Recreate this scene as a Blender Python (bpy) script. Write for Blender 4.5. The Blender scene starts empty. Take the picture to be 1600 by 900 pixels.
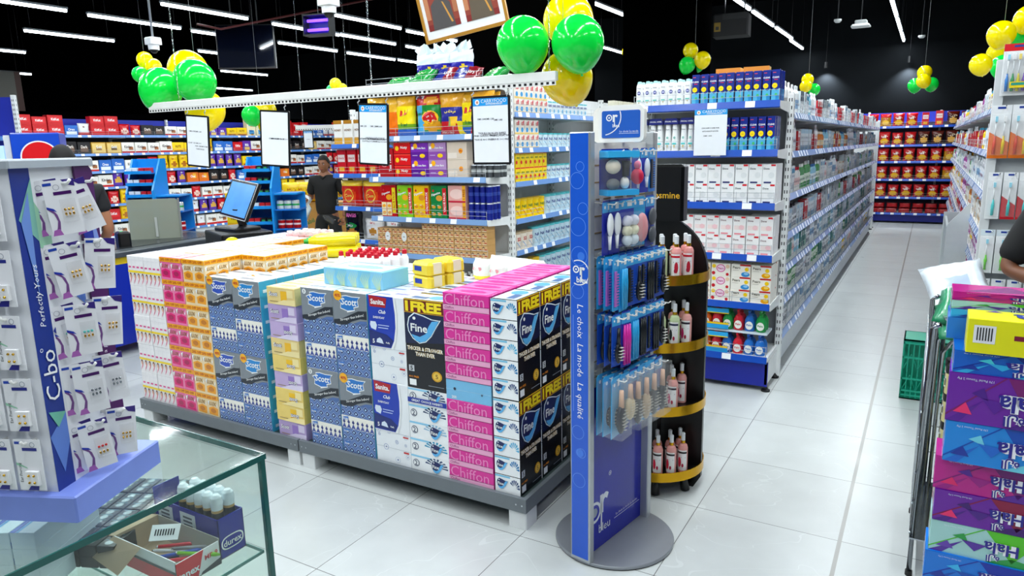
import bpy, math, random
from mathutils import Vector, Matrix
random.seed(7)
D = bpy.data; S = bpy.context.scene; COL = S.collection
R = math.radians

# ---------------------------------------------------------------- camera
cam = D.cameras.new('camera'); cam.sensor_width = 36; cam.lens = 36*1103.4/1600; cam.clip_start = .02; cam.clip_end = 100
cob = D.objects.new('camera', cam); COL.objects.link(cob)
_y, _p, _r = -.532126, .198006, .0210698
_f = Vector((math.sin(_y)*math.cos(_p), math.cos(_y)*math.cos(_p), -math.sin(_p)))
_x = Vector((math.cos(_y), -math.sin(_y), 0)); _d = _f.cross(_x)
_c, _s = math.cos(_r), math.sin(_r)
_x2 = _c*_x+_s*_d; _d2 = -_s*_x+_c*_d
_m = Matrix((_x2, -_d2, -_f)).transposed().to_4x4(); _m.translation = (0, 0, 1.65)
cob.matrix_world = _m; S.camera = cob
# ---------------------------------------------------------------- world, exposure
W = D.worlds.new('world'); W.use_nodes = True; S.world = W
W.node_tree.nodes['Background'].inputs[0].default_value = (.75, .87, 1, 1); W.node_tree.nodes['Background'].inputs[1].default_value = .12
S.view_settings.view_transform = 'Standard'; S.view_settings.look = 'None'; S.view_settings.gamma = 1; S.view_settings.use_curve_mapping = False
S.view_settings.exposure = EXPOSURE = 0.0
LAMP_W = 25      # watts of each tube lamp
TUBE_E = 14      # emission of the visible tube glass
S.cycles.use_denoising = True; S.cycles.max_bounces = 6; S.cycles.transparent_max_bounces = 12
S.cycles.sample_clamp_indirect = 6

# ---------------------------------------------------------------- materials
def lin(h):
    h = h.lstrip('#'); o = []
    for i in (0, 2, 4):
        c = int(h[i:i+2], 16)/255; o.append(c/12.92 if c <= .04045 else ((c+.055)/1.055)**2.4)
    return o
MC = {}
def M(h, r=.45, m=0, e=0, var=.06, sc=18, tr=0, spec=.5, ss=0):
    k = (h, r, m, e, var, sc, tr, spec, ss)
    if k in MC: return MC[k]
    t = D.materials.new('paint_'+h.strip('#')); t.use_nodes = True; nt = t.node_tree; b = nt.nodes['Principled BSDF']
    c = lin(h); b.inputs['Roughness'].default_value = r; b.inputs['Metallic'].default_value = m
    if var:
        n = nt.nodes.new('ShaderNodeTexNoise'); n.inputs['Scale'].default_value = sc; n.inputs['Detail'].default_value = 2
        tc = nt.nodes.new('ShaderNodeTexCoord'); nt.links.new(tc.outputs['Object'], n.inputs['Vector'])
        mx = nt.nodes.new('ShaderNodeMix'); mx.data_type = 'RGBA'
        mx.inputs[6].default_value = [x*(1-var) for x in c]+[1]; mx.inputs[7].default_value = [min(1, x*(1+var)) for x in c]+[1]
        nt.links.new(n.outputs['Fac'], mx.inputs[0]); nt.links.new(mx.outputs[2], b.inputs['Base Color'])
    else: b.inputs['Base Color'].default_value = c+[1]
    if e: b.inputs['Emission Color'].default_value = c+[1]; b.inputs['Emission Strength'].default_value = e
    b.inputs['Specular IOR Level'].default_value = spec
    if ss: b.inputs['Subsurface Weight'].default_value = ss; b.inputs['Subsurface Radius'].default_value = (1, 1, 1); b.inputs['Subsurface Scale'].default_value = .12
    if tr: b.inputs['Transmission Weight'].default_value = tr
    MC[k] = t; return t
def clear(name, h, a, rough=.05, k=1.45):
    """see-through sheet: tinted transparency with fresnel gloss"""
    t = D.materials.new(name); t.use_nodes = True; nt = t.node_tree; nt.nodes.clear()
    o = nt.nodes.new('ShaderNodeOutputMaterial'); x = nt.nodes.new('ShaderNodeMixShader'); f = nt.nodes.new('ShaderNodeMath'); f.operation = 'MULTIPLY_ADD'; f.inputs[1].default_value = .4; f.inputs[2].default_value = .03; lw = nt.nodes.new('ShaderNodeLayerWeight'); lw.inputs[0].default_value = .5; pw = nt.nodes.new('ShaderNodeMath'); pw.operation = 'POWER'; pw.inputs[1].default_value = 4; nt.links.new(lw.outputs['Facing'], pw.inputs[0]); nt.links.new(pw.outputs[0], f.inputs[0])
    x2 = nt.nodes.new('ShaderNodeMixShader'); x2.inputs[0].default_value = a
    tr = nt.nodes.new('ShaderNodeBsdfTransparent'); df = nt.nodes.new('ShaderNodeBsdfDiffuse'); g = nt.nodes.new('ShaderNodeBsdfGlossy')
    df.inputs[0].default_value = lin(h)+[1]; tr.inputs[0].default_value = [.5+.5*q for q in lin(h)]+[1]; g.inputs['Roughness'].default_value = rough
    L = nt.links.new
    L(tr.outputs[0], x2.inputs[1]); L(df.outputs[0], x2.inputs[2]); L(f.outputs[0], x.inputs[0]); L(x2.outputs[0], x.inputs[1]); L(g.outputs[0], x.inputs[2]); L(x.outputs[0], o.inputs[0])
    return t
GLASS = clear('clear_glass', 'ECF6F2', .02); FROST = clear('smoky_acrylic', 'A9AFA0', .72, .2); WRAP = clear('plastic_wrap', 'FFFFFF', .12, .15); CLR = clear('clear_plastic', 'FFFFFF', .05, .1)
WHITE = M('F2F4F4', .4); OFFW = M('E4E6E4', .5); BLACK = M('060608', .35, var=0); DARK = M('15171A', .5); CHROME = M('C9CED2', .16, 1, var=0); GREY = M('7B8386', .5)
GOLD = M('D9A520', .22, .9, var=.2, sc=6); STEEL = M('A9AEB4', .35, .7); NAVY = M('10207A', .4); BLUE = M('1550C8', .35); RED = M('D01018', .35); YEL = M('FFD400', .4)

# ---------------------------------------------------------------- mesh builder
TXT = {}
def glyphs(s, bold=0., sp=1.):
    k = (s, bold, sp)
    if k not in TXT:
        c = D.curves.new('t', 'FONT'); c.body = s; c.resolution_u = 1 if len(s) > 9 else 2; c.offset = bold; c.space_character = sp; c.fill_mode = 'FRONT'
        o = D.objects.new('t', c); me = D.meshes.new_from_object(o)
        v = [(p.co.x, p.co.y) for p in me.vertices]; f = [tuple(q.vertices) for q in me.polygons]
        D.objects.remove(o); D.curves.remove(c); D.meshes.remove(me)
        if not v: v = [(0, 0), (1, 0), (1, 1)]; f = []
        x0 = min(p[0] for p in v); x1 = max(p[0] for p in v); y0 = min(p[1] for p in v); y1 = max(p[1] for p in v)
        TXT[k] = ([(a-(x0+x1)/2, b-(y0+y1)/2) for a, b in v], f, x1-x0, y1-y0)
    return TXT[k]
class MB:
    def __init__(s): s.v = []; s.f = []; s.mi = []; s.ms = []; s.sm = []; s.T = None
    def slot(s, m):
        if m not in s.ms: s.ms.append(m)
        return s.ms.index(m)
    def add(s, vs, fs, m, smooth=False):
        b = len(s.v)
        s.v += [tuple(s.T @ Vector(p)) for p in vs] if s.T else [tuple(p) for p in vs]
        k = s.slot(m)
        for f in fs: s.f.append(tuple(b+i for i in f)); s.mi.append(k); s.sm.append(smooth)
        return s
    def box(s, x0, y0, z0, x1, y1, z1, m, top=None):
        vs = [(x0, y0, z0), (x1, y0, z0), (x1, y1, z0), (x0, y1, z0), (x0, y0, z1), (x1, y0, z1), (x1, y1, z1), (x0, y1, z1)]
        s.add(vs, [(0, 3, 2, 1), (0, 1, 5, 4), (1, 2, 6, 5), (2, 3, 7, 6), (3, 0, 4, 7)], m); s.add(vs, [(4, 5, 6, 7)], top or m); return s
    def bbox(s, x0, y0, z0, x1, y1, z1, m, b=.004):
        """box with chamfered vertical and top edges"""
        a = [(x0+b, y0), (x1-b, y0), (x1, y0+b), (x1, y1-b), (x1-b, y1), (x0+b, y1), (x0, y1-b), (x0, y0+b)]
        c = [(x0+b, y0+b), (x1-b, y0+b), (x1-b, y0+b), (x1-b, y1-b), (x1-b, y1-b), (x0+b, y1-b), (x0+b, y1-b), (x0+b, y0+b)]
        vs = [(x, y, z0) for x, y in a]+[(x, y, z1-b) for x, y in a]+[(x, y, z1) for x, y in c]
        fs = [tuple(reversed(range(8)))]+[(i, (i+1) % 8, 8+(i+1) % 8, 8+i) for i in range(8)]+[(8+i, 8+(i+1) % 8, 16+(i+1) % 8, 16+i) for i in range(8)]+[(16, 18, 20, 22)]
        return s.add(vs, fs, m)
    def prism(s, pts, z0, z1, m, side=None):
        n = len(pts); vs = [(x, y, z0) for x, y in pts]+[(x, y, z1) for x, y in pts]
        s.add(vs, [tuple(reversed(range(n))), tuple(range(n, 2*n))], m); s.add(vs, [(i, (i+1) % n, n+(i+1) % n, n+i) for i in range(n)], side or m); return s
    def plate(s, pts, y0, y1, m, side=None):
        """outline in x,z extruded along y"""
        n = len(pts); vs = [(x, y0, z) for x, z in pts]+[(x, y1, z) for x, z in pts]
        s.add(vs, [tuple(range(n)), tuple(reversed(range(n, 2*n)))], m); s.add(vs, [(n+i, n+(i+1) % n, (i+1) % n, i) for i in range(n)], side or m); return s
    def plx(s, pts, x0, x1, m):
        """outline in y,z extruded along x"""
        n = len(pts); vs = [(x0, y, z) for y, z in pts]+[(x1, y, z) for y, z in pts]
        return s.add(vs, [tuple(range(n)), tuple(reversed(range(n, 2*n)))]+[(n+i, n+(i+1) % n, (i+1) % n, i) for i in range(n)], m)
    def lathe(s, prof, n=12, cx=0, cy=0, sx=1, sy=1, z=0):
        """prof: (radius, z, material of the band below this ring)"""
        for k in range(1, len(prof)):
            r0, z0 = prof[k-1][:2]; r1, z1, m = prof[k]
            vs = [(cx+r*sx*math.cos(2*math.pi*i/n), cy+r*sy*math.sin(2*math.pi*i/n), z+h) for r, h in ((r0, z0), (r1, z1)) for i in range(n)]
            s.add(vs, [(i, (i+1) % n, n+(i+1) % n, n+i) for i in range(n)], m, abs(z1-z0) > abs(r1-r0)*.3)
        return s
    def tube(s, path, r, m, n=6, cap=True):
        P = [Vector(p) for p in path]; vs = []; fs = []
        for i, p in enumerate(P):
            t = (P[min(i+1, len(P)-1)]-P[max(i-1, 0)]).normalized(); a = t.cross(Vector((0, 0, 1)))
            if a.length < .02: a = t.cross(Vector((1, 0, 0)))
            a.normalize(); b = t.cross(a); rr = r[i] if isinstance(r, (list, tuple)) else r
            vs += [p+(a*math.cos(2*math.pi*k/n)+b*math.sin(2*math.pi*k/n))*rr for k in range(n)]
        for i in range(len(P)-1):
            fs += [(i*n+k, (i+1)*n+k, (i+1)*n+(k+1) % n, i*n+(k+1) % n) for k in range(n)]
        if cap: fs += [tuple(range(n)), tuple(reversed(range((len(P)-1)*n, len(P)*n)))]
        return s.add(vs, fs, m, True)
    def ball(s, c, rx, ry, rz, m, n=16, k=10):
        vs = [(c[0]+rx*math.sin(math.pi*j/k)*math.cos(2*math.pi*i/n), c[1]+ry*math.sin(math.pi*j/k)*math.sin(2*math.pi*i/n), c[2]+rz*math.cos(math.pi*j/k)) for j in range(k+1) for i in range(n)]
        return s.add(vs, [(j*n+i, (j+1)*n+i, (j+1)*n+(i+1) % n, j*n+(i+1) % n) for j in range(k) for i in range(n)], m, True)
    def mesh(s, name):
        me = D.meshes.new(name); me.from_pydata(s.v, [], s.f)
        for m in s.ms: me.materials.append(m)
        me.polygons.foreach_set('material_index', s.mi); me.polygons.foreach_set('use_smooth', s.sm); me.update(); return me
    def build(s, name, parent=None, **k): return put(name, s.mesh(name), parent=parent, **k)
class Art:
    """flat print on one face; u,v run 0..1 over w x h metres"""
    def __init__(s, mb, w, h, fr): s.mb = mb; s.w = w; s.h = h; s.fr = fr
    def poly(s, pts, m, l=1): s.mb.add([s.fr(u, v, l) for u, v in pts], [tuple(range(len(pts)))], m); return s
    def rect(s, a, b, c, d, m, l=1): return s.poly([(a, b), (c, b), (c, d), (a, d)], m, l)
    def ell(s, cu, cv, ru, rv, m, l=1, n=14): return s.poly([(cu+ru*math.cos(2*math.pi*i/n), cv+rv*math.sin(2*math.pi*i/n)) for i in range(n)], m, l)
    def circ(s, cu, cv, r, m, l=1, n=14): return s.ell(cu, cv, r/s.w, r/s.h, m, l, n)
    def ring(s, cu, cv, r, t, m, l=1, n=24):
        q = [(cu+(r-dr)*math.cos(2*math.pi*i/n)/s.w, cv+(r-dr)*math.sin(2*math.pi*i/n)/s.h) for dr in (0, t) for i in range(n)]
        s.mb.add([s.fr(u, v, l) for u, v in q], [(i, (i+1) % n, n+(i+1) % n, n+i) for i in range(n)], m); return s
    def text(s, t, cu, cv, wm, hm, m, l=2, rot=0, bold=.02, shear=0., sp=1., fit=True):
        """t centred on (cu,cv); at most wm x hm of the face"""
        v, f, tw, th = glyphs(t, bold, sp); W_, H_ = (wm*s.w, hm*s.h) if abs(rot) % 180 < 45 else (hm*s.h, wm*s.w)
        kx = W_/tw; ky = H_/th
        if fit: kx = ky = min(kx, ky)
        c, n = math.cos(R(rot)), math.sin(R(rot)); q = []
        for x, y in v:
            x = x*kx+shear*y*ky; y = y*ky; q.append(s.fr(cu+(x*c-y*n)/s.w, cv+(x*n+y*c)/s.h, l))
        s.mb.add(q, f, m); return s
EPS = .0007
def front(mb, w, h, y=0, x=0, z=0, eps=EPS): return Art(mb, w, h, lambda u, v, l: (x-w/2+u*w, y-eps*l, z+v*h))
def sideL(mb, w, d, h, z=0, eps=EPS): return Art(mb, d, h, lambda u, v, l: (-w/2-eps*l, d*(1-u), z+v*h))
def sideR(mb, w, d, h, z=0, eps=EPS): return Art(mb, d, h, lambda u, v, l: (w/2+eps*l, d*u, z+v*h))
def topA(mb, w, d, h, eps=EPS): return Art(mb, w, d, lambda u, v, l: (-w/2+u*w, v*d, h+eps*l))

def put(name, data, loc=(0, 0, 0), rz=0, label=None, cat=None, group=None, kind=None, parent=None, rot=None, scale=None):
    o = D.objects.new(name, data); COL.objects.link(o)
    o.location = loc; o.rotation_euler = rot or (0, 0, rz)
    if scale: o.scale = (scale,)*3 if isinstance(scale, (int, float)) else scale
    if parent: o.parent = parent
    if label: o['label'] = label
    if cat: o['category'] = cat
    if group: o['group'] = group
    if kind: o['kind'] = kind
    return o
def copy_tree(o, parent=None):
    c = o.copy(); COL.objects.link(c); c.parent = parent
    for ch in list(o.children): copy_tree(ch, c)
    return c
ON = 'first second third fourth fifth sixth seventh eighth ninth tenth'.split()
def nth(i):
    if i < 10: return ON[i]
    n = i+1; return '%d%s' % (n, 'th' if 10 < n % 100 < 20 else {1: 'st', 2: 'nd', 3: 'rd'}.get(n % 10, 'th'))
class Fr:
    def __init__(s, x, y, rz=0, z=0): s.x = x; s.y = y; s.r = rz; s.c = math.cos(rz); s.s = math.sin(rz); s.z = z
    def pt(s, a, b, z=0): return (s.x+a*s.c-b*s.s, s.y+a*s.s+b*s.c, z+s.z)

# ---------------------------------------------------------------- the room
def floor_mat():
    t = D.materials.new('floor_tiles'); t.use_nodes = True; nt = t.node_tree; b = nt.nodes['Principled BSDF']; N = nt.nodes.new; L = nt.links.new
    g = N('ShaderNodeNewGeometry'); sp = N('ShaderNodeSeparateXYZ'); L(g.outputs['Position'], sp.inputs[0])
    def ma(op, a, b_=None, c=None):
        n = N('ShaderNodeMath'); n.operation = op
        for i, q in enumerate((a, b_, c)):
            if q is None: continue
            if isinstance(q, (int, float)): n.inputs[i].default_value = q
            else: L(q, n.inputs[i])
        return n.outputs[0]
    x, y = sp.outputs[0], sp.outputs[1]
    dx = ma('PINGPONG', ma('ADD', x, 60.2), .3); dy = ma('PINGPONG', ma('ADD', y, 60.0), .3)
    line = ma('MAXIMUM', ma('LESS_THAN', dx, .0016), ma('LESS_THAN', dy, .0016)); thick = ma('LESS_THAN', ma('ABSOLUTE', ma('ADD', x, .2)), .008)
    wn = N('ShaderNodeTexWhiteNoise'); wn.noise_dimensions = '2D'; cb = N('ShaderNodeCombineXYZ')
    L(ma('FLOOR', ma('DIVIDE', ma('ADD', x, 60.2), .6)), cb.inputs[0]); L(ma('FLOOR', ma('DIVIDE', ma('ADD', y, 60.), .6)), cb.inputs[1]); L(cb.outputs[0], wn.inputs[0])
    n1 = N('ShaderNodeTexNoise'); n1.inputs['Scale'].default_value = 5; n1.inputs['Detail'].default_value = 6; L(g.outputs['Position'], n1.inputs['Vector'])
    n2 = N('ShaderNodeTexNoise'); n2.inputs['Scale'].default_value = 1.7; n2.inputs['Detail'].default_value = 3; n2.inputs['Distortion'].default_value = 1.2; L(g.outputs['Position'], n2.inputs['Vector'])
    vein = ma('LESS_THAN', ma('ABSOLUTE', ma('SUBTRACT', n2.outputs['Fac'], .5)), .0022)
    v = ma('MULTIPLY_ADD', n1.outputs['Fac'], .14, ma('MULTIPLY_ADD', wn.outputs['Value'], .05, ma('MULTIPLY_ADD', vein, .06, .49)))
    def mix(f, a, c):
        m = N('ShaderNodeMix'); m.data_type = 'RGBA'; L(f, m.inputs[0])
        for i, q in ((6, a), (7, c)):
            if isinstance(q, tuple): m.inputs[i].default_value = q
            else: L(q, m.inputs[i])
        return m.outputs[2]
    cc = N('ShaderNodeCombineColor'); L(ma('MULTIPLY', v, .955), cc.inputs[0]); L(v, cc.inputs[1]); L(ma('MULTIPLY', v, .985), cc.inputs[2])
    c = mix(line, cc.outputs[0], (.10, .10, .10, 1)); c = mix(thick, c, (.30, .29, .27, 1)); L(c, b.inputs['Base Color'])
    L(ma('MULTIPLY_ADD', n1.outputs['Fac'], .15, .24), b.inputs['Roughness'])
    return t
def struct(name, x0, y0, z0, x1, y1, z1, m): return MB().box(x0, y0, z0, x1, y1, z1, m).build(name, kind='structure')
struct('floor', -20, -3, -.1, 3, 17, 0, floor_mat())
CEIL = M('020203', .95, var=0, spec=0); WBLK = M('141618', .95, var=.2, sc=2, spec=.0)
struct('ceiling', -20, -3, 4.6, 3, 17, 4.7, CEIL)
struct('wall_back', -20, 16.6, 0, 3, 16.7, 4.6, WBLK)
struct('wall_left', -20.1, -3, 0, -20, 17, 4.6, CEIL)
struct('wall_right', 3, -3, 0, 3.1, 17, 4.6, CEIL)
struct('wall_candy', -13.75, 5.2, 0, -13.6, 13.8, 2.42, M('020203', .9, spec=0))
struct('pillar_dark', -3.95, 6.15, 0, -3.38, 7.7, 4.6, M('030303', 1, var=0, spec=0))
struct('pillar_grey', -3.68, 9.3, 0, -2.72, 10.1, 4.6, M('020202', 1, var=0, spec=0))
struct('pillar_right', 1.55, 4.6, 0, 2.2, 5.2, 4.6, M('4A4C48', .7))

# ---------------------------------------------------------------- tube lamps
def tube_lamp(x, y0, y1, z=3.5, label=''):
    t = put('tube_light', None, (x, (y0+y1)/2, z), label=label, cat='ceiling light', group='tube lights under the black ceiling')
    h = (y1-y0)/2
    b = MB(); b.box(-.03, -h, .035, .03, h, .06, M('9DA3A8', .4)); b.build('housing', t)
    b = MB(); b.tube([(0, -h+.01, .018), (0, h-.01, .018)], .02, M('EAF6FF', .3, e=TUBE_E, var=0), 8); b.build('tube', t)
    for q in (-h+.1, h-.1): b = MB(); b.tube([(0, q, .06), (0, q, 4.6-z)], .003, DARK, 4); b.build('hanger', t)
    l = D.lights.new('tube_lamp', 'AREA'); l.shape = 'RECTANGLE'; l.size = .05; l.size_y = 2*h-.04; l.energy = LAMP_W*(2*h/1.4); l.color = (.90, .97, 1.0)
    o = D.objects.new('tube_lamp', l); COL.objects.link(o); o.location = (x, (y0+y1)/2, z-.012)
TUBES = [(-8.62, 5.99, 7.34), (-10.06, 5.87, 7.28), (-9.98, 4.2, 5.56), (-10.13, 7.51, 8.78), (-14.5, 5.9, 7.23), (-18.2, 7.8, 9.13), (-14.5, 11.43, 12.8),
 (-8.66, 7.82, 9.22), (-10.07, 9.19, 10.64), (-7.44, 7.85, 9.33), (-8.61, 9.2, 10.62), (-10.09, 10.94, 12.4), (-7.51, 9.56, 10.99), (-8.63, 10.95, 12.38),
 (-10.05, 12.46, 13.9), (-18.4, 14.2, 15.6), (-7.64, 17.6-1.6, 16.4), (-5.75, 13.3, 14.12), (-5.76, 14.17, 15.06), (-5.75, 8.2, 9.6), (-4.1, 9.0, 10.4),
 (-.65, 11.65, 13.19), (-.65, 13.4, 15.0), (-.65, 15.2, 16.45), (-2.44, 9.98, 11.08), (-2.44, 11.28, 12.85), (-2.44, 13.08, 14.7), (-2.5, 14.9, 16.4)]
SIDE = [(-.65, 9.9, 11.3), (-.65, 8.2, 9.6), (-.65, 6.5, 7.9), (-.65, 4.8, 6.2), (-.65, 3.1, 4.5), (-.65, 1.4, 2.8), (-.65, -.3, 1.1), (-2.44, 6.3, 7.7), (-2.44, 4.6, 6.0), (-2.44, 2.9, 4.3), (-2.44, 1.2, 2.6), (-2.44, -.5, .9),
 (-4.1, 4.6, 6.0), (-4.1, 2.9, 4.3), (-4.1, 1.2, 2.6), (-4.1, -.5, .9), (-5.75, 4.2, 5.6), (-5.75, 2.2, 3.6), (-5.75, .3, 1.7), (-7.4, 4.4, 5.8), (-7.4, 2.2, 3.6), (-10.0, 2.4, 3.8), (-12.0, 6.0, 7.4), (-12, 9, 10.4), (1.2, 3.0, 4.4), (1.2, .8, 2.2), (.9, -1.8, -.4), (-1.6, -2.2, -.8), (1.2, 6, 7.4), (-5.0, -1.8, -.4)]
for x in (-2.03, -.52):  # added spots: imitate the scallops the last tubes throw on the end wall
    t = put('added_wall_spot', None, (x, 16.42, 3.1), label='small dark spot fixture added to light the end wall, %s' % ('over the long gondola' if x < -1 else 'over the tiled aisle'), cat='added light', group='added wall spots')
    b = MB(); b.lathe([(0, .12, DARK), (.03, .12, DARK), (.035, 0, DARK), (.028, 0, DARK)], 14); b.build('housing', t); b = MB(); b.tube([(0, 0, .12), (0, 0, 1.5)], .005, DARK, 4); b.build('rod', t)
    l = D.lights.new('added_spot_lamp', 'SPOT'); l.energy = 190; l.spot_size = R(110); l.spot_blend = .8; l.color = (.85, .93, 1); l.shadow_soft_size = .02; o = D.objects.new('added_spot_lamp', l); COL.objects.link(o); o.location = (x, 16.42, 3.09); o.rotation_euler = (R(12), 0, 0)
rows = {}
for x, a, b in sorted(TUBES+SIDE, key=lambda q: (round(q[0], 0), q[1])):
    r = round(x, 0); rows[r] = rows.get(r, -1)+1
    nm = {-1.: 'above the tiled aisle', -2.: 'between aisle and long gondola', 1.: 'over the toothbrush rack', -3.: 'beside the aisle row near the end wall'}.get(r, 'in the row %s from the aisle' % nth(int(abs(r))-3))
    tube_lamp(x, a, b, 3.5, "white tube light %s, %s along it" % (nm, nth(rows[r])))

# ---------------------------------------------------------------- shelving
WIRE = M('B4B8BC', .5, .2, var=0)
def bay(name, label, fr, nb, bw, d, levels, H, kickc='10207A', railc='2A6BD8', tagc='F4F6F8', guard=True, cat='shelving', backc='D9DBDC', drop=.0, tagstep=.22, slant=.012, top=None, group=None, first=True, last=True, topback=None, basez=None, guardlv=None):
    t = put(name, None, fr.pt(0, 0), fr.r, label=label, cat=cat, group=group)
    Wd = nb*bw; WH = M('E9EBEA', .4); SL = M('2A2C2E', .6, var=0); bk = M(backc, .55)
    b = MB(); b.box(0, d-.02, .1, Wd, d, H, bk)
    if topback: b.box(0, d-.022, topback[0], Wd, d-.0205, H, M(topback[1], .4))
    b.build('back_panel', t)
    for i in range(nb+1):
        x = i*bw
        if (i == 0 and not first) or (i == nb and not last): continue
        b = MB(); e = .02; b.bbox(x-e, d-.075, 0.02, x+e, d-.022, H+.02, WH, .003)
        z = .25
        while z < H:
            for sx in (-.008, .008): b.box(x+sx-.003, d-.0765, z, x+sx+.003, d-.0755, z+.022, SL)
            for sx in (-1, 1): b.box(x+sx*(e+.0006)-.0005, d-.052, z, x+sx*(e+.0006)+.0005, d-.046, z+.022, SL)
            z += .05
        b.build('upright', t)
    RL = M(railc, .25); TG = M(tagc, .5)
    for k, z in enumerate(levels):
        base = k == len(levels)-1
        for i in range(nb):
            x0, x1 = i*bw+.003, (i+1)*bw-.003
            b = MB(); b.box(x0, 0, z-.03, x1, d-.022, z, WH)
            if not base:
                for xx in (x0-.002, x1-.002): b.plx([(0.0, z-.03), (0.02, z-.045), (d-.12, z-.06), (d-.03, z-.13), (d-.022, z-.13), (d-.022, z+.03), (d-.06, z+.01), (.0, z+.002)], xx, xx+.004, WH)
            sh = b.build('shelf', t)
            b = MB(); b.plx([(0, z-.04), (-slant, z-.034), (-.004, z+.008), (0, z+.008)], x0, x1, RL)
            xx = x0+.04+random.random()*.08; n = 0
            sl = lambda q: -.004-(slant-.004)*(1-q)-.0012
            while xx < x1-.07:
                if random.random() < .8:
                    b.add([(xx, sl(.05), z-.032), (xx+.06, sl(.05), z-.032), (xx+.06, sl(.95), z+.006), (xx, sl(.95), z+.006)], [(0, 1, 2, 3)], TG)
                xx += tagstep*(.8+random.random()*.5)
            b.build('price_rail', sh)
            if guard and (guardlv is None or k in guardlv):
                b = MB()
                for h in (.035, .07): b.tube([(x0+.01, .012, z+h), (x1-.01, .012, z+h)], .0016, WIRE, 4)
                for q in range(5):
                    xx = x0+.01+(x1-x0-.02)*q/4; b.tube([(xx, .012, z), (xx, .012, z+.075)], .0016, WIRE, 4)
                b.build('wire_guard', sh)
    zb = (basez or levels[-1])-.04
    b = MB(); b.box(0, .03, .035, Wd, .05, zb, M(kickc, .4)); b.build('kick_plate', t)
    b = MB()
    for x in (0.01, Wd-.01):
        b.box(x-.008, .03, .05, x+.008, d-.02, zb, WH)
        b.lathe([(.03, 0, 0), (.03, .012, BLACK), (.012, .02, BLACK), (.01, .05, BLACK)], 10, x, .05); b.lathe([(.03, 0, 0), (.03, .012, BLACK), (.01, .05, BLACK)], 10, x, d-.06)
    b.build('foot', t)
    return t

# ---------------------------------------------------------------- goods
GD = {}
def reg(key, mesh, w, d, h): mesh.name = 'goods'; GD[key] = (mesh, w, d, h)
def carton(key, w, d, h, base, bands=(), txt=None, tc='FFFFFF', tpos=(.5, .7, .8, .16), dots=(), side=None, rough=.35, trot=0):
    b = MB(); B = M(base, rough); b.bbox(-w/2, 0, 0, w/2, d, h, B, .0015)
    for A in ((front(b, w, h),) + ((sideR(b, w, d, h), sideL(b, w, d, h)) if side else ())):
        for q in bands: A.rect(q[0], q[1], q[2], q[3], M(q[4], rough), 1)
        for q in dots: A.circ(q[0], q[1], q[2], M(q[3], rough), 2)
        if txt: A.text(txt, tpos[0], tpos[1], tpos[2], tpos[3], M(tc, rough), 3, rot=trot)
    reg(key, b.mesh(key), w, d, h)
def bottle(key, r, h, body, cap, lab=None, lc=None, sq=.62, neck=.35, txt=None, dot=None, rough=.25, caph=.14):
    B, C = M(body, rough), M(cap, .3); Lb = M(lab, .4) if lab else B; hh = h*(1-caph)
    b = MB(); b.lathe([(0, 0, B), (r*.92, 0, B), (r, h*.03, B), (r, h*.2, B), (r*1.0, h*.52, Lb), (r*.97, hh*.85, B), (r*neck*1.5, hh*.97, B), (r*neck, hh, B), (r*neck*1.15, hh, C), (r*neck*1.1, h*.985, C), (r*neck*.7, h, C), (0, h, C)], 14, 0, r, 1, sq)
    A = front(b, 2*r, h, y=r-r*sq, eps=.0015)
    if txt: A.text(txt, .5, .37, .9, .1, M(lc or 'FFFFFF', .4), 1)
    if dot: A.circ(.5, .3, r*.55, M(dot, .4), 1)
    reg(key, b.mesh(key), 2*r, 2*r, h)
def bag(key, w, h, t, pick, arts=None, nx=10, nz=14, rough=.22):
    """pillow pouch: pick(u,v) gives the print colour of a cell"""
    def th(u, v):
        a = max(0, 1-abs(2*u-1)**2.6); c = max(0, 1-abs(2*v-1)**5); e = .5+.5*min(1, 9*min(v, 1-v)); return t/2*(a**.55)*(c**.6)*e
    def wv(u, v): return .0035*math.sin(u*31+v*9)+.003*math.sin(v*23-u*7)
    def xx(u, v): return (u-.5)*w*(1-.07*math.sin(math.pi*min(1, max(0, (v-.04)/.92))))
    b = MB()
    fp = lambda u, v, l=0: (xx(u, v), t/2-th(u, v)-wv(u, v)-.0012*l-.0006, v*h)
    for s in (0, 1):
        cells = {}
        for j in range(nz):
            for i in range(nx):
                u0, u1, v0, v1 = i/nx, (i+1)/nx, j/nz, (j+1)/nz; m = pick((u0+u1)/2, (v0+v1)/2); cells.setdefault(m, []).append((u0, v0, u1, v1))
        for m, cs in cells.items():
            vs = []; fs = []
            for (u0, v0, u1, v1) in cs:
                k = len(vs); q = [(u0, v0), (u1, v0), (u1, v1), (u0, v1)]
                vs += [(xx(u, v), t/2+(-1 if s == 0 else 1)*th(u, v)-wv(u, v), v*h) for u, v in q]; fs.append((k, k+1, k+2, k+3) if s == 0 else (k+3, k+2, k+1, k))
            b.add(vs, fs, M(m, rough, var=.1, sc=12), True)
    if arts: arts(Art(b, w, h, fp))
    me = b.mesh(key); reg(key, me, w, t, h)
    import bmesh
    bm = bmesh.new(); bm.from_mesh(me); bmesh.ops.remove_doubles(bm, verts=bm.verts, dist=1e-5); bm.to_mesh(me); bm.free()

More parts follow.
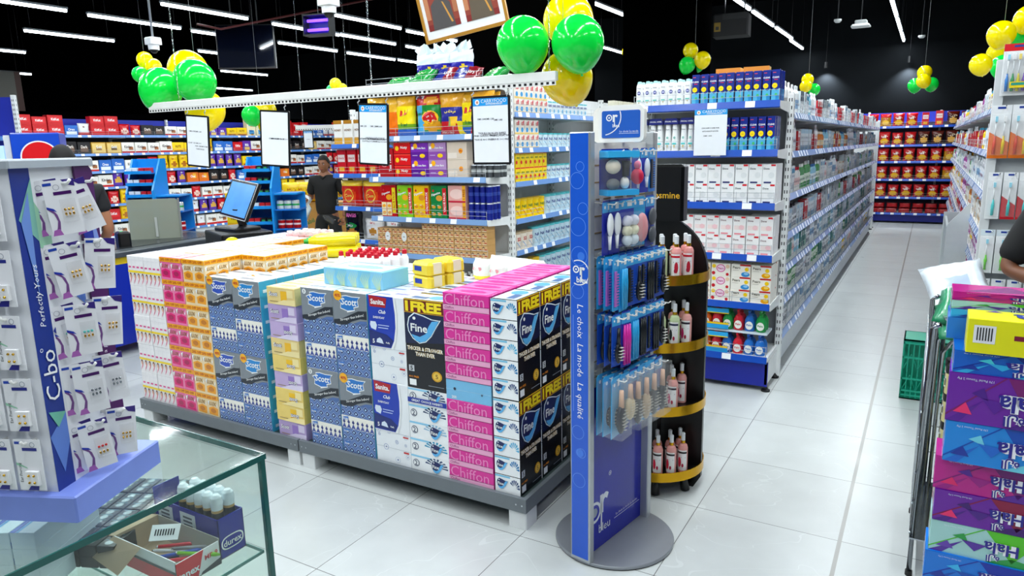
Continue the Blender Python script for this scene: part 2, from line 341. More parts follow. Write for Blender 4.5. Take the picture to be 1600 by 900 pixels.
def it(key, fr, x, y, z, label, cat, name=None, group=None, rz=0, sc=None, rot=None):
    return put(name or key, GD[key][0], fr.pt(x, y, z), fr.r+rz if rot is None else 0, label=label, cat=cat, group=group, scale=sc, rot=rot)
def run(key, fr, n, x0, y, z, desc, where, cat, name, group, tiers=1, deep=1, pitch=None, dy=None, frm='the post', rev=True, jit=.002, sc=None):
    """n side by side from x0; counted from the far x end when rev"""
    me, w, d, h = GD[key]; p = pitch or w+.003; dy = dy or d+.003
    hh = h*(sc[2] if sc else 1)+.0008
    for t in range(tiers):
        for k in range(deep):
            for i in range(n):
                q = (n-1-i) if rev else i
                if k > 1 and q > 1: continue
                lb = '%s, %s from %s' % (desc, nth(q), frm)
                if tiers > 1: lb += ', %s tier' % ('top' if t == tiers-1 else 'bottom' if t == 0 else 'middle')
                if k: lb += ', %s row back' % nth(k)
                it(key, fr, x0+w/2+i*p+random.uniform(-jit, jit), y+k*dy, z+t*hh, lb+', '+where, cat, name, group, rz=random.uniform(-1, 1)*jit*5, sc=sc)
# care goods for the aisle shelves
carton('ca1', .055, .05, .17, 'E8ECEE', [(0, .72, 1, .9, '2E8FB8'), (.1, .1, .9, .3, 'B8C4CA')], 'CARE', '1A4A78', (.5, .6, .7, .09))
carton('ca2', .06, .05, .15, 'DDE6EC', [(0, 0, 1, .25, '5B8FB0'), (0, .8, 1, 1, '9CC3D8')], 'SOFT', '34506A', (.5, .6, .7, .1))
carton('ca3', .05, .05, .18, 'C9D2D6', [(0, .6, 1, 1, '2C3E56'), (.2, .15, .8, .5, 'F0F0F0')], 'GEL', 'FFFFFF', (.5, .8, .6, .12))
carton('ca4', .065, .05, .14, 'C01828', [(0, .7, 1, 1, 'F2E6E2'), (.15, .1, .85, .3, 'E8B0A8')], 'ROSE', 'C01828', (.5, .85, .7, .14))
carton('ca5', .055, .05, .16, '3E7F7A', [(0, .6, 1, .85, 'DCE8E4'), (.2, .1, .8, .3, '9CC8A8')], 'HERB', '1F4A44', (.5, .72, .7, .1))
carton('ca6', .07, .05, .13, 'F0EEE8', [(0, .0, 1, .3, 'D8A030'), (.0, .85, 1, 1, 'B07818')], 'HONEY', '7A4A10', (.5, .6, .8, .12))
bottle('bo1', .028, .19, 'EEF2F4', 'D8DEE2', '86A8C8', '1A3A78', txt='Care')
bottle('bo2', .026, .17, '8FC7DC', '2C6FA8', 'E8F4F8', '2C6FA8', txt='Fresh')
bottle('bo3', .026, .18, '4E9A58', 'F0F2F0', 'E4F0DC', '2A6A30', txt='Aloe')
bottle('bo4', .026, .16, 'F4F0EC', 'C81E34', 'E9C7C4', 'A01020', txt='Rose')
bottle('bo5', .024, .18, '9AA2AA', '202428', 'E6E8EA', '202428', txt='Men', sq=.8)
bottle('bo6', .028, .15, 'D87828', 'F2E8D8', 'F6E0B0', 'A04A10', txt='Oil')
bottle('bo7', .028, .2, 'F4F5F6', 'F2F2F2', 'D8E2EA', '8A2C60', txt='Milk')
bottle('bo8', .03, .17, 'B04A9C', 'F6E8F4', 'F0D8EC', '7A2C70', txt='Silk')
bottle('bo9', .03, .17, 'FFD420', '2FA0C8', 'FFFFFF', 'C02020', txt='Kids')
CARE = {'ca1': ('white and blue carton', 'carton'), 'ca2': ('pale blue carton', 'carton'), 'ca3': ('grey and navy carton', 'carton'), 'ca4': ('red and cream carton', 'carton'), 'ca5': ('teal carton', 'carton'), 'ca6': ('cream and gold carton', 'carton'),
 'bo1': ('white lotion bottle', 'bottle'), 'bo2': ('sky blue bottle', 'bottle'), 'bo3': ('green bottle', 'bottle'), 'bo4': ('white bottle with red cap', 'bottle'), 'bo5': ('grey bottle with black cap', 'bottle'), 'bo6': ('orange bottle', 'bottle'), 'bo7': ('tall white bottle', 'bottle'), 'bo8': ('purple bottle', 'bottle'), 'bo9': ('yellow bottle with blue cap', 'bottle')}
NMS = {'carton': 'product_carton', 'bottle': 'lotion_bottle'}
FAR = {}
def mixed(fr, x0, x1, y, z, keys, where, group, frm, mean=4, gap=.012, hmax=.3, rev=False, near=2.7, far=None):
    x = x0; items = []
    while x < x1-.07:
        k = random.choice(keys); n = random.randint(2, mean+1); me, w, d, h = GD[k]; s = random.uniform(.92, 1.12); s = min(s, hmax/h)
        for _ in range(n):
            if x+w*s > x1: break
            items.append((k, x+w*s/2, s)); x += w*s+gap*random.uniform(.3, 1.2)
        x += gap
    N = len(items)
    for i, (k, xx, s) in enumerate(items):
        ds, ct = CARE[k]; q = N-1-i if rev else i; away = (x1-xx) if rev else (xx-x0); yy = y+random.uniform(0, .015); rz = random.uniform(-.05, .05)
        if away > near: FAR.setdefault(far, []).append((k, fr.pt(xx, yy, z), fr.r+rz, s)); continue
        it(k, fr, xx, yy, z, '%s, %s from %s, %s' % (ds, nth(q), frm, where), ct, NMS[ct], group, sc=s, rz=rz)
def merge_far(key, name, label, cat):
    b = MB(); sm = []
    for k, p, rz, s in FAR[key]:
        me = GD[k][0]; T = Matrix.Translation(p) @ Matrix.Rotation(rz, 4, 'Z') @ Matrix.Scale(s, 4); o = len(b.v)
        b.v += [tuple(T @ v.co) for v in me.vertices]; sl = [b.slot(m) for m in me.materials]
        for f in me.polygons: b.f.append(tuple(o+i for i in f.vertices)); b.mi.append(sl[f.material_index]); b.sm.append(f.use_smooth)
    b.build(name, label=label, cat=cat, kind='stuff')

# ---------------------------------------------------------------- aisle gondola with its end display
G2 = Fr(-.83, 5.14, R(90)); LV2 = [1.83, 1.57, 1.28, 1.01, .78, .55, .30]
bay('shelf_gondola', 'long white gondola of toiletries lining the tiled aisle', G2, 7, 1.28, .44, LV2, 1.92, kickc='C9CED3', railc='8FA8D8', tagc='DDE4F4', tagstep=.11, slant=.02, backc='B9BCBE', basez=.3)
ORD2 = ['top', 'second', 'third', 'fourth', 'fifth', 'sixth', 'bottom']
SETS = [['ca3', 'ca1', 'ca4', 'bo1', 'bo4', 'bo7', 'bo2'], ['ca2', 'ca4', 'bo1', 'bo2', 'bo7', 'bo6'], ['ca1', 'ca3', 'bo2', 'bo1', 'bo3', 'bo4', 'ca6'], ['ca4', 'ca3', 'bo1', 'bo3', 'ca2', 'bo5'], ['ca2', 'bo1', 'ca5', 'bo2', 'bo5', 'bo4', 'ca1'], ['ca1', 'bo1', 'bo7', 'bo3', 'ca5', 'bo5', 'bo2'], ['ca3', 'bo5', 'bo1', 'ca2', 'bo9', 'bo4']]
for k, z in enumerate(LV2):
    mixed(G2, .03, 8.9, .03, z, SETS[k], '%s shelf of the aisle gondola' % ORD2[k], 'toiletries on the %s shelf of the aisle gondola' % ORD2[k], 'the soap display', hmax=(.26 if k == 0 else LV2[k-1]-z-.05), far='g2')
merge_far('g2', 'distant_toiletries', 'small toiletries filling the far half of the aisle gondola shelves', 'toiletries')
E2 = Fr(-1.79, 4.70, 0); LVE = [1.89, 1.59, 1.255, .92, .60, .24]
bay('end_display', 'white end display of soaps and shampoos with deep blue price rails', E2, 1, .965, .43, LVE, 1.93, railc='1C50B8', kickc='0A1E9A', backc='8F9294', tagstep=.2)
FE = Fr(-.84, 14.55, R(180)); 
bay('end_display', 'white end display turned towards the crisp shelves, far end of the aisle', Fr(-.86, 14.98, R(180)), 1, .93, .43, LVE, 1.95, kickc='0A1E9A')
def dove(key, lab):
    b = MB(); w, h = .048, .172; B = M('F6F8F8', .2); C = M('A8DCDC', .3)
    b.lathe([(0, 0, B), (.021, 0, B), (.023, .006, B), (.024, .09, B), (.022, .14, B), (.017, .155, B), (.016, .158, C), (.013, .170, C), (0, .172, C)], 14, 0, .018, 1, .6)
    A = front(b, w, h, y=.003, eps=.0009)
    A.text('Dove', .5, .74, .5, .06, M('5A6070', .4), 2)
    if lab: A.circ(.5, .55, .0125, M('252C88', .3), 2); A.rect(.3, .52, .7, .55, M('C8CCF0', .4), 3); A.rect(.3, .56, .7, .58, M('C8CCF0', .4), 3)
    A.rect(.22, .24, .78, .28, M('5FC8B8', .3), 2); A.rect(.4, .16, .6, .22, M('D8C890', .3), 2)
    reg(key, b.mesh(key), w, .036, h)
dove('dove_bottle', 1)
run('dove_bottle', E2, 7, .015, .03, 1.89, 'white purple-sealed shampoo bottle', 'top display shelf', 'bottle', 'shampoo_bottle', 'white bottles on the soap display', pitch=.0555, deep=2, dy=.06, frm='the blue boxes')
def clearbox():
    w, d, h = .047, .035, .19; b = MB(); b.bbox(-w/2, 0, 0, w/2, d, h, M('1A2C8C', .25), .002); A = front(b, w, h)
    A.poly([(0, 0), (1, 0), (1, .42), (.6, .34), (.3, .42), (0, .36)], M('58B8E0', .3), 1); A.rect(.55, 0, 1, .2, M('2C8FCC', .3), 2); A.text('CLEAR', .5, .76, .86, .1, M('FFFFFF', .3), 3)
    A.rect(.3, .68, .75, .7, M('E02030', .3), 3); A.rect(.12, .9, .5, .92, M('E04050', .3), 3); A.circ(.4, .5, .016, M('FFE010', .3), 4); A.rect(.25, .49, .55, .5, M('E07010', .3), 5); A.circ(.6, .22, .008, M('4CC070', .3), 4)
    reg('clear_box', b.mesh('clear_box'), w, d, h)
clearbox()
run('clear_box', E2, 10, .405, .03, 1.89, 'yellow-dotted blue shampoo box', 'top display shelf', 'box', 'shampoo_box', 'blue shampoo boxes on the top shelf', pitch=.0553, deep=4, dy=.045)
for i, x in enumerate((.50, .68)):
    b = MB(); b.bbox(0, 0, 0, .16, .1, .235, M('F0B860', .4), .002); T = topA(b, .16, .1, .235); A = front(b, .16, .235, x=.08); A.rect(0, .8, 1, 1, M('E89030', .4), 1); b.build('shampoo_carton', loc=E2.pt(x, .24, 1.892), rz=R(4*i), label='pale orange carton behind the blue boxes on the top shelf, %s the bottles' % ['nearer', 'further from'][i], cat='carton', group='orange cartons behind the blue boxes')
def twin():
    w, d, h = .098, .04, .225; b = MB(); B = M('F6F8F8', .2)
    for sx in (-.024, .024):
        b.lathe([(0, .012, B), (.022, .012, B), (.023, .05, B), (.018, .14, B), (.0165, .18, B), (0, .186, B)], 12, sx, .02, 1, .65)
        A = front(b, .046, h, x=sx, y=.004, eps=.0012); A.text('Dove', .5, .66, .6, .07, M('4A5060', .4), 1); A.ring(.5, .42, .007, .004, M('3FB8A8', .4), 1); A.rect(.2, .22, .8, .27, M('5FD0D0', .3), 1); A.rect(.38, .13, .62, .2, M('D8C070', .3), 2)
    b.box(-w/2, .001, 0, w/2, .039, .012, M('EFF2F4', .3))
    b.plate([(-w/2, .182), (w/2, .182), (w/2, .2), (w/2-.012, .222), (-w/2+.012, .222), (-w/2, .2)], .0, .04, M('1C2478', .3)); A = front(b, w, h); A.text('SPECIAL OFFER', .5, .89, .84, .08, WHITE, 2)
    reg('twin_pack', b.mesh('twin_pack'), w, d, h)
twin()
run('twin_pack', E2, 4, .005, .03, 1.59, 'special offer twin pack', 'second display shelf', 'twin pack', 'shampoo_twin_pack', 'special offer packs', pitch=.107, deep=2, frm='the blue boxes')
run('clear_box', E2, 9, .445, .03, 1.59, 'yellow-dotted blue shampoo box', 'second display shelf', 'box', 'shampoo_box', 'blue shampoo boxes on the second shelf', pitch=.0553, deep=4, dy=.045, sc=(1, 1, 1.12))
carton('soap_w', .083, .05, .125, 'F4F5F5', [(.62, .9, .95, .99, 'D81828'), (.12, .04, .66, .12, '26306E'), (0, 0, .02, 1, 'C9CDD0')], 'Dove', '4A5058', (.3, .78, .42, .13), dots=[(.66, .45, .018, 'E4E7E8')])
carton('soap_p', .083, .05, .125, 'F5F3F2', [(.62, .9, .95, .99, 'D81828'), (.12, .04, .66, .12, 'F0909C'), (0, 0, .02, 1, 'C9CDD0'), (.1, .3, .9, .52, 'F6E2DE')], 'Dove', '7A5058', (.3, .78, .42, .13), dots=[(.66, .42, .016, 'F4C8CC')])
run('soap_w', E2, 11, .01, .03, 1.255, 'navy-striped soap carton', 'third display shelf', 'soap carton', 'soap_carton', 'navy-striped soap cartons', tiers=2, pitch=.0862, deep=4)
run('soap_p', E2, 11, .01, .03, .92, 'pink-striped soap carton', 'fourth display shelf', 'soap carton', 'soap_carton', 'pink-striped soap cartons', tiers=2, pitch=.0862, deep=4)
def pears(key, kind):
    w, d, h = .125, .06, .084; b = MB(); b.bbox(-w/2, 0, 0, w/2, d, h, M('F5F0E4', .3), .0015); A = front(b, w, h)
    if kind in 'br':
        A.rect(.45, .88, 1, 1, M('C81822', .3), 1); A.text('Pears', .28, .74, .4, .2, M('6A6458', .4), 2); A.circ(.8, .62, .013, M('FFD010', .3), 2); A.ell(.74, .22, .22, .2, M({'b': '3C8FD0', 'r': 'F2A810'}[kind], .2), 1); A.ell(.78, .28, .12, .1, M({'b': '8CC4EC', 'r': 'FFD860'}[kind], .2), 2); A.rect(.08, .5, .4, .53, M('B8B2A6', .4), 2)
    else:
        c = {'p': 'D83A90', 'g': '8CC020'}[kind]; A.ell(.5, .6, .24, .32, M(c, .3), 1); A.ell(.5, .6, .2, .26, M('FBD8EA' if kind == 'p' else 'E8F4C8', .3), 2); A.text('Pears', .5, .6, .3, .2, M('B02070' if kind == 'p' else '4A7A10', .4), 3)
        A.circ(.14, .76, .013, M('FFD010', .3), 2); A.circ(.12, .2, .012, M('C81828' if kind == 'p' else '70B030', .3), 2); A.circ(.85, .14, .01, M('C81828', .3), 2); A.circ(.86, .76, .013, M('E8C8A8', .3), 2)
    reg(key, b.mesh(key), w, d, h)
for q in 'pgbr': pears('pears_'+q, q)
for i, (q, ds) in enumerate((('g', 'lime-oval soap box'), ('g', 'green-oval soap box'), ('p', 'pink-oval soap box'), ('b', 'blue-bar soap box'), ('r', 'amber-bar soap box'))):
    if i == 0: run('pears_p', E2, 3, .04, .03, .60, 'pink-ring soap box', 'fifth shelf', 'soap box', 'soap_box', 'pink ring soap boxes', tiers=3, deep=2, pitch=.13, frm='the lime ovals')
    else: run('pears_'+q, E2, 1, .31+.13*i, .03, .60, ds, 'fifth shelf', 'soap box', 'soap_box', 'soap boxes with ovals and bars', tiers=3, deep=4, frm='the post' if i > 1 else 'the pink ovals')
def wash(key, c, cap):
    b = MB(); B = M(c, .15); C = M(cap, .3)
    b.lathe([(0, 0, B), (.03, 0, B), (.034, .01, B), (.034, .07, B), (.024, .095, B), (.012, .105, B), (.013, .105, C), (.013, .12, C), (.006, .122, C), (.005, .135, C), (.0, .136, C)], 14, 0, .03, 1, .75)
    b.box(-.006, -.008, .132, .006, .034, .143, C); A = front(b, .068, .143, y=.004, eps=.001); A.ell(.5, .28, .36, .2, M('F8F8F0', .3), 1); A.text('Palm', .5, .3, .5, .14, M(c, .3), 2)
    reg(key, b.mesh(key), .068, .06, .143)
for k, c, cp in (('wash_g', '1E9A48', '18A040'), ('wash_r', 'D82838', 'D01828'), ('wash_b', '2470C8', '1858B0'), ('wash_o', 'E86820', '2888D0')): wash(k, c, cp)
WL = {'wash_g': 'green', 'wash_r': 'red', 'wash_b': 'blue', 'wash_o': 'orange'}
for t in range(2):
    for i, k in enumerate(['wash_r', 'wash_g', 'wash_b', 'wash_r', 'wash_o', 'wash_g', 'wash_b', 'wash_o', 'wash_r', 'wash_g', 'wash_r', 'wash_b', 'wash_g']):
        k2 = k if t else ('wash_b' if k == 'wash_g' and i > 8 else k); dz = .24+t*.158
        for r in range(2):
            it(k2, E2, .04+i*.072, .03+r*.075, dz+(.006 if t else 0), '%s hand wash bottle, %s from the post, %s tier%s, bottom display shelf' % (WL[k2], nth(12-i), 'upper' if t else 'lower', ', row behind' if r else ''), 'bottle', 'hand_wash_bottle', 'hand wash bottles on the bottom shelf')
b = MB(); b.box(.0, .03, .388, .95, .2, .402, M('D8E4EC', .3)); b.build('tier_board', loc=E2.pt(0, 0), label='thin clear board between the two tiers of hand wash bottles', cat='board')
for t in range(2):
    b = MB(); y = .022; b.box(-.14, y, .0, .14, y+.004, .03, M('28A0E0', .3)); b.box(-.14, y-.001, .03, .14, y+.003, .042, M('F0C818', .3)); b.box(-.14, y, .112, .14, y+.003, .14, M('2CA8E4', .3)); b.box(-.14, y-.001, .106, .14, y+.002, .112, M('F0D020', .3))
    b.build('sleeve', loc=E2.pt(.56, -.004, .243+t*.164), label='blue and yellow card sleeve round the %s hand wash bottles' % ('upper' if t else 'lower'), cat='card sleeve', group='card sleeves on the bottom shelf')
def notice(name, w, h, fr, x, y, z, label, lines, frame=True, tilt=0, head=True, rz=0, group=None, yaw=0):
    t = put(name, None, fr.pt(x, y, z), fr.r+rz, label=label, cat='price sign' if frame else 'paper notice', group=group); t.rotation_euler = (0, tilt, fr.r+rz+yaw)
    b = MB()
    if frame:
        b.plate([(-w/2+.008, -h), (w/2-.008, -h), (w/2, -h+.008), (w/2, -.006), (w/2-.006, 0), (-w/2+.006, 0), (-w/2, -.006), (-w/2, -h+.008)], 0, .008, BLACK); e = .011
        b.build('frame', t); b = MB()
    else: e = 0
    Pm = M('EDF1F6', .3, var=.03); b.plate([(-w/2+e, -h+e), (w/2-e, -h+e), (w/2-e, -e), (-w/2+e, -e)], -.0012, -.0004, Pm)
    A = front(b, w-2*e, h-2*e, y=-.0012, z=-h+e, eps=.0005)
    if head:
        A.rect(0, .885, 1, 1, M('1E9AE4', .3), 1); A.circ(.13, .942, w*.06, WHITE, 2); A.circ(.13, .942, w*.03, M('D89070', .4), 3); A.text('CARRYFOOD', .6, .957, .72, .055, WHITE, 2, fit=False, bold=.0); A.text('HYPERMARKET', .62, .912, .48, .028, WHITE, 2, fit=False)
    for (s, v, c, wd) in lines: A.text(s, c, v, wd, .028, M('2A2E38', .5), 1, bold=.02, fit=False)
    b.build('printed_sheet', t); return t
notice('paper_notice', .21, .29, E2, .545, -.02, 1.855, 'white paper price notice hung over the blue shampoo boxes', [('CLEAR SHAMPOO 400ML+400ML', .6, .5, .55), ('ANTI DANDRUFF ASSORTED', .53, .5, .5), ('OMR 1.850', .43, .42, .26)], frame=False)
# goods on the far end display and the far wall
# ---------------------------------------------------------------- crisp shelves on the end wall
def ellin(u, v, cu, cv, ru, rv): return ((u-cu)/ru)**2+((v-cv)/rv)**2 < 1
bag('bag_red', .2, .25, .07, lambda u, v: 'C81018' if v > .62 or v < .1 else ('E8B020' if ellin(u, v, .5, .3, .36, .2) else 'A80C10'), lambda A: (A.ell(.5, .66, .3, .12, M('F8F0E0', .3), 1), A.text('CHIPS', .5, .66, .5, .1, M('C01018', .3), 2)))
bag('bag_gold', .2, .25, .07, lambda u, v: 'C81018' if v > .72 else ('F0C040' if ellin(u, v, .5, .35, .3, .2) else 'B07808'), lambda A: (A.ell(.5, .62, .3, .1, M('C81018', .3), 1), A.text('GOLD', .5, .62, .44, .09, M('FFE8A0', .3), 2)))
bag('bag_dark', .2, .25, .07, lambda u, v: '5A1408' if v > .7 else ('E0A848' if ellin(u, v, .5, .35, .34, .2) else '3A0E08'), lambda A: (A.ell(.5, .68, .32, .1, M('D8C0A0', .3), 1), A.text('CRISP', .5, .68, .5, .08, M('5A1408', .3), 2)))
bag('bag_flat', .2, .10, .07, lambda u, v: 'B81018' if v < .8 else '700810', nz=6)
carton('tin_r', .075, .07, .1, 'E8D8C0', [(0, .2, 1, .6, 'D84818')], 'MILK', 'FFFFFF', (.5, .4, .8, .2))
carton('tin_g', .075, .07, .1, 'E4E0C8', [(0, .2, 1, .6, '1E8A40')], 'PEAS', 'FFFFFF', (.5, .4, .8, .2))
carton('tin_b', .075, .07, .1, 'DCE4E8', [(0, .2, 1, .6, '3878B0')], 'TUNA', 'FFFFFF', (.5, .4, .8, .2))
carton('box_red', .12, .06, .26, 'D01018', [(.1, .5, .9, .8, 'F4E0D8'), (.2, .1, .8, .3, 'F0B020')], 'CRACK', 'C01018', (.5, .65, .7, .1))
FW = Fr(-2.4, 15.9, 0); LVF = [1.874, 1.52, 1.206, .862, .515, .20]
bay('wall_shelving', 'wide wall shelving of red crisp bags closing the end of the aisle', FW, 4, 1.25, .55, LVF, 2.15, kickc='0A1478', backc='1A1C40', topback=(1.95, '1830B0'), railc='1C50C0', tagstep=.18)
ORDF = ['top', 'second', 'third', 'fourth', 'fifth', 'bottom']
for k, z in enumerate(LVF):
    for i in range(11):
        x = 1.35+i*.225-.0
        key = 'bag_red'
        if k in (0,): key = ['bag_red', 'bag_gold', 'bag_red', 'bag_red', 'box_red', 'box_red', 'bag_dark', 'bag_dark', 'bag_gold', 'bag_gold', 'bag_gold'][i]
        elif k == 1: key = 'bag_red' if i < 4 else 'bag_dark'
        elif k in (2, 3): key = 'bag_red' if i < 6 else 'bag_gold'
        elif k == 4: key = 'bag_red' if i < 7 else 'bag_gold'
        else: key = 'bag_flat'
        ds = {'bag_red': 'red crisp bag', 'bag_gold': 'gold and red crisp bag', 'bag_dark': 'dark brown crisp bag', 'box_red': 'red cracker box', 'bag_flat': 'small red noodle pack'}[key]
        if key == 'bag_flat':
            for t in range(2): it(key, FW, x, .05, z+t*.102, '%s, %s from the gondola end, %s layer on bottom wall shelf' % (ds, nth(i), 'upper' if t else 'lower'), 'snack pack', 'noodle_pack', 'noodle packs on the bottom wall shelf', rz=random.uniform(-.1, .1))
        else: it(key, FW, x, .05, z, '%s, %s from the gondola end, %s wall shelf' % (ds, nth(i), ORDF[k]), 'snack bag' if key != 'box_red' else 'box', 'crisp_bag' if key != 'box_red' else 'cracker_box', 'crisp bags on the %s wall shelf' % ORDF[k], rz=random.uniform(-.12, .12), sc=random.uniform(.95, 1.05))
    key = ['tin_r', 'tin_g', 'tin_r', 'tin_r', 'tin_b', 'tin_r'][k]
    run(key, FW, 8, 3.85, .05, z, {'tin_r': 'cream and orange tin', 'tin_g': 'cream and green tin', 'tin_b': 'pale blue tin'}[key], '%s wall shelf' % ORDF[k], 'tin', 'food_tin', 'tins on the %s wall shelf' % ORDF[k], tiers=2, pitch=.088, frm='the toothbrush side')

# ---------------------------------------------------------------- toothbrush gondola beside the aisle
LV3 = [1.83, 1.55, 1.27, 1.0, .74, .48, .22]
G3 = Fr(.33, 15.7, R(-90)); L3 = 11.25
bay('shelf_gondola', 'white gondola of toiletries facing the soap display across the aisle', G3, 9, 1.25, .42, LV3, 1.9, kickc='C9CED3', railc='8FA8D8', tagc='DDE4F4', tagstep=.11, slant=.02, backc='B9BCBE')
S3 = [['bo9', 'ca6', 'bo7', 'bo8', 'bo4', 'ca1'], ['bo6', 'bo1', 'ca4', 'bo9', 'bo7'], ['bo8', 'bo7', 'bo3', 'ca1', 'bo1'], ['bo8', 'bo6', 'bo7', 'ca6', 'bo9'], ['bo9', 'bo8', 'ca4', 'bo8'], ['bo8', 'ca4', 'bo8', 'bo6'], ['bo2', 'bo9', 'bo8', 'ca2']]
for k, z in enumerate(LV3):
    mixed(G3, .03, L3-.03, .02, z, S3[k], '%s shelf of toothbrush-side gondola' % ORD2[k], 'goods on the %s shelf opposite the aisle gondola' % ORD2[k], 'the near end', mean=5, gap=.02, hmax=.2 if k else .26, rev=True, near=2.6, far='g3')
merge_far('g3', 'distant_toiletries', 'small toiletries filling the far shelves opposite the aisle gondola', 'toiletries')
# slope-topped white side panel of the low bin further down the aisle
b = MB(); b.plate([(-.16, 0), (.0, 0), (.0, 1.10), (-.01, 1.11), (-.15, .93), (-.16, .90)], 0, .02, M('DDE2E2', .35)); 
t = put('display_bin', None, (.32, 7.0, 0), label='white slope-sided display bin jutting into the aisle', cat='bin'); b.build('side_panel', t)
b = MB(); b.box(-.15, .02, .08, -.13, 1.5, .86, M('D8DDDD', .4)); b.box(-.16, 1.5, 0, .0, 1.52, .9, M('D8DDDD', .4)); b.box(-.13, .02, .5, 0, 1.5, .52, M('C9CED0', .4)); b.build('front_panel', t)
for i in range(9): it(['bo9', 'bo4', 'bo7'][i % 3], Fr(.24, 7.1, R(-90)), -.08-.15*i, -.02, .52, '%s, %s in the slope-sided bin' % (CARE[['bo9', 'bo4', 'bo7'][i % 3]][0], nth(i)), 'bottle', 'lotion_bottle', 'bottles in the slope-sided bin', sc=1.25)
# end rack with blister packs of toothbrushes
TB = Fr(.255, 4.31, 0)
t = put('toothbrush_rack', None, TB.pt(0, 0), label='white grid end rack hung with toothbrush packs', cat='display rack')
b = MB(); b.box(.0, .1, .05, .95, .12, 2.0, M('C4C8CA', .5)); b.box(-.01, .06, 0, .03, .12, 2.02, M('DADDDE', .4)); b.box(.93, .06, 0, .97, .12, 2.02, M('DADDDE', .4)); b.box(0, -.0, 0, .95, .12, .1, M('DADDDE', .4)); b.build('back_frame', t)
def brush_pack(key, w, h, n, top, cols, lower=None, tray='EDF3F6'):
    b = MB(); cd = M('F3F5F6', .3); b.plate([(-w/2, 0), (w/2, 0), (w/2, h), (-w/2, h)], .0, .003, cd); A = front(b, w, h)
    A.rect(0, .86, 1, 1, M(top, .3), 1)
    if lower: A.poly([(0, 0), (1, 0), (1, .3), (0, .5)], M(lower, .3), 1)
    A.rect(.3, .93, .7, .97, M('24409A', .3), 2)
    for i in range(n):
        x = (-.5+(i+.5)/n)*w*.84; c = M(cols[i % len(cols)], .25)
        b.tube([(x, -.012, h*.08), (x, -.013, h*.3), (x, -.012, h*.42)], [.0065, .0075, .004], c, 8); b.tube([(x, -.012, h*.42), (x, -.012, h*.7)], .0028, M('F2F6F8', .2), 6); b.box(x-.006, -.02, h*.68, x+.006, -.010, h*.8, M('F8FAFC', .3)); b.box(x-.0055, -.026, h*.69, x+.0055, -.02, h*.79, M(['9ADCF0', 'F4F4F4', 'F8E070'][i % 3], .4))
    b.box(-w*.46, -.028, h*.06, w*.46, -.001, h*.83, CLR)
    A = front(b, w, h, y=-.0285); 
    if n > 2: A.rect(.25, .14, .8, .26, M('F4D820', .3), 1); A.rect(.3, .19, .75, .24, M('2C9A88', .3), 2)
    reg(key, b.mesh(key), w, .03, h)
brush_pack('tb5', .135, .245, 5, 'D81420', ['1878C8', '18904C', 'D8C820', '7048B0', 'C81838'])
brush_pack('tb2', .085, .26, 2, 'F2F4F6', ['D8482C', 'E8C820', '8848A8', '18A8A0'], lower='F07818')
brush_pack('tb1', .06, .235, 1, 'F2F4F6', ['38C8C8'], lower='F4F6F6')
brush_pack('tb1r', .06, .235, 1, 'F2F4F6', ['38C8C8'], lower='D81828')
brush_pack('tb1g', .062, .225, 1, 'D8E4EA', ['70D838'], lower='F4F6F6')
for (k, xs, z, ds, ln) in (('tb5', (.095, .235, .375, .515), 1.845, 'red-topped pack of five coloured toothbrushes', 'top row'), ('tb2', (.045, .133, .221, .309, .4, .49), 1.54, 'orange pack of two toothbrushes', 'second row'), ('tb1', (.05, .115, .18, .25, .32, .39), 1.235, 'single toothbrush pack with cyan handle', 'third row'), ('tb1g', (.045, .112, .18, .25, .32, .39), .955, 'single toothbrush pack with lime handle', 'fourth row'), ('tb1', (.045, .112, .18, .25, .32, .39), .69, 'white toothbrush pack', 'fifth row')):
    for i, x in enumerate(xs):
        kk = 'tb1r' if (k == 'tb1' and i in (1, 2)) else k
        it(kk, TB, x-.015, .045, z, '%s, %s from the aisle, %s of the rack' % (ds if kk == k else 'single toothbrush pack with red corner', nth(i), ln), 'toothbrush pack', 'toothbrush_pack', 'toothbrush packs, '+ln)
        b = MB(); b.tube([(x, .1, z+GD[kk][3]-.012), (x, .01, z+GD[kk][3]-.008), (x, .002, z+GD[kk][3]-.002)], .0025, CHROME, 5); b.build('hook', t)
# ---------------------------------------------------------------- promotion island
def island_table(x0, x1, label):
    t = put('promotion_table', None, (x0, 2.44, 0), label=label, cat='display table', group='low grey promotion tables')
    w = x1-x0; d = 1.42; G = M('6C7378', .5)
    b = MB(); b.box(0, 0, .085, w, .02, .15, G); b.box(0, d-.02, .085, w, d, .15, G); b.box(0, .02, .085, .02, d-.02, .15, G); b.box(w-.02, .02, .085, w, d-.02, .15, G)
    for x in (.02, .05, w-.05, w-.02):
        b.add([(x+.004*math.cos(a*1.05), -.0006, .118+.004*math.sin(a*1.05)) for a in range(6)], [tuple(range(6))], CHROME)
    b.build('frame', t)
    b = MB(); b.box(.005, .005, .132, w-.005, d-.005, .142, M('3E4C4A', .3)); b.build('deck', t)
    for x in (.0, w-.1):
        for y in (.01, d-.11):
            b = MB(); b.bbox(x+.005, y, 0, x+.095, y+.1, .085, M('E4E6E6', .4), .004); b.build('leg', t)
    b = MB(); b.box(.05, .35, .03, w-.05, .37, .085, DARK); b.build('cross_rail', t)
island_table(-2.765, -1.39, 'low grey promotion table under the dark tissue bundles, nearer the blue stand')
island_table(-4.16, -2.775, 'low grey promotion table under the soap and carton stacks')
Z0 = .143
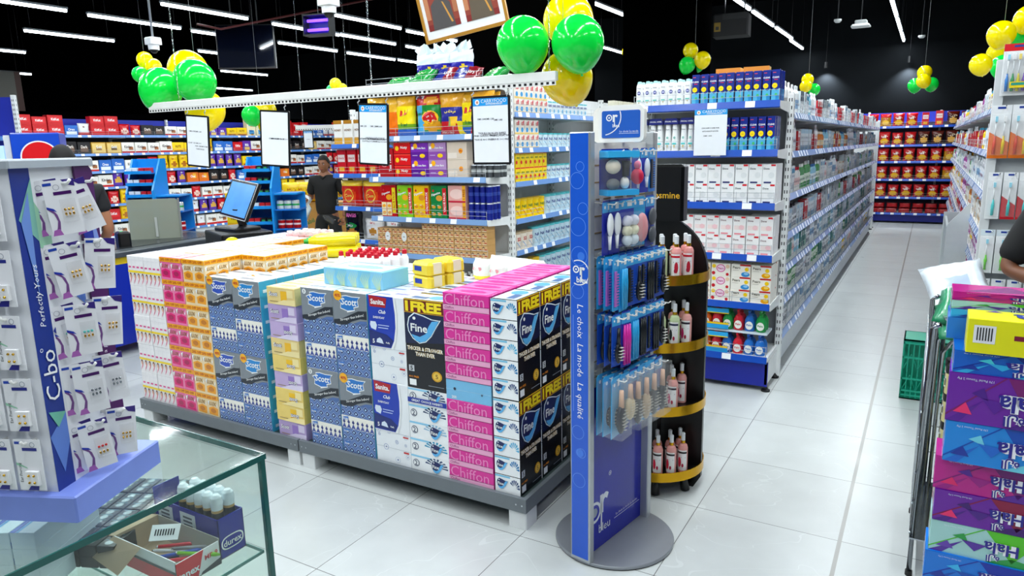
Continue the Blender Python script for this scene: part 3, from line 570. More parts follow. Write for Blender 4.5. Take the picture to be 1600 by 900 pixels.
def scott(key, n5, blue, lower):
    w, d, h = .212, .115, .418; b = MB(); b.bbox(-w/2, 0, 0, w/2, d, h, M('F0F0EC', .3), .002); A = front(b, w, h)
    pal = [('5C7AB4', '182468', 'B8CCE8'), ('F2EFE4', '2A3A8C', 'E05050')]
    seq = {0: (0, 1, 0, 0), 1: (0, 0, 1, 0)}[lower]
    hb = .64/4
    for k in range(4):
        c = pal[seq[k]]; v = k*hb
        A.rect(0, v, 1, v+hb, M(c[0], .3), 1)
        if seq[k] == 0:
            for i in range(5):
                for j in (0, 1):
                    u = (i+.3+(j*.5))/4.9; vv = v+hb*(.27+.48*j); A.poly([(max(0, u-.095), vv), (u, vv-.042), (min(1, u+.095), vv), (u, vv+.042)], M('A4BEE4', .3), 2); A.poly([(max(0, u-.075), vv), (u, vv-.034), (min(1, u+.075), vv), (u, vv+.034)], M(c[1], .3), 3); A.poly([(u-.032, vv), (u, vv-.015), (min(1, u+.032), vv), (u, vv+.015)], M('B8DCF4', .3), 4)
        else:
            n = 7
            for i in range(n):
                u = i/n; A.poly([(u, v), (u+.5/n, v+hb*.42), (u+1/n, v), (u+.5/n, v+.01)], M('3A4C98', .3), 2); A.poly([(u+.2/n, v+hb*.5), (u+.5/n, v+hb*.72), (u+.8/n, v+hb*.5), (u+.5/n, v+hb*.36)], M('22307C', .3), 2)
        A.poly([(.04, v+hb*.62), (.22, v+hb*.72), (.22, v+hb*.95), (.05, v+hb*.88)], M('2E74C8', .3), 4); A.text('Scott', .13, v+hb*.78, .15, hb*.3, WHITE, 5, shear=.2)
    g = M('80878E', .3); A.rect(0, .64, 1, 1, g, 4)
    A.poly([(0, .64), (0, .66), (.25, .68), (.5, .735), (.75, .79), (1, .80), (1, .70), (.8, .70), (.55, .66), (.4, .62), (.15, .60), (0, .615)], M('1C2430', .3), 5); A.poly([(.62, .64), (.8, .675), (1, .68), (1, .64)], M('4C6CA8', .3), 6)
    A.text('Stronger than before!', .56, .705, .74, .05, WHITE, 7, rot=14, bold=.01)
    s = M(blue, .3)
    A.poly([(.22, .80), (.42, .775), (.42, .76), (.66, .79), (.64, .82), (.78, .84), (.76, .92), (.84, .96), (.6, .955), (.42, .965), (.28, .955), (.3, .93), (.16, .9), (.24, .87)], WHITE, 5)
    A.poly([(.24, .81), (.44, .785), (.64, .80), (.62, .83), (.76, .85), (.74, .91), (.8, .95), (.6, .945), (.42, .955), (.3, .945), (.32, .92), (.19, .895), (.26, .87)], s, 6); A.text('Scott', .5, .888, .46, .085, WHITE, 7, shear=.15)
    if n5: A.circ(.12, .955, .013, WHITE, 7); A.text('5', .12, .955, .06, .035, DARK, 8)
    else: A.circ(.16, .955, .026, M('F6B018', .3), 7); A.text('40%', .16, .955, .17, .04, M('C02020', .3), 8)
    T = topA(b, w, d, h); T.rect(.03, .1, .97, .9, M('E8F0F4', .2), 1); T.rect(.1, .3, .6, .5, M('8898A8', .2), 2); T.rect(.65, .4, .9, .8, M('C8D8E8', .2), 2)
    for Q in (sideR(b, w, d, h), sideL(b, w, d, h)):
        Q.rect(0, 0, 1, 1, M('3CA8D0', .3), 1)
        for k in range(5): Q.rect(.2, k*.2+.05, .8, k*.2+.09, M('DCEFF8', .3), 2)
    reg(key, b.mesh(key), w, d, h)
scott('scott_a', 0, '2C50B8', 0); scott('scott_b', 0, '1E88D0', 1); scott('scott_c', 1, '2470C8', 0); scott('scott_d', 0, '2478C8', 1)
def fine_logo(A, cu, cv, s, l, light=True):
    """drop-shaped emblem: s is half its width in metres"""
    k = s/A.w; q = s/A.h
    P = [(-1, .15), (-.9, .6), (-.55, .9), (0, .78), (.5, .62), (.95, .6), (1.02, .62), (.7, .1), (.45, -.35), (.1, -.72), (-.3, -.85), (-.7, -.6), (-.95, -.2)]
    f = lambda e, dx=0, dy=0: [(cu+(x*e+dx)*k, cv+(y*e+dy)*q) for x, y in P]
    A.poly(f(1.0), M('E8F4FF', .3), l); A.poly(f(.93, -.01, 0), M('0E1F5C', .3), l+1)
    A.poly([(cu+x*k, cv+y*q) for x, y in [(.9, .56), (.5, .5), (.3, .2), (.1, -.25), (-.25, -.45), (-.75, -.35), (-.5, -.7), (-.2, -.76), (.1, -.64), (.42, -.3), (.66, .1)]], M('58B0E8' if light else '3C90D8', .3), l+2)
    A.text('Fine', cu-.28*k, cv+.05*q, 1.0*k, .62*q, WHITE, l+3); A.circ(cu-.55*k, cv+.58*q, s*.09, WHITE, l+3)
def fine_end(A, v0, v1, k, mirror=False):
    """one white tissue box end with emblem and blue ornament"""
    hh = v1-v0; A.rect(0, v0, 1, v1, M('F4F6F7', .3), 1); A.rect(0, v1-hh*.12, .6, v1-hh*.02, M('7CC4E4', .3), 2)
    c = M(['2E4A7C', '1C7CB8', '58B4DC', '3C5C90', '2C94C8'][k % 5], .3)
    for i in range(7):
        a = i*.42; r = .19; A.poly([(.78+r*.3*math.cos(a), v0+hh*(.42+.12*math.sin(a))), (.78+r*math.cos(a-.16), v0+hh*(.42+.42*math.sin(a-.16))), (.78+r*1.1*math.cos(a), v0+hh*(.42+.45*math.sin(a))), (.78+r*math.cos(a+.16), v0+hh*(.42+.42*math.sin(a+.16)))], c, 2)
    fine_logo(A, .3, v0+hh*.5, min(A.w*.24, A.h*hh*.42), 3)
def fine_black(key, sides=True):
    w, d, h = .2, .128, .44; b = MB(); b.bbox(-w/2, 0, 0, w/2, d, h, M('0A0D18', .25), .002); A = front(b, w, h)
    A.rect(0, .85, 1, 1, M('6E0E10', .3), 1); A.text('1FREE', .5, .922, .92, .115, M('FFE020', .3), 3, bold=.05, fit=False); A.rect(0, .99, 1, 1, M('F0C020', .3), 2); A.rect(0, .85, 1, .857, M('D8A018', .3), 2)
    A.poly([(0, .5), (1, .55), (1, .85), (0, .85)], M('0E1A40', .25), 1)
    fine_logo(A, .5, .68, w*.43, 3)
    for s, v, wd in (('THICKER & STRONGER', .455, .92), ('THAN EVER', .395, .5)): A.text(s, .5, v, wd, .048, M('D8B040', .3), 2, bold=.06, fit=False); A.text(s, .5, v, wd, .044, WHITE, 3, bold=.01, fit=False)
    A.circ(.78, .17, .026, M('D8A018', .3), 2, n=18); A.circ(.78, .17, .019, M('F0C850', .3), 3); A.text('5', .78, .17, .1, .05, M('8A6010', .3), 4)
    A.rect(.06, .19, .2, .26, M('C8CCD0', .4), 2); A.text('5', .13, .225, .1, .05, DARK, 3); A.text('4+1 FREE', .18, .13, .26, .03, M('F09020', .3), 2); A.rect(.06, .03, .24, .1, WHITE, 2); A.rect(.55, .05, .95, .056, M('9098A0', .4), 2)
    for Q in (sideR(b, w, d, h), sideL(b, w, d, h)):
        for k in range(5): fine_end(Q, k*.2+.004, (k+1)*.2-.004, k)
    T = topA(b, w, d, h); T.rect(.02, .05, .98, .95, M('DCEAF2', .2), 1); T.rect(.1, .2, .5, .5, M('4C6CA0', .3), 2); T.ell(.7, .5, .2, .3, M('58A8D8', .3), 2)
    reg(key, b.mesh(key), w, d, h)
fine_black('fine_black')
def box_one(key, w, d, h, base, fn, top=None):
    b = MB(); b.bbox(-w/2, 0, 0, w/2, d, h, M(base, .3), .0015); fn(front(b, w, h), b)
    if top: T = topA(b, w, d, h); T.rect(.06, .1, .94, .9, M(top, .25), 1); T.ell(.5, .5, .3, .2, M(base, .3), 2)
    reg(key, b.mesh(key), w, d, h)
def chif(A, b):
    A.rect(0, 0, 1, .33, M('EDA8CC', .3), 1); A.text('Chiffon', .47, .64, .86, .66, M('F088C4', .3), 2, bold=.0); A.rect(0, .325, 1, .345, M('6C1050', .3), 3); A.text('Chiffon', .14, .17, .2, .16, M('903070', .3), 2, bold=.0); A.rect(0, 0, 1, .02, M('8C2060', .3), 3)
box_one('chiffon', .24, .118, .0785, 'E02C98', chif, top='F27CC0')
box_one('chiffon_blue', .24, .118, .094, '78BCE4', lambda A, b: (A.rect(.0, .5, 1, .52, M('A8D4EE', .3), 1), A.circ(.2, .55, .007, M('2C3850', .4), 2), A.circ(.8, .45, .005, M('506880', .4), 2), A.text('200', .18, .14, .14, .14, WHITE, 2)))
def sanita(key):
    w, d, h = .215, .115, .418; b = MB(); b.bbox(-w/2, 0, 0, w/2, d, h, M('ECEFF2', .3), .002); A = front(b, w, h)
    for i in range(26):
        u, v = random.uniform(.05, .95), random.uniform(.03, .95); r = random.uniform(.007, .017); A.ring(u if r < .0 else min(max(u, .09), .91), v, r, .0025, M(random.choice(['B4C0D8', '8C9CC4', 'C8D2E0']), .4), 1, 10); A.circ(min(max(u, .09), .91), v, r*.3, M('6C7CB0', .4), 1, 6)
    A.poly([(0, .40), (.66, .40), (.74, .5), (.79, .65), (.80, .8), (.76, 1), (0, 1)], WHITE, 3); A.poly([(0, .41), (.6, .41), (.69, .5), (.745, .65), (.75, .8), (.71, 1), (0, 1)], M('1238B0', .25), 4)
    A.poly([(0, .42), (.6, .42), (.67, .5), (.5, .56), (0, .60)], M('0E2470', .25), 5)
    A.poly([(.06, .87), (.5, .87), (.54, .98), (.04, 1)], M('B01420', .3), 5); A.text('Sanita.', .29, .93, .4, .07, WHITE, 6, bold=.03); A.text('Club', .4, .82, .2, .05, WHITE, 5, shear=.3); A.text('EVERYDAY', .3, .75, .32, .025, WHITE, 5)
    A.poly([(.07, .62), (.2, .6), (.24, .66), (.2, .7), (.06, .7), (.04, .66)], M('D8E4F4', .4), 6); A.rect(.27, .66, .58, .67, M('B8C8F0', .4), 6); A.rect(.27, .63, .55, .64, M('B8C8F0', .4), 6)
    A.text('5', .12, .47, .1, .05, WHITE, 6); A.poly([(.2, .46), (.4, .45), (.36, .5), (.3, .52), (.22, .5)], M('DCE8F8', .4), 6); A.text('Fluffy', .52, .465, .2, .025, WHITE, 6)
    A.rect(0, .395, 1, .4, M('C8D0D8', .4), 2); A.rect(0, .2, 1, .203, M('A8B0B8', .4), 2); A.rect(.8, .36, .95, .375, M('C81820', .3), 2); A.rect(.8, .17, .95, .19, M('C81820', .3), 2)
    T = topA(b, w, d, h); T.rect(.02, .05, .98, .95, M('E4ECF6', .2), 1); T.rect(.1, .3, .5, .4, M('6868C0', .3), 2); T.rect(.55, .5, .9, .7, M('9C8CD0', .3), 2)
    reg(key, b.mesh(key), w, d, h)
sanita('sanita')
def finew(A, b, rot):
    A.rect(0, .86, .55, .97, M('8CCCEC', .3), 1); A.circ(.13, .5, .019, M('5C6478', .4), 2, 18); A.circ(.13, .5, .015, WHITE, 3, 18); A.text('2', .13, .5, .08, .3, M('3C4460', .4), 4)
    for i in range(9): a = i*.35; A.poly([(.66+.06*math.cos(a), .5+.2*math.sin(a)), (.66+.3*math.cos(a-.1), .5+.5*math.sin(a-.1)), (.66+.3*math.cos(a+.1), .5+.5*math.sin(a+.1))], M(['2C4470', '1C98C0', '94BCD8'][rot], .3), 1)
    fine_logo(A, .7, .5, .038, 3)
for r in range(3): box_one('fine_w%d' % r, .222, .118, .083, 'F2F4F5', lambda A, b, r=r: finew(A, b, r), top='E0ECF4')
box_one('fine_band', .222, .118, .080, 'F2F4F5', lambda A, b: (finew(A, b, 0), A.rect(0, .12, 1, .42, M('10309C', .3), 8), A.text('GREAT CHOICE HABIBTI', .5, .27, .8, .16, WHITE, 9)), top='E0ECF4')
def scb(c1, c2, c3, up):
    def f(A, b):
        A.rect(.5, .1, .72, .8, M(c2, .3), 1); A.poly([(.2, 0), (1, 0), (1, .35), (.6, .3)], M(c3, .3), 2); A.rect(.73, .45, .95, .9, M(c3, .3), 2)
        A.text('Scott', .25 if up else .66, .6 if up else .4, .3, .34, M('5A3A70', .4), 3, rot=0 if up else 180, shear=.15, bold=.07); A.text('Scott', .25 if up else .66, .6 if up else .4, .3, .34, WHITE, 4, rot=0 if up else 180, shear=.15); A.rect(.1, .15, .4, .19, M('A08858', .4), 3)
    return f
box_one('scott_yel', .205, .112, .0905, 'E8CE88', scb(0, 'F0B820', 'F2DFA0', 1), top='F0E4C0'); box_one('scott_yel2', .205, .112, .0905, 'EED070', scb(0, 'F4C010', 'F8E4A0', 0), top='F0E4C0')
box_one('scott_pur', .205, .112, .0905, 'B49CCC', scb(0, '9474C0', 'D8CCE6', 1), top='DCD0E8'); box_one('scott_pur2', .205, .112, .0905, 'C0A8D4', scb(0, '9474C0', 'E0D4EC', 0), top='DCD0E8')
def lux(key, base, blot, tape):
    w, d, h = .195, .16, .131; b = MB(); b.bbox(-w/2, 0, 0, w/2, d, h, M(base, .25), .003)
    for A in (front(b, w, h), sideR(b, w, d, h), sideL(b, w, d, h)):
        for i in range(2):
            u = i*.5; A.poly([(u+.06, .12), (u+.44, .1), (u+.46, .42), (u+.25, .5), (u+.05, .4)], M(blot, .25), 1); A.ell(u+.25, .3, .12, .11, M(tape, .25), 2); A.text('LUX', u+.25, .62, .3, .18, M('8A6430' if base[0] == 'F' else 'C06090', .3), 3); A.rect(u+.495, .0, u+.503, .8, M('D8C8B0', .3), 1)
            A.poly([(u+.05, .5), (u+.12, .75), (u+.02, .7)], WHITE, 2); A.poly([(u+.4, .55), (u+.47, .72), (u+.44, .5)], WHITE, 2)
        A.rect(0, .8, 1, 1, M('F8AC10', .3), 3); A.text('20% OFF 20% OFF', .5, .9, .92, .13, M('B03010', .3), 4)
    T = topA(b, w, d, h)
    for i in range(2):
        for j in range(3): T.rect(.04+i*.49, .04+j*.32, .46+i*.49, .33+j*.32, M('F6F2F0', .2), 1); T.rect(.1+i*.49, .12+j*.32, .35+i*.49, .2+j*.32, M('F0D8DC' if j % 2 else 'E8DCC8', .3), 2)
    reg(key, b.mesh(key), w, d, h)
lux('lux_pink', 'F070A8', 'E01870', 'B01858'); lux('lux_cream', 'F2D8A8', 'F0A020', 'C87818')
def facial(key):
    w, d, h = .158, .2, .1815; b = MB(); b.bbox(-w/2, 0, 0, w/2, d, h, M('F2EFF0', .25), .002)
    for A, n in ((front(b, w, h), 4), (sideR(b, w, d, h), 5), (sideL(b, w, d, h), 5)):
        for i in range(n):
            u = i/n; A.rect(u, 0, u+.006, 1, M('C8C4CC', .4), 1); A.rect(u+.25/n, .6, u+.85/n, .655, M('E05090', .3), 2); A.rect(u+.1/n, .86, u+.8/n, .87, M('D8D4DC', .4), 2)
            A.rect(u, .44, u+1/n, .51, M('F8D820', .3), 2); A.ell(u+.55/n, .34, .28/n, .09, M('6A4438', .4), 2); A.ell(u+.55/n, .31, .2/n, .075, M('E8B49C', .4), 3); A.poly([(u+.1/n, .05), (u+.4/n, .2), (u+.8/n, .3), (u+.84/n, .29), (u+.5/n, .15)], M('E87898', .3), 2)
    T = topA(b, w, d, h)
    for i in range(4):
        for j in range(5): T.rect(i/4+.02, j/5+.02, i/4+.23, j/5+.18, M('FBFAFA', .2), 1); T.rect(i/4+.06, j/5+.07, i/4+.16, j/5+.1, M('E8B8CC', .3), 2)
    reg(key, b.mesh(key), w, d, h)
facial('facial')
I0 = Fr(0, 2.462, 0)
TIER = ['bottom', 'second', 'third', 'fourth', 'fifth', 'sixth', 'seventh', 'eighth', 'ninth', 'tenth', 'eleventh']
def stack(key, x, desc, cat, name, group, where, tiers, depth, rows=1, y0=0, skip=()):
    ks = key if isinstance(key, list) else [key]*tiers; ds = desc if isinstance(desc, list) else [desc]*tiers
    for r in range(rows):
        z = Z0
        for t in range(tiers):
            k = ks[t]; me, w, d, h = GD[k]
            lb = '%s, %s layer%s, %s' % (ds[t], 'top' if t == tiers-1 else TIER[t], '' if r == 0 else ', %s row back' % nth(r), where)
            it(k, I0, x+random.uniform(-.0015, .0015), y0+r*depth+random.uniform(-.002, .002), z, lb, cat, name, group, rz=random.uniform(-.008, .008)); z += h+.0008
for i, x in enumerate((-4.065, -3.903)): stack('facial', x, 'shrink pack of white face cartons', 'carton pack', 'carton_pack', 'white face carton packs', ['outer column by the checkout', 'column beside the pink soaps'][i], 5, .205, 6)
stack('lux_pink', -3.722, 'pink soap multipack with orange tape', 'soap multipack', 'soap_multipack', 'soap multipacks', 'pink column', 7, .165, 1)
stack('lux_cream', -3.722, 'cream soap multipack with orange tape', 'soap multipack', 'soap_multipack', 'soap multipacks', 'behind the pink column', 7, .165, 5, y0=.167)
stack('lux_cream', -3.522, 'cream soap multipack with orange tape', 'soap multipack', 'soap_multipack', 'soap multipacks', 'column beside the pink one', 7, .165, 4)
stack('lux_cream', -3.522+.2, 'cream soap multipack with orange tape', 'soap multipack', 'soap_multipack', 'soap multipacks', 'behind the grey bundles', 7, .165, 3, y0=.25)
for i, (k, x) in enumerate((('scott_a', -3.312), ('scott_b', -3.095), ('scott_c', -2.575), ('scott_d', -2.357))):
    w_ = ['touching the cream soaps', 'touching the yellow boxes', 'after the yellow and lilac boxes', 'touching the blue and white bundles'][i]
    if i == 0: stack(k, x, 'grey and blue tissue bundle', 'tissue bundle', 'tissue_bundle', 'grey and blue tissue bundles', w_, 2, .12, 2)
    else: stack(k, x, 'grey and blue tissue bundle', 'tissue bundle', 'tissue_bundle', 'grey and blue tissue bundles', w_, 2, .12, 6)
ky = ['scott_pur2', 'scott_yel2', 'scott_yel2', 'scott_pur2', 'scott_yel2', 'scott_yel', 'scott_yel2', 'scott_pur', 'scott_pur', 'scott_yel']
ky = ['scott_pur', 'scott_yel2', 'scott_yel2', 'scott_pur2', 'scott_yel2', 'scott_yel', 'scott_pur2', 'scott_pur', 'scott_yel']
stack(ky, -2.83, ['%s tissue box' % ('lilac' if 'pur' in k else 'yellow') for k in ky], 'tissue box', 'tissue_box', 'yellow and lilac tissue boxes', 'yellow and lilac column', 9, .117, 5)
stack('sanita', -2.135, 'red-labelled blue and white bundle', 'tissue bundle', 'tissue_bundle', 'blue and white tissue bundles', 'beside the black one', 2, .12, 5)
kf = ['fine_w0', 'fine_w1', 'fine_w2', 'fine_w0', 'fine_band']
for r in range(4):
    z = Z0
    for t, k in enumerate(kf): it(k, I0, -1.915, r*.122, z, '%s tissue box under the black bundle, %s up%s' % ('blue-banded white' if k == 'fine_band' else 'white', nth(t), ', %s row back' % nth(r) if r else ''), 'tissue box', 'tissue_box', 'white tissue boxes under the black bundle'); z += GD[k][3]+.001
    it('fine_black', I0, -1.915, r*.132 if r else 0, z, 'black and navy tissue bundle facing the front%s' % (', %s row back' % nth(r) if r else ''), 'tissue bundle', 'tissue_bundle', 'black tissue bundles', sc=(1.1, .93, .96))
kc = ['chiffon']*5+['chiffon_blue']+['chiffon']*4
stack(kc+['chiffon'], -1.685, ['pink tissue box']*5+['plain pale blue tissue box']+['pink tissue box']*5, 'tissue box', 'tissue_box', 'pink tissue boxes', 'pink column', 11, .121, 7)
for t in range(2):
    for k in range(6):
        it('fine_black', Fr(-1.43, 2.565, R(90)), k*.206, 0, Z0+t*.442, 'black and navy tissue bundle on the flank, %s from the island corner, %s tier' % (nth(k), 'upper' if t else 'lower'), 'tissue bundle', 'tissue_bundle', 'black tissue bundles on the island flank', rz=random.uniform(-.006, .006))
for k in range(3): it('facial', I0, -2.05+.0-k*.3, .75, Z0, 'white carton pack hidden in the island core, %s from the pink boxes' % nth(k), 'carton pack', 'carton_pack', 'carton packs inside the island') if False else None
b = MB(); b.bbox(-3.19, 3.19, Z0, -2.78, 3.82, .87, M('D8DCDC', .4)); b.build('display_riser', label='plain white riser under the red-capped bottles', cat='riser')
# goods laid on the back half of the island: a white riser carries them
b = MB(); b.bbox(-2.77, 3.22, Z0, -1.83, 3.82, .80, M('D8DCDC', .4)); b.build('display_riser', label='plain white riser under the goods on the back of the island', cat='riser')
b = MB(); b.bbox(-3.62, 3.22, Z0, -3.20, 3.84, .96, M('D8DCDC', .4)); b.build('display_riser', label='plain white riser under the yellow bottles at the back of the island', cat='riser')
def lying(i, x, y, z):
    t = put('dish_soap_bottle', None, (x, y, z), label='yellow bottle with green cap lying on its side, %s from the red caps, %s' % (nth(i % 3), 'upper layer' if i > 2 else 'lower layer'), cat='bottle', group='yellow bottles lying on the island'); t.rotation_euler = (0, 0, R(35))
    Yc = M('E8D810', .2); b = MB(); b.T = Matrix.Translation((0, 0, .038)) @ Matrix.Rotation(R(90), 4, 'Y') @ Matrix.Translation((0, 0, -.0)); b.lathe([(0, -.0, Yc), (.022, 0, Yc), (.036, .05, Yc), (.038, .2, Yc), (.034, .3, Yc), (0, .3, Yc)], 14, 0, 0, 1, .9); b.build('body', t)
    b = MB(); b.T = Matrix.Translation((0, 0, .038)) @ Matrix.Rotation(R(90), 4, 'Y'); b.lathe([(.016, .0, 0), (.017, -.03, M('20A838', .3)), (.0, -.032, M('20A838', .3))], 12); b.build('cap', t, label='green cap')
for i in range(6): lying(i, -3.44-.046*(i % 3)-.01*(i//3), 3.27+.066*(i % 3), .961+.07*(i//3))
def redcap(i, x, y, z):
    t = put('cream_bottle', None, (x, y, z), label='white bottle with red cap on the island, %s from the yellow bottles, %s row' % (nth(i % 6), nth(i//6)), cat='bottle', group='red-capped bottles on the island')
    b = MB(); w = M('F4F2F2', .3); b.lathe([(0, 0, w), (.024, 0, w), (.025, .1, w), (.014, .125, w), (.0, .126, w)], 12); b.build('body', t)
    b = MB(); r = M('C8142C', .25); b.lathe([(.014, .124, r), (.016, .128, r), (.015, .15, r), (.008, .156, r), (0, .156, r)], 10); b.build('cap', t, label='red cap')
b = MB(); b.bbox(-3.98, 3.5, Z0, -3.64, 3.84, .93, M('D8DCDC', .4)); b.build('display_riser', label='plain white riser under the pale pink bottles behind the soaps', cat='riser')
bottle('pinkb', .03, .16, 'F0B8B8', 'F6E4E2', 'F6E6E4', 'C06080', sq=.9, neck=.7)
for i in range(15): it('pinkb', I0, -3.93+.062*(i % 5), 1.06+.075*(i//5), .931, 'pale pink bottle behind the soap packs, %s from the yellow bottles, row %s' % (nth(4-i % 5), ['one', 'two', 'three'][i//5]), 'bottle', 'pink_bottle', 'pale pink bottles behind the soaps')
for i in range(24):
    x, y = -3.165+(i % 6)*.058+(i//6)*.012, 3.26+(i//6)*.075
    redcap(i, x, y, .871)
for i in range(5): it('ca2', Fr(-2.43, 2.98, R(8)), -.2+.075*i, 0, .983, 'pale blue patterned tissue box in the row on the bundles, %s from the yellow rolls' % nth(4-i), 'tissue box', 'pocket_tissue_box', 'pale blue boxes lying on the bundles', sc=(1.16, 3.6, .58)) if False else None
def lbox(A, b):
    for i in range(5):
        u = i*.2; A.rect(u+.002, 0, u+.198, 1, M('7CC4E0' if i % 2 else '8CCCE8', .3), 1)
        for j in range(5): A.poly([(u+.1+.012*j, 0), (u+.105+.014*j, 0), (u+.04+.03*j, .5), (u+.09+.03*j, .95), (u+.03+.03*j, .5)], M('D8E8A0', .3), 2)
box_one('blue_five', .40, .19, .085, '7CC4E0', lbox, top='E0F2F4')
b = MB(); b.bbox(-2.46, 3.10, Z0, -2.0, 3.20, .9, M('D8DCDC', .4)) if False else None
it('blue_five', Fr(-2.43, 2.57, R(-2)), 0, 0, .9815, 'pale blue wave-patterned tissue five-pack lying on the bundles', 'tissue pack', 'tissue_five_pack')
b = MB(); b.bbox(-.07, 0, 0, .07, .11, .062, M('F6D838', .3), .014); b.box(-.0705, .03, .004, .0705, .08, .058, M('F4EAC0', .4)); A = front(b, .14, .06); A.rect(.2, .3, .6, .7, M('2838A0', .4), 1); reg('roll_yel', b.mesh('roll_yel'), .14, .11, .062)
for i in range(4): it('roll_yel', Fr(-2.10, 2.74, R(-15)), (i % 2)*.0+.0, (i//2)*.125-.04, .9815+.063*(i % 2), 'yellow soft wipes pack behind the pale blue five-pack, %s of four' % nth(i), 'wipes pack', 'wipes_pack', 'yellow wipes packs')
bag('wrap_pack', .15, .19, .13, lambda u, v: 'F2E840' if .18 < v < .52 else ('F6E0E4' if v < .18 else 'F4F4F0'), lambda A: (A.ell(.5, .3, .3, .1, M('D8A08C', .3), 1), A.circ(.35, .72, .012, M('F0A0A8', .3), 1), A.circ(.65, .72, .012, M('F0A0A8', .3), 1)))
for i in range(7): it('wrap_pack', Fr(-2.05, 3.50, R(-12)), (i % 4)*.14-.26+.04, (i//4)*.14-.08, .802, 'clear-wrapped yellow and pink bottle pack behind the pink boxes, %s of the cluster' % nth(i), 'bottle pack', 'wrapped_bottle_pack', 'clear-wrapped yellow packs')
# ---------------------------------------------------------------- crisp and biscuit end display, milk-tin gondola behind it
G1 = Fr(-2.97, 5.14, R(90)); LV1 = [1.92, 1.63, 1.35, 1.04, .77, .50, .2]
bay('shelf_gondola', 'white gondola of milk tins running behind the biscuit display', G1, 3, 1.25, .36, LV1, 2.12, railc='6C94D0', kickc='0A1E9A', tagstep=.16)
E1 = Fr(-4.17, 4.70, 0); LE1 = [2.15, 1.745, 1.41, 1.075, .765, .43, .18]
bay('end_display', 'white end display of crisps, biscuits and bottles with pale blue rails', E1, 1, 1.19, .43, LE1, 2.2, railc='7CA0D0', kickc='0A1E9A', tagstep=.24)
carton('milk_red', .078, .06, .118, 'F0E8DC', [(0, 0, 1, .12, 'F4D078')], 'S26', 'D01828', (.6, .72, .6, .22), dots=[(.5, .3, .02, '3C9CD8'), (.78, .84, .012, 'E86878')])
carton('milk_w', .078, .06, .118, 'E8F0F2', [(0, .9, 1, 1, '58C0C8')], 'NAN', '28388C', (.5, .68, .8, .2), dots=[(.5, .3, .016, '60B8E0')])
carton('nido_box', .075, .06, .122, 'FFD810', [(0, .92, 1, 1, 'E02020')], 'NIDO', '1C7030', (.55, .66, .7, .18), dots=[(.2, .35, .016, 'E82020')])
def tin(key, r, h, body, lid, band, txt, tc):
    b = MB(); B = M(body, .25); b.lathe([(0, 0, B), (r, 0, B), (r, h*.9, B), (r*1.03, h*.9, M(lid, .3)), (r*1.03, h, M(lid, .3)), (0, h, M(lid, .3))], 16, 0, r)
    A = Art(b, 2*r, h, lambda u, v, l: (r*math.sin((u-.5)*1.9)*1.0, r-(r+.0007*l)*math.cos((u-.5)*1.9), v*h)); A.text(txt, .5, .62, .8, .2, M(tc, .3), 2)
    for i in range(8): a = i/8; A.poly([(.1+a*.5, .5-.35*a), (.2+a*.5, .42-.35*a), (.22+a*.5, .36-.35*a), (.12+a*.5, .44-.35*a)], M(band, .3), 1)
    reg(key, b.mesh(key), 2*r, 2*r, h)
tin('nido', .052, .165, 'FFD400', 'E8C020', 'D81820', 'NIDO', '1C7030'); tin('nan', .05, .17, 'C8E0EC', '58C0C8', '2888B8', 'NAN', '28388C'); tin('nan_s', .046, .13, 'D4E8F0', '58C0C8', '2888B8', 'NAN', '28388C'); tin('cere', .05, .155, 'F0E4D4', 'C8B090', '3C9CD8', 'S26', 'D01828')
def tins(z, a, na, b_, nb_, dsa, dsb, wh, ta=1, tb=1, pa=None, pb=None):
    wa = GD[a][1]; wb = GD[b_][1]; pa = pa or wa+.006; pb = pb or wb+.006
    run(a, G1, na, .04, .02, z, dsa, wh, 'tin' if 'box' not in a and 'milk' not in a else 'carton', 'milk_tin' if 'milk' not in a and 'box' not in a else 'milk_carton', 'milk goods, '+wh, tiers=ta, frm='the biscuit display', rev=False, pitch=pa)
    run(b_, G1, nb_, .04+na*pa+.01, .02, z, dsb, wh, 'tin' if 'milk' not in b_ else 'carton', 'milk_tin' if 'milk' not in b_ else 'milk_carton', 'milk goods, '+wh, tiers=tb, frm='the yellow ones' if 'nido' in a else 'the cream ones', rev=False, pitch=pb)
tins(1.92, 'milk_red', 7, 'milk_w', 10, 'red-lettered milk carton', 'navy-lettered milk carton', 'top shelf', 2, 1)
tins(1.63, 'milk_red', 5, 'nan_s', 12, 'red-lettered milk carton', 'pale blue milk tin', 'second milk shelf', 2, 1)
tins(1.35, 'nido_box', 7, 'nan_s', 10, 'yellow milk powder box', 'pale blue milk tin', 'third milk shelf', 2, 1)
tins(1.04, 'nido', 5, 'nan', 10, 'yellow milk powder tin', 'pale blue milk tin', 'fourth milk shelf')
tins(.77, 'cere', 3, 'nan', 12, 'cream baby food tin', 'pale blue milk tin', 'fifth milk shelf')
tins(.50, 'nido', 4, 'nan', 10, 'yellow milk powder tin', 'pale blue milk tin', 'sixth milk shelf')
for k, z in enumerate(LV1[:3]):
    x = 3.0
    run(['tin_g', 'tin_r', 'tin_b'][k], G1, 11, 2.2, .02, z, ['yellow-green cereal carton', 'orange cereal carton', 'blue cereal carton'][k], ORD2[k]+' milk shelf', 'carton', 'cereal_carton', 'cereal cartons beyond the pillar, '+ORD2[k]+' shelf', frm='the pillar', rev=False, sc=(1.6, 1, 1.9), pitch=.14)
b = MB(); b.box(-.015, 1.9, 1.95, .0, 4.6, 2.3, M('E4E6E4', .4)) if False else None
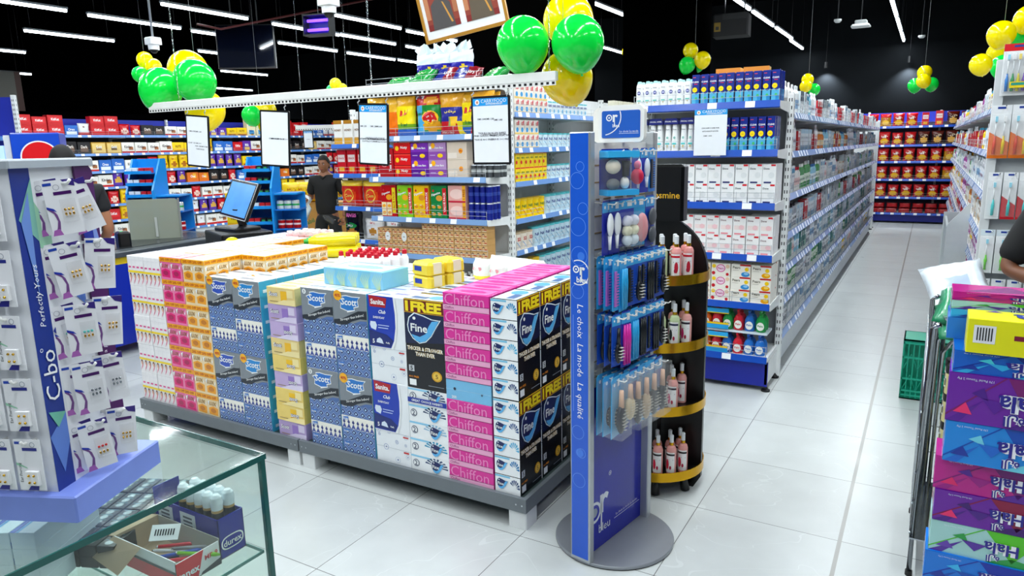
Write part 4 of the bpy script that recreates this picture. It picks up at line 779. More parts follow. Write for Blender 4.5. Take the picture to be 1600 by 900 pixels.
# end display: crisps
def sohar(A):
    A.rect(.03, .9, .35, .98, WHITE, 1); A.text('oman', .19, .94, .26, .05, M('202860', .3), 2)
    A.rect(.0, .48, .38, .62, M('F8E020', .3), 1); A.text('Salad', .19, .55, .3, .08, M('208030', .3), 2)
    A.ell(.6, .45, .3, .17, M('F0C020', .3), 2); A.ell(.6, .45, .27, .14, M('C81018', .3), 3); A.text('Sohar Chips', .6, .38, .46, .05, WHITE, 4, bold=.05); A.text('صحار', .6, .48, .36, .09, WHITE, 4, bold=.03)
bag('sohar', .275, .33, .1, lambda u, v: ('C01018' if v > .76 else ('2878C8' if v < .12 else ('1E8838' if u > .34 and v > .5 else ('D89818' if ellin(u, v, .66, .26, .32, .16) else ('48A8DC' if u < .4 else '1E8838'))))) if not ellin(u, v, .62, .86, .26, .1) else 'F0A030', sohar, nx=16, nz=20)
bag('yelchip', .2, .33, .09, lambda u, v: 'D8A018' if v > .72 else ('F4DC18' if v > .3 else ('70A020' if v > .16 else '2860C0')), lambda A: (A.poly([(.3, .5), (.7, .55), (.75, .68), (.35, .66)], M('C82018', .3), 1), A.text('Salad', .5, .3, .6, .08, M('186828', .3), 1)), nx=12, nz=16)
bag('bluechip', .24, .33, .09, lambda u, v: 'E0A020' if v > .66 else ('282C90' if v > .34 else ('C01828' if u < .8 else 'E8D020')) if not ellin(u, v, .6, .34, .2, .13) else ('F0C030' if u > .5 else '90A060'), lambda A: (A.text('بطاطس', .5, .56, .6, .09, M('F8E040', .3), 1, bold=.03), A.text('POTATO CHIPS', .35, .07, .5, .05, WHITE, 1)), nx=14, nz=18)
bag('orgchip', .2, .33, .09, lambda u, v: 'E8B030' if v > .62 else ('E87010' if v > .2 else 'C02010'), nx=12, nz=16)
for i, (k, x, ds) in enumerate((('orgchip', .05, 'orange crisp bag half behind the first price sign'), ('orgchip', .22, 'orange crisp bag behind the first price sign'), ('yelchip', .37, 'yellow crisp bag with green lettering beside the big red bag'), ('sohar', .60, 'large red, green and blue crisp bag with an oval emblem'), ('bluechip', .84, 'gold and navy potato crisp bag'), ('yelchip', 1.0, 'yellow crisp bag behind the price sign nearest the post'), ('bluechip', 1.12, 'gold and navy crisp bag nearest the slotted post'))):
    it(k, E1, x, .04+.02*(i % 2), 1.745, ds, 'crisp bag', 'crisp_bag', 'large crisp bags on the end display', rz=random.uniform(-.06, .06))
for i in range(7): it(['bluechip', 'orgchip', 'yelchip'][i % 3], E1, .1+.165*i, .17, 1.745, '%s crisp bag in the second row of the end display, %s from the slotted post' % (['navy', 'orange', 'yellow'][i % 3], nth(6-i)), 'crisp bag', 'crisp_bag', 'second row of large crisp bags')
# top of the display: green bags lying, blue nappy packs in white film
bag('greenbag', .26, .2, .08, lambda u, v: '1C8C38' if v < .85 else '167030', lambda A: A.text('BASMATI', .5, .6, .5, .1, M('E8F0C0', .3), 1))
bag('darkbag', .26, .2, .1, lambda u, v: '18207C' if u < .6 else '7C1420', lambda A: A.text('LAYS', .7, .5, .3, .14, WHITE, 1))
bag('nappy', .2, .2, .13, lambda u, v: ('2420A0' if v < .55 else 'DCE8F0') if not ellin(u, v, .75, .35, .13, .16) else 'E8C820', lambda A: A.text('Baby', .4, .35, .4, .13, M('E8A0B0', .3), 1))
for i, (k, x, y, z, rx, rzz, ds) in enumerate((('greenbag', .22, .12, 2.17, -60, 10, 'green rice bag lying over the rail, closest to the checkout'), ('greenbag', .45, .10, 2.18, -48, -14, 'green rice bag leaning on top of the end display'), ('darkbag', .68, .12, 2.17, -42, -8, 'dark blue bag lying on top of the end display'), ('darkbag', .9, .12, 2.17, -45, 6, 'navy and maroon bag lying on top of the end display'), ('greenbag', 1.1, .14, 2.17, -55, -25, 'green rice bag tip showing above the rail near the balloons'))):
    it(k, E1, x, y, z, ds, 'bag', 'rice_bag' if k == 'greenbag' else 'snack_sack', 'bags lying on the end display', rot=(R(rx), 0, R(rzz)))
for i, x in enumerate((.44, .60, .78)):
    it('nappy', E1, x, .25, 2.20, 'blue and white nappy pack on top of the display, %s from the checkout side' % nth(i), 'nappy pack', 'nappy_pack', 'nappy packs on top of the end display', sc=1.15)
def crown(i, x):
    b = MB(); n = 10; P = []
    for j in range(3):
        for k in range(n):
            a = 2*math.pi*k/n; r = (.05, .055, .085)[j]*(1+.45*math.sin(k*2.3+j+i)); P.append((r*math.cos(a)*1.2, r*math.sin(a)*.6, (0, .02, .055+.05*math.sin(k*1.9+i*2))[j]))
    b.add(P, [(j*n+k, j*n+(k+1) % n, (j+1)*n+(k+1) % n, (j+1)*n+k) for j in range(2) for k in range(n)]+[tuple(range(n))], M('E4F2F6', .2), False)
    b.build('film_bag', loc=E1.pt(x, .31, 2.41), label='crumpled white film bag top above the blue nappy packs, %s from the checkout side' % nth(i), cat='film bag', group='white film bags on the nappy packs')
for i, x in enumerate((.45, .61, .79)): crown(i, x)
# end display: biscuits
def krisp(A, b): A.rect(0, .9, 1, 1, M('F04030', .3), 1); A.circ(.2, .5, .02, M('F8C820', .3), 2); A.text('Nutty', .62, .55, .45, .3, WHITE, 2, shear=.2); A.rect(0, 0, 1, .06, M('800810', .3), 1)
box_one('krispy', .175, .12, .095, 'D81018', krisp); 
def dateb(c, c2):
    def f(A, b): A.rect(0, .02, 1, .48, M(c2, .3), 1); A.circ(.28, .82, .022, M('F8B018', .3), 2); A.text('Date Bars', .62, .7, .5, .14, WHITE, 2); A.ell(.68, .25, .16, .12, M('F4C818', .3), 2); A.rect(.1, .26, .4, .29, M('D8C8F0', .3), 2); A.rect(.06, .62, .2, .78, WHITE, 3)
    return f
box_one('date_d', .175, .1, .14, '7C2CB0', dateb(0, '5C1890')); box_one('date_l', .175, .1, .14, 'B088C0', dateb(0, '8C4CA8')); box_one('sugar', .19, .1, .14, 'D8C8B8', lambda A, b: (A.circ(.7, .5, .02, M('F4A020', .3), 2), A.text('offer', .7, .5, .18, .12, M('C01820', .3), 3), A.rect(.05, .1, .5, .4, M('E8DCD0', .3), 1)))
box_one('tiffany', .15, .1, .24, 'B01420', lambda A, b: (A.circ(.36, .55, .045, M('F4D8D8', .3), 1), A.circ(.36, .55, .041, M('B81420', .3), 2), A.text('Bites', .36, .55, .4, .14, WHITE, 3), A.text('Tea Time', .78, .5, .2, .6, WHITE, 3, rot=90)))
it('tiffany', E1, .17, .03, 1.412, 'dark red biscuit box with a round emblem', 'biscuit box', 'biscuit_box'); it('tiffany', E1, .02+.02, .06, 1.412, 'dark red biscuit box at the checkout edge of the display', 'biscuit box', 'biscuit_box') if False else None
for t in range(3): it('krispy', E1, .345, .03, 1.412+t*.096, 'red biscuit pack, %s of the stack of three' % ['bottom', 'middle', 'top'][t], 'biscuit pack', 'biscuit_pack', 'stack of red biscuit packs')
for i, (k, x, ds) in enumerate((('date_d', .525, 'deep purple date bar box'), ('date_l', .705, 'light purple date bar box'), ('sugar', .90, 'beige biscuit box'))):
    for t in range(2): it(k, E1, x, .03, 1.412+t*.141, '%s, %s of the pair' % (ds, ['lower', 'upper'][t]), 'biscuit box', 'biscuit_box', 'boxes of bars on the end display')
def can(key, r, h, c, band):
    b = MB(); B = M(c, .25, .5); b.lathe([(0, 0, STEEL), (r*.9, 0, STEEL), (r, h*.04, B), (r, h*.4, B), (r, h*.6, M(band, .3)), (r, h*.93, B), (r*.88, h, STEEL), (0, h*.98, STEEL)], 14, 0, r); reg(key, b.mesh(key), 2*r, 2*r, h)
can('can_blue', .027, .135, '1C2C9C', '28409C'); can('can_grey', .025, .1, '585C60', 'B0B4B4')
run('can_grey', E1, 5, 1.0, .06, 1.412, 'small grey tin', 'second biscuit shelf', 'tin', 'small_tin', 'small grey tins', deep=3)
def value(key, c, rc, rt='VALUE PACK', oc='F0A820'):
    w, d, h = .16, .1, .27; 
    b = MB(); b.bbox(-w/2, 0, 0, w/2, d, h, M(c, .25), .008); A = front(b, w, h)
    A.poly([(.06, .96), (.72, .96), (.74, .5), (.02, .5)], M(c, .2), 1); A.text('Digestive', .36, .74, .56, .09, WHITE, 3, rot=15, shear=.2); A.circ(.2, .84, .01, M('C81828', .3), 3); A.ell(.56, .62, .2, .09, M(oc, .3), 2)
    for i in range(2):
        for j in range(2): A.rect(.04+.36*i, .04+.22*j, .36+.36*i, .24+.22*j, M('F0E0B0', .3) if rc == 'F0D820' else M(c, .35), 2); A.ell(.2+.36*i, .13+.22*j, .12, .05, M(oc, .3), 3); A.rect(.06+.36*i, .17+.22*j, .2+.36*i, .185+.22*j, WHITE, 4)
    A.rect(.77, .12, 1, .92, M(rc, .3), 2); A.text(rt, .885, .5, .13, .7, WHITE if rc != 'F0D820' else M('A05010', .3), 3, rot=90)
    reg(key, b.mesh(key), w, d, h)
value('val_r', 'C41018', 'F0D820', oc='F0A020'); value('val_l', '8CCC20', 'D01020'); value('val_y', 'F4C410', 'D01020', oc='E09020'); value('val_g', '148040', 'D01020', oc='D89830')
for i, (k, x, ds) in enumerate((('val_r', .17, 'red value biscuit pack with yellow strip'), ('val_l', .345, 'lime value biscuit pack'), ('val_y', .52, 'yellow value biscuit pack'), ('val_g', .70, 'dark green value biscuit pack'))):
    it(k, E1, x, .03, 1.077, ds, 'biscuit pack', 'value_pack', 'value packs of biscuits'); it(k, E1, x, .14, 1.077, ds+', hidden behind the front one', 'biscuit pack', 'value_pack', 'value packs of biscuits, second row')
box_one('drink6', .17, .12, .135, 'E8A8A0', lambda A, b: (A.ell(.5, .5, .4, .3, M('F4D0C8', .2), 1), A.rect(0, 0, 1, .1, M('C01838', .3), 2), A.rect(.82, .1, 1, 1, M('F0B020', .3), 3), A.text('1 FREE', .91, .5, .14, .6, M('A03010', .3), 4, rot=90)))
for t in range(2): it('drink6', E1, .885, .03, 1.077+.136*t, 'pink drink multipack with yellow strip, %s one' % ['lower', 'upper'][t], 'drink pack', 'drink_pack', 'pink drink multipacks')
for t in range(2): run('can_blue', E1, 4, .98, .04, 1.077+.137*t, '%s blue drink can' % ['lower', 'upper'][t], 'third biscuit shelf', 'can', 'drink_can', 'blue drink cans', deep=3, pitch=.056)
def noodle(A, b):
    for i in range(3):
        u = i/3; A.rect(u+.01, .06, u+.32, .94, M('DCB078', .3), 1); A.circ(u+.1, .62, .011, M('302018', .4), 2); A.circ(u+.1, .54, .008, M('E8B890', .4), 3); A.rect(u+.16, .3, u+.3, .44, M('C03028', .3), 2); A.rect(u+.05, .12, u+.28, .2, M('F4E8D0', .3), 2)
box_one('noodle', .16, .12, .052, 'C89858', noodle)
for i in range(7):
    for t in range(5 if i > 2 else 4):
        it('noodle', E1, .105+i*.163, .035, .767+t*.053, 'tan biscuit box, %s from the slotted post, %s layer' % (nth(6-i), TIER[t]), 'biscuit box', 'biscuit_box', 'tan biscuit boxes on the fourth shelf', rz=random.uniform(-.02, .02))
for i, x in enumerate((.14, .32)):
    b = MB(); b.add([(.028*math.cos(a*math.pi/8), 0, .04*math.sin(a*math.pi/8)) for a in range(16)]+[(.028*math.cos(a*math.pi/8), .001, .04*math.sin(a*math.pi/8)) for a in range(16)], [tuple(reversed(range(16))), tuple(range(16, 32))], WHITE); A = front(b, .05, .05, y=-.0005, z=-.025); A.rect(.3, .45, .7, .55, DARK, 1)
    b.build('oval_sticker', loc=E1.pt(x, .034-.002, .767+.14), label='white oval sticker on the tan boxes, %s from the checkout side' % nth(i), cat='sticker', group='oval stickers on the tan boxes')
bottle('sauce', .03, .2, '3C1408', 'F4F4F0', 'F0C020', '602008', sq=1, neck=.4, txt='Honey', caph=.12)
run('sauce', E1, 17, .05, .03, .432, 'white-capped dark bottle', 'fifth biscuit shelf', 'bottle', 'sauce_bottle', 'dark bottles with white caps', deep=3, pitch=.065)
carton('milk_low', .075, .07, .2, 'D8D0C0', [(0, .3, 1, .6, 'C83020')])
run('milk_low', E1, 14, .05, .03, .182, 'cream and red carton', 'bottom biscuit shelf', 'carton', 'juice_carton', 'cartons on the bottom biscuit shelf')
# neighbouring display of family crisp bags
E0 = Fr(-5.42, 5.55, 0); LE0 = [1.70, 1.40, 1.06, .72, .4, .18]
bay('end_display', 'white display of family crisp bags behind the walking man', E0, 1, 1.05, .4, LE0, 2.05, railc='3C70C8', kickc='0A1E9A', tagstep=.28)
bag('corn', .3, .27, .1, lambda u, v: 'F4D030' if v > .75 else ('E84818' if ellin(u, v, .45, .4, .36, .3) else 'D01810'), lambda A: (A.ring(.45, .42, .07, .012, M('F8D040', .3), 1), A.text('Corn', .45, .42, .4, .12, M('F8E060', .3), 2)), nx=14, nz=14)
bag('rings', .25, .31, .09, lambda u, v: '0C0C10' if not ellin(u, v, .5, .2, .34, .13) else 'C08030', lambda A: (A.text('RINGS', .5, .8, .8, .13, M('E868B8', .3), 1, bold=.06), A.ell(.45, .45, .34, .1, M('189040', .3), 1), A.text('SALSA', .45, .45, .44, .08, WHITE, 2)), nx=14, nz=14)
bag('cookie', .26, .22, .09, lambda u, v: 'F2EFEA' if not ellin(u, v, .5, .4, .2, .2) else 'C88830', lambda A: A.text('Kellog', .5, .8, .6, .12, M('C82028', .3), 1))
bag('omchip', .26, .27, .09, lambda u, v: 'D81010' if (v > .7 or u > .85) else 'E86818', lambda A: (A.text('Oman', .5, .8, .4, .08, WHITE, 1), A.text('Chips', .45, .45, .6, .18, M('F8E040', .3), 1, rot=10)), nx=12, nz=12)
bag('kchips', .2, .25, .08, lambda u, v: 'B81820' if v > .75 else 'EAE6D8', lambda A: (A.text('KETTLE', .5, .5, .6, .08, M('206840', .3), 1), A.text('CHIPS', .5, .35, .6, .1, M('203040', .3), 1)))
for i, (k, x, z, ds) in enumerate((('corn', .17, 1.065, 'red and yellow corn snack bag on the third shelf'), ('corn', .47, 1.065, 'red corn snack bag tucked beside the first'), ('greenbag', .74, 1.065, 'green snack bag on the third shelf'), ('rings', .17, .722, 'black onion ring bag with pink lettering'), ('cookie', .46, .722, 'white cookie bag with a biscuit picture'), ('cookie', .74, .722, 'white cookie bag partly behind the biscuit display'), ('omchip', .17, .402, 'orange and red crisp bag on the lowest open shelf'), ('kchips', .42, .402, 'cream kettle crisp bag'), ('omchip', .7, .402, 'orange crisp bag partly behind the biscuit display'))):
    it(k, E0, x, .04, z, ds, 'snack bag', 'snack_bag', 'family bags behind the walking man')
for k, z in ((0, 1.702), (1, 1.402)): run('box_red' if k else 'ca6', E0, 7, .03, .04, z, 'red cracker box' if k else 'cream snack box', 'man side display', 'box', 'snack_box', 'snack boxes behind the walking man', pitch=.14, frm='the biscuit display', sc=(1, 1, .95) if k else (1.6, 1, 1.9))
# ---------------------------------------------------------------- blue accessory stand on a round foot
BS = Fr(-1.04, 2.585, R(-10))
t = put('accessory_stand', None, BS.pt(0, 0), BS.r, label='tall blue and grey accessory stand on a round grey foot', cat='display stand')
gm = M('8C9096', .4, .3); al = M('B4B8BC', .3, .5)
b = MB(); b.lathe([(0, 0, BLACK), (.247, 0, BLACK), (.25, .006, BLACK), (.25, .014, gm), (.247, .018, gm), (0, .018, gm)], 56); b.build('round_foot', t)
def post(y0, y1, print_):
    b = MB(); b.bbox(-.046, y0, .018, .046, y1, 1.695, al, .004)
    if print_:
        A = front(b, .078, 1.66, y=y0, z=.03); A.rect(0, 0, 1, 1, M('1A58CC', .2), 1)
        q = M('3C78E0', .2); w = WHITE
        for (u, v, r) in ((.3, .90, .03), (.7, .84, .022), (.25, .80, .034), (.62, .735, .04), (.4, .655, .028), (.4, .32, .028), (.6, .27, .02), (.45, .2, .03), (.55, .93, .018)): A.ring(min(max(u, r/.078), 1-r/.078), v, min(r, .036), .0016, M('6CA0F0', .2), 2, 30)
        A.circ(.6, .735, .016, q, 2); A.circ(.5, .27, .018, q, 2)
        r = .048; cu, cv = .46, .698
        pts = [(cu+(r-dr)*math.cos(a*math.pi/20-math.pi/2)/.078, cv+(r-dr)*math.sin(a*math.pi/20-math.pi/2)/1.66) for dr in (0, .004) for a in range(-3, 24)]
        n = 27; A.mb.add([A.fr(min(u, .995), v, 2) for u, v in pts], [(i, i+1, n+i+1, n+i) for i in range(n-1)], w)
        A.ring(.32, .705, .014, .005, w, 3); A.circ(.32, .705, .004, w, 3); A.text('r', .68, .702, .3, .026, w, 3, bold=.04); A.rect(.6, .678, .66, .71, w, 3); A.text('bleu', .66, .682, .62, .014, w, 3); A.circ(.92, .714, .0025, w, 3)
        A.text('Le choix  La mode  La qualité', .5, .49, .5, .27, w, 3, rot=-90, bold=.0, shear=.15, sp=1.0); A.rect(.14, .37, .155, .60, M('8CB8F0', .3), 3)
    b.build('side_post', t)
post(-.255, -.222, 1); post(.197, .230, 0)
sw = M('EDEBE4', .4); b = MB(); b.box(-.009, -.222, .72, .009, .197, 1.655, sw)
z = .76
while z < 1.62:
    for s in (-1, 1): b.box(s*.0094-.0004, -.222, z, s*.0094+.0004, .197, z+.005, M('A88C58', .5))
    z += .0625
b.build('slat_panel', t)
b = MB(); b.box(-.011, -.222, .02, .011, .197, .72, M('101CA0', .15)); A = Art(b, .419, .7, lambda u, v, l: (.011+.0008*l, -.222+u*.419, .02+v*.7))
LG = M('D8DCE4', .3); A.ring(.13, .24, .046, .012, LG, 1, 30); A.circ(.13, .24, .020, M('8C94A4', .3), 1, 20); A.text('r', .3, .27, .16, .12, LG, 1, rot=0, bold=.03); A.rect(.235, .10, .26, .3, LG, 1); A.text('bleu', .30, .12, .2, .10, LG, 2, sp=1.0, bold=.0); A.ring(.4, .43, .01, .002, LG, 1); A.text('R', .4, .43, .02, .014, LG, 2)
A.rect(.48, .115, .97, .118, LG, 1); A.text('Le choix La mode La qualité', .72, .135, .44, .02, LG, 1, bold=0)
b.build('lower_panel', t, label='deep blue lower panel with grey lettering')
hd = put('header_sign', None, BS.pt(.075, -.09, 1.655), R(-2), label='white-framed blue curved header sign on top of the blue stand', cat='sign')
def rr(w, h, r, bow=0): 
    P = []
    for cx, cy, a0 in ((w/2-r, h-r, 0), (-w/2+r, h-r, 90), (-w/2+r, r, 180), (w/2-r, r, 270)):
        for k in range(5): a = R(a0+k*22.5); P.append((cx+r*math.cos(a), cy+r*math.sin(a)+bow*(1-(2*(cx+r*math.cos(a))/w)**2)*(1 if cy > h/2 else .4)))
    return list(reversed(P))
b = MB(); pp = rr(.178, .13, .022, .008); b.plate(list(reversed(pp)), -.012, .014, M('F4F2EC', .3)); b.build('frame', hd)
b = MB(); pp = [(x, z+.017) for x, z in rr(.150, .096, .006, .006)]; b.plate(list(reversed(pp)), -.014, -.012, M('2C62C0', .2)); A = front(b, .15, .1, y=-.014, z=.017)
A.ring(.2, .72, .012, .004, WHITE, 2); A.circ(.2, .72, .0035, WHITE, 2); A.text('r', .36, .7, .14, .26, WHITE, 2, bold=.03); A.rect(.33, .42, .35, .72, WHITE, 2); A.text('bleu', .38, .44, .2, .12, WHITE, 2)
P = [(.02+.5*math.cos(R(a))*k, .75+.66*math.sin(R(a))*k) for k in (1, .95) for a in range(-80, 25, 7)]; n = 15; P = [(max(.01, min(.99, u)), max(.03, min(.98, v))) for u, v in P]; A.mb.add([A.fr(u, v, 2) for u, v in P], [(i, i+1, n+i+1, n+i) for i in range(n-1)], WHITE)
A.text('Le choix La mode', .72, .23, .5, .07, WHITE, 2, bold=0); A.rect(.46, .15, .97, .162, WHITE, 2); b.build('sign_face', hd, label='blue sign face with white lettering')
h2 = put('header_sign', None, BS.pt(-.02, .02, 1.655), R(4), label='blank white back of the second header sign behind the blue one', cat='sign'); b = MB(); b.plate(list(reversed(rr(.178, .13, .022, .008))), -.01, .012, M('EFECE4', .4)); b.build('frame', h2)
# cards hung on the hooks, faces turned away from the panel
def card(key, w, h, kind, col, base='1B7CD8', bh='3CA8E8'):
    b = MB(); b.plate([(-w/2, 0), (w/2, 0), (w/2, h-.01), (w/2-.01, h), (-w/2+.01, h), (-w/2, h-.01)], 0, .0016, M(base, .3)); A = front(b, w, h); A.rect(0, .78, 1, .97, M(bh, .3), 1); A.rect(.55, .83, .85, .95, WHITE, 2); A.circ(.25, .88, w*.08, WHITE, 2); C = M(col, .3); C2 = M('F0ECE0', .5)
    if kind == 'brush':
        b.ball((0, -.012, h*.26), w*.33, .011, h*.2, C); b.tube([(0, -.01, h*.42), (0, -.012, h*.74)], [.008, .006], C, 8)
        for i in range(5):
            for j in range(5):
                x, z = (i-2)*w*.1, h*.26+(j-2)*h*.06
                if (i-2)**2+(j-2)**2 < 7: b.tube([(x, -.02, z), (x, -.032, z)], .0009, M('2A2A2C' if col != '181A1E' else 'E8E4DC', .4), 4)
    elif kind == 'white': b.ball((0, -.014, h*.55), w*.26, .01, h*.22, C); b.tube([(0, -.012, h*.36), (0, -.012, .02)], [.008, .005], C, 8)
    elif kind == 'sponge': b.ball((0, -.018, h*.38), w*.42, .015, h*.30, C, 18, 8)
    elif kind == 'two': b.ball((0, -.012, h*.22), w*.4, .01, w*.4, C); b.ball((0, -.012, h*.58), w*.4, .01, w*.4, C)
    elif kind == 'comb':
        b.box(-w*.3, -.006, h*.08, -w*.05, -.001, h*.74, C)
        for i in range(12): b.box(-w*.05, -.005, h*(.09+i*.052), w*.28, -.002, h*(.11+i*.052), C)
    elif kind == 'sticks':
        for i in (-1, 0, 1): b.tube([(i*w*.26, -.006, h*.05), (i*w*.26, -.006, h*.5), (i*w*.26, -.006, h*.76)], [.005, .007, .004], C, 8)
    elif kind == 'pouch':
        for q in range(6): b.ball(((q % 2-.5)*w*.42, -.02, h*(.14+.2*(q//2))), w*.23, .02, h*.12, M(['DCE8F0', 'F4F0D0', 'E8E8F4'][q//2], .5), 10, 7)
        b.box(-w*.46, -.042, .004, w*.46, -.001, h*.72, CLR)
    elif kind == 'puff':
        b.ball((-w*.2, -.03, h*.62), w*.22, .026, w*.2, M('EADFCB', .8)); b.ball((-w*.2, -.03, h*.24), w*.2, .02, w*.16, M('6C7074', .8)); b.ball((w*.2, -.025, h*.26), w*.13, .018, h*.14, M('F0EEE8', .7)); b.tube([(w*.2, -.03, h*.4), (w*.22, -.03, h*.74)], [.012, .016], M('2A2C30', .5), 8)
        b.box(-w*.49, -.06, .004, w*.49, -.001, h*.8, CLR); b.box(-w/2, -.062, 0, w/2, 0, .02, M('38A8E4', .3)); b.box(-w/2, -.062, h*.82, w/2, 0, h*.95, M('3CB4EC', .3))
    elif kind == 'bag':
        b.ball((0, -.02, h*.3), w*.34, .016, h*.24, C); b.tube([(0, -.02, h*.5), (0, -.02, h*.78)], [.012, .009], M('E8B898', .4), 8); b.box(-w*.48, -.045, .002, w*.48, -.001, h*.92, CLR)
        for i in range(6):
            for j in range(7):
                x, z = (i-2.5)*w*.09, h*.3+(j-3)*h*.055
                if ((i-2.5)/2.7)**2+((j-3)/3.4)**2 < 1: b.tube([(x, -.034, z), (x, -.043, z)], .0008, M('F0ECE0', .4), 4)
    reg(key, b.mesh(key), w, .03, h)
card('c_puff', .13, .165, 'puff', 'EADFCB', '14208C'); card('c_brs', .06, .17, 'white', 'E8F0F8', '1830B0'); card('c_tool', .06, .17, 'comb', '20242C'); card('c_wht', .075, .2, 'white', 'F4F6F8', '1020A0'); card('c_pouch', .11, .18, 'pouch', 'F0F0E0', '1A34B4', '38B0E8'); card('c_pink', .09, .19, 'sponge', 'E89CA0', '38A8E0'); card('c_two', .085, .2, 'two', '50545A', '1848B8')
card('c_c1', .05, .2, 'comb', 'B868C0', '28A0E0'); card('c_c2', .05, .2, 'comb', '101418', '1848B0'); card('c_c3', .055, .2, 'brush', '181A1E', '1A50C0'); card('c_st', .06, .22, 'sticks', 'E030A8', '2038B0'); card('c_st2', .06, .21, 'sticks', '30A8E0', '28A0E0'); card('c_st3', .06, .21, 'sticks', '14181C', '1838A0')
card('c_b1', .09, .24, 'bag', '2A2C34', '38B0E8'); card('c_b2', .09, .24, 'bag', 'C8B090', '2CA0E0'); card('c_b3', .075, .24, 'bag', '1C2028', '1828A0'); card('c_b4', .09, .2, 'bag', 'D8C49C', '30A8E8')
HK = [(1.625, [('c_puff', -.13, 'clear box of make-up sponges and a brush'), ('c_brs', .03, 'card with a pink sponge'), ('c_brs', .10, 'card with a white brush'), ('c_tool', .17, 'card of small make-up brushes')]),
 (1.44, [('c_wht', -.18, 'navy card with a white nail brush'), ('c_wht', -.125, 'navy card with a pale hair brush'), ('c_pouch', -.04, 'card with a pouch of pale sponges'), ('c_pink', .055, 'light blue card with a pink oval sponge'), ('c_two', .155, 'blue card with two grey round pads')]),
 (1.235, [('c_c1', -.185, 'card with a lilac comb'), ('c_st2', -.13, 'card with blue sticks'), ('c_c2', -.075, 'card with a black comb, first of three'), ('c_c3', -.02, 'card with a black brush'), ('c_c2', .035, 'card with a black comb, second of three'), ('c_st3', .09, 'card with black sticks'), ('c_c2', .145, 'card with a black comb nearest the rear post'), ('c_c3', .19, 'card with a dark brush at the rear post')]),
 (1.02, [('c_c3', -.18, 'card with a bristled black brush at the printed post'), ('c_st', -.10, 'card with three magenta sticks'), ('c_st2', -.03, 'light blue card with blue handles'), ('c_st3', .03, 'dark blue card with black sticks'), ('c_c2', .09, 'long card with a black comb'), ('c_st3', .145, 'long dark card of black sticks'), ('c_c3', .19, 'light blue card with dark brush')]),
 (.775, [('c_b1', -.17, 'clear bag with a round dark hair brush'), ('c_b4', -.10, 'clear bag with a blond wooden hair brush'), ('c_b3', -.03, 'clear bag with a black cushion brush'), ('c_b2', .04, 'clear bag with a wooden brush'), ('c_b1', .11, 'clear bag with a dark cushion brush, middle rack'), ('c_b3', .18, 'clear bag with a lilac-handled brush near the perfume tower')])]
ih = 0
for r, (z, L) in enumerate(HK):
    for (k, y, ds) in L:
        y = y*.92-.012
        w, h = GD[k][1], GD[k][3]; n = 1 if r < 2 else 3; reach = .07 if r < 2 else .115
        b = MB(); b.tube([(.009, y, z), (reach+.03, y, z-.004), (reach+.04, y, z+.004)], .0026, sw, 6); b.box(.009, y-.012, z-.01, .012, y+.012, z+.012, sw); b.build('hook', t)
        for q in range(n):
            xo = reach-.005-q*.032 if n > 1 else reach
            it(k, BS, xo, y+random.uniform(-.004, .004), z-h*.95, '%s%s, %s stand row' % (ds, ['', ', behind', ', innermost'][q], ['top', 'second', 'third', 'fourth', 'lowest'][r]), 'carded accessory', 'accessory_card' if r < 4 else 'bagged_hair_brush', 'hair and beauty accessories on the hooks', rz=R(90)+random.uniform(-.12, .12)-(.35 if k == 'c_puff' else 0))
b = MB(); b.ball((0, 0, 0), .024, .024, .03, M('E0184C', .5)); b.ball((0, 0, .042), .013, .013, .016, M('F07CA0', .5)); b.build('make_up_sponge', loc=BS.pt(.10, -.02, 1.53), label='deep pink make-up sponge with a pale pink one above it', cat='sponge')

# ---------------------------------------------------------------- black perfume tower
JX, JY = -1.075, 3.20; BK = M('08080A', .3, var=0)
t = put('perfume_tower', None, (JX, JY, 0), label='black perfume tower with gold-rimmed round shelves and arched top', cat='display stand')
arch = [(.235, .06), (.235, 1.06)]+[(.235*math.cos(R(a)) if 1 else 0, 1.06+.26*math.sin(R(a))) for a in range(8, 90, 8)]+[(0, 1.325), (-.12, 1.325), (-.2, 1.25), (-.235, 1.06), (-.235, .06), (-.1, .0), (.05, .08), (.15, .0), (.2, .0)]
b = MB(); b.plate(arch, -.012, .012, BK); b.build('arch_panel', t)
b = MB(); b.plx([(-.235, .06), (.235, .06), (.235, 1.1), (.15, 1.3), (-.15, 1.3), (-.235, 1.1)], -.16, -.145, BK); b.build('cross_panel', t)
b = MB(); b.bbox(-.06, -.05, 1.3, .125, .03, 1.555, BK, .012); A = front(b, .15, .25, y=-.05, x=.045, z=1.3); A.text('Jasmine', .5, .45, .86, .2, M('F0B830', .3, .2), 2, bold=.01, shear=.0); b.build('header', t, label='black header block with gold lettering')
for k, z in enumerate((1.05, .74, .435, .11)):
    b = MB(); b.lathe([(0, -.012, BK), (.232, -.012, BK), (.232, .004, BK), (0, .004, BK)], 40, z=z); sh = b.build('round_shelf', t)
    b = MB(); b.lathe([(.236, -.022, GOLD), (.238, -.022, GOLD), (.238, .024, GOLD), (.234, .024, GOLD), (.234, -.022, GOLD)], 40, z=z); b.build('gold_rim', sh, label='polished gold rim')
    b = MB(); b.add([(.2375*math.sin(a), -.2375*math.cos(a)-.002, zz) for a in (-.05, .05, .15, .25) for zz in (z-.018, z+.02)], [(0, 2, 3, 1), (2, 4, 5, 3), (4, 6, 7, 5)], WHITE); b.build('price_tag', sh)
b = MB(); b.bbox(-.03, -.03, 0, .03, .03, 1.1, BK, .01); b.build('core_post', t)
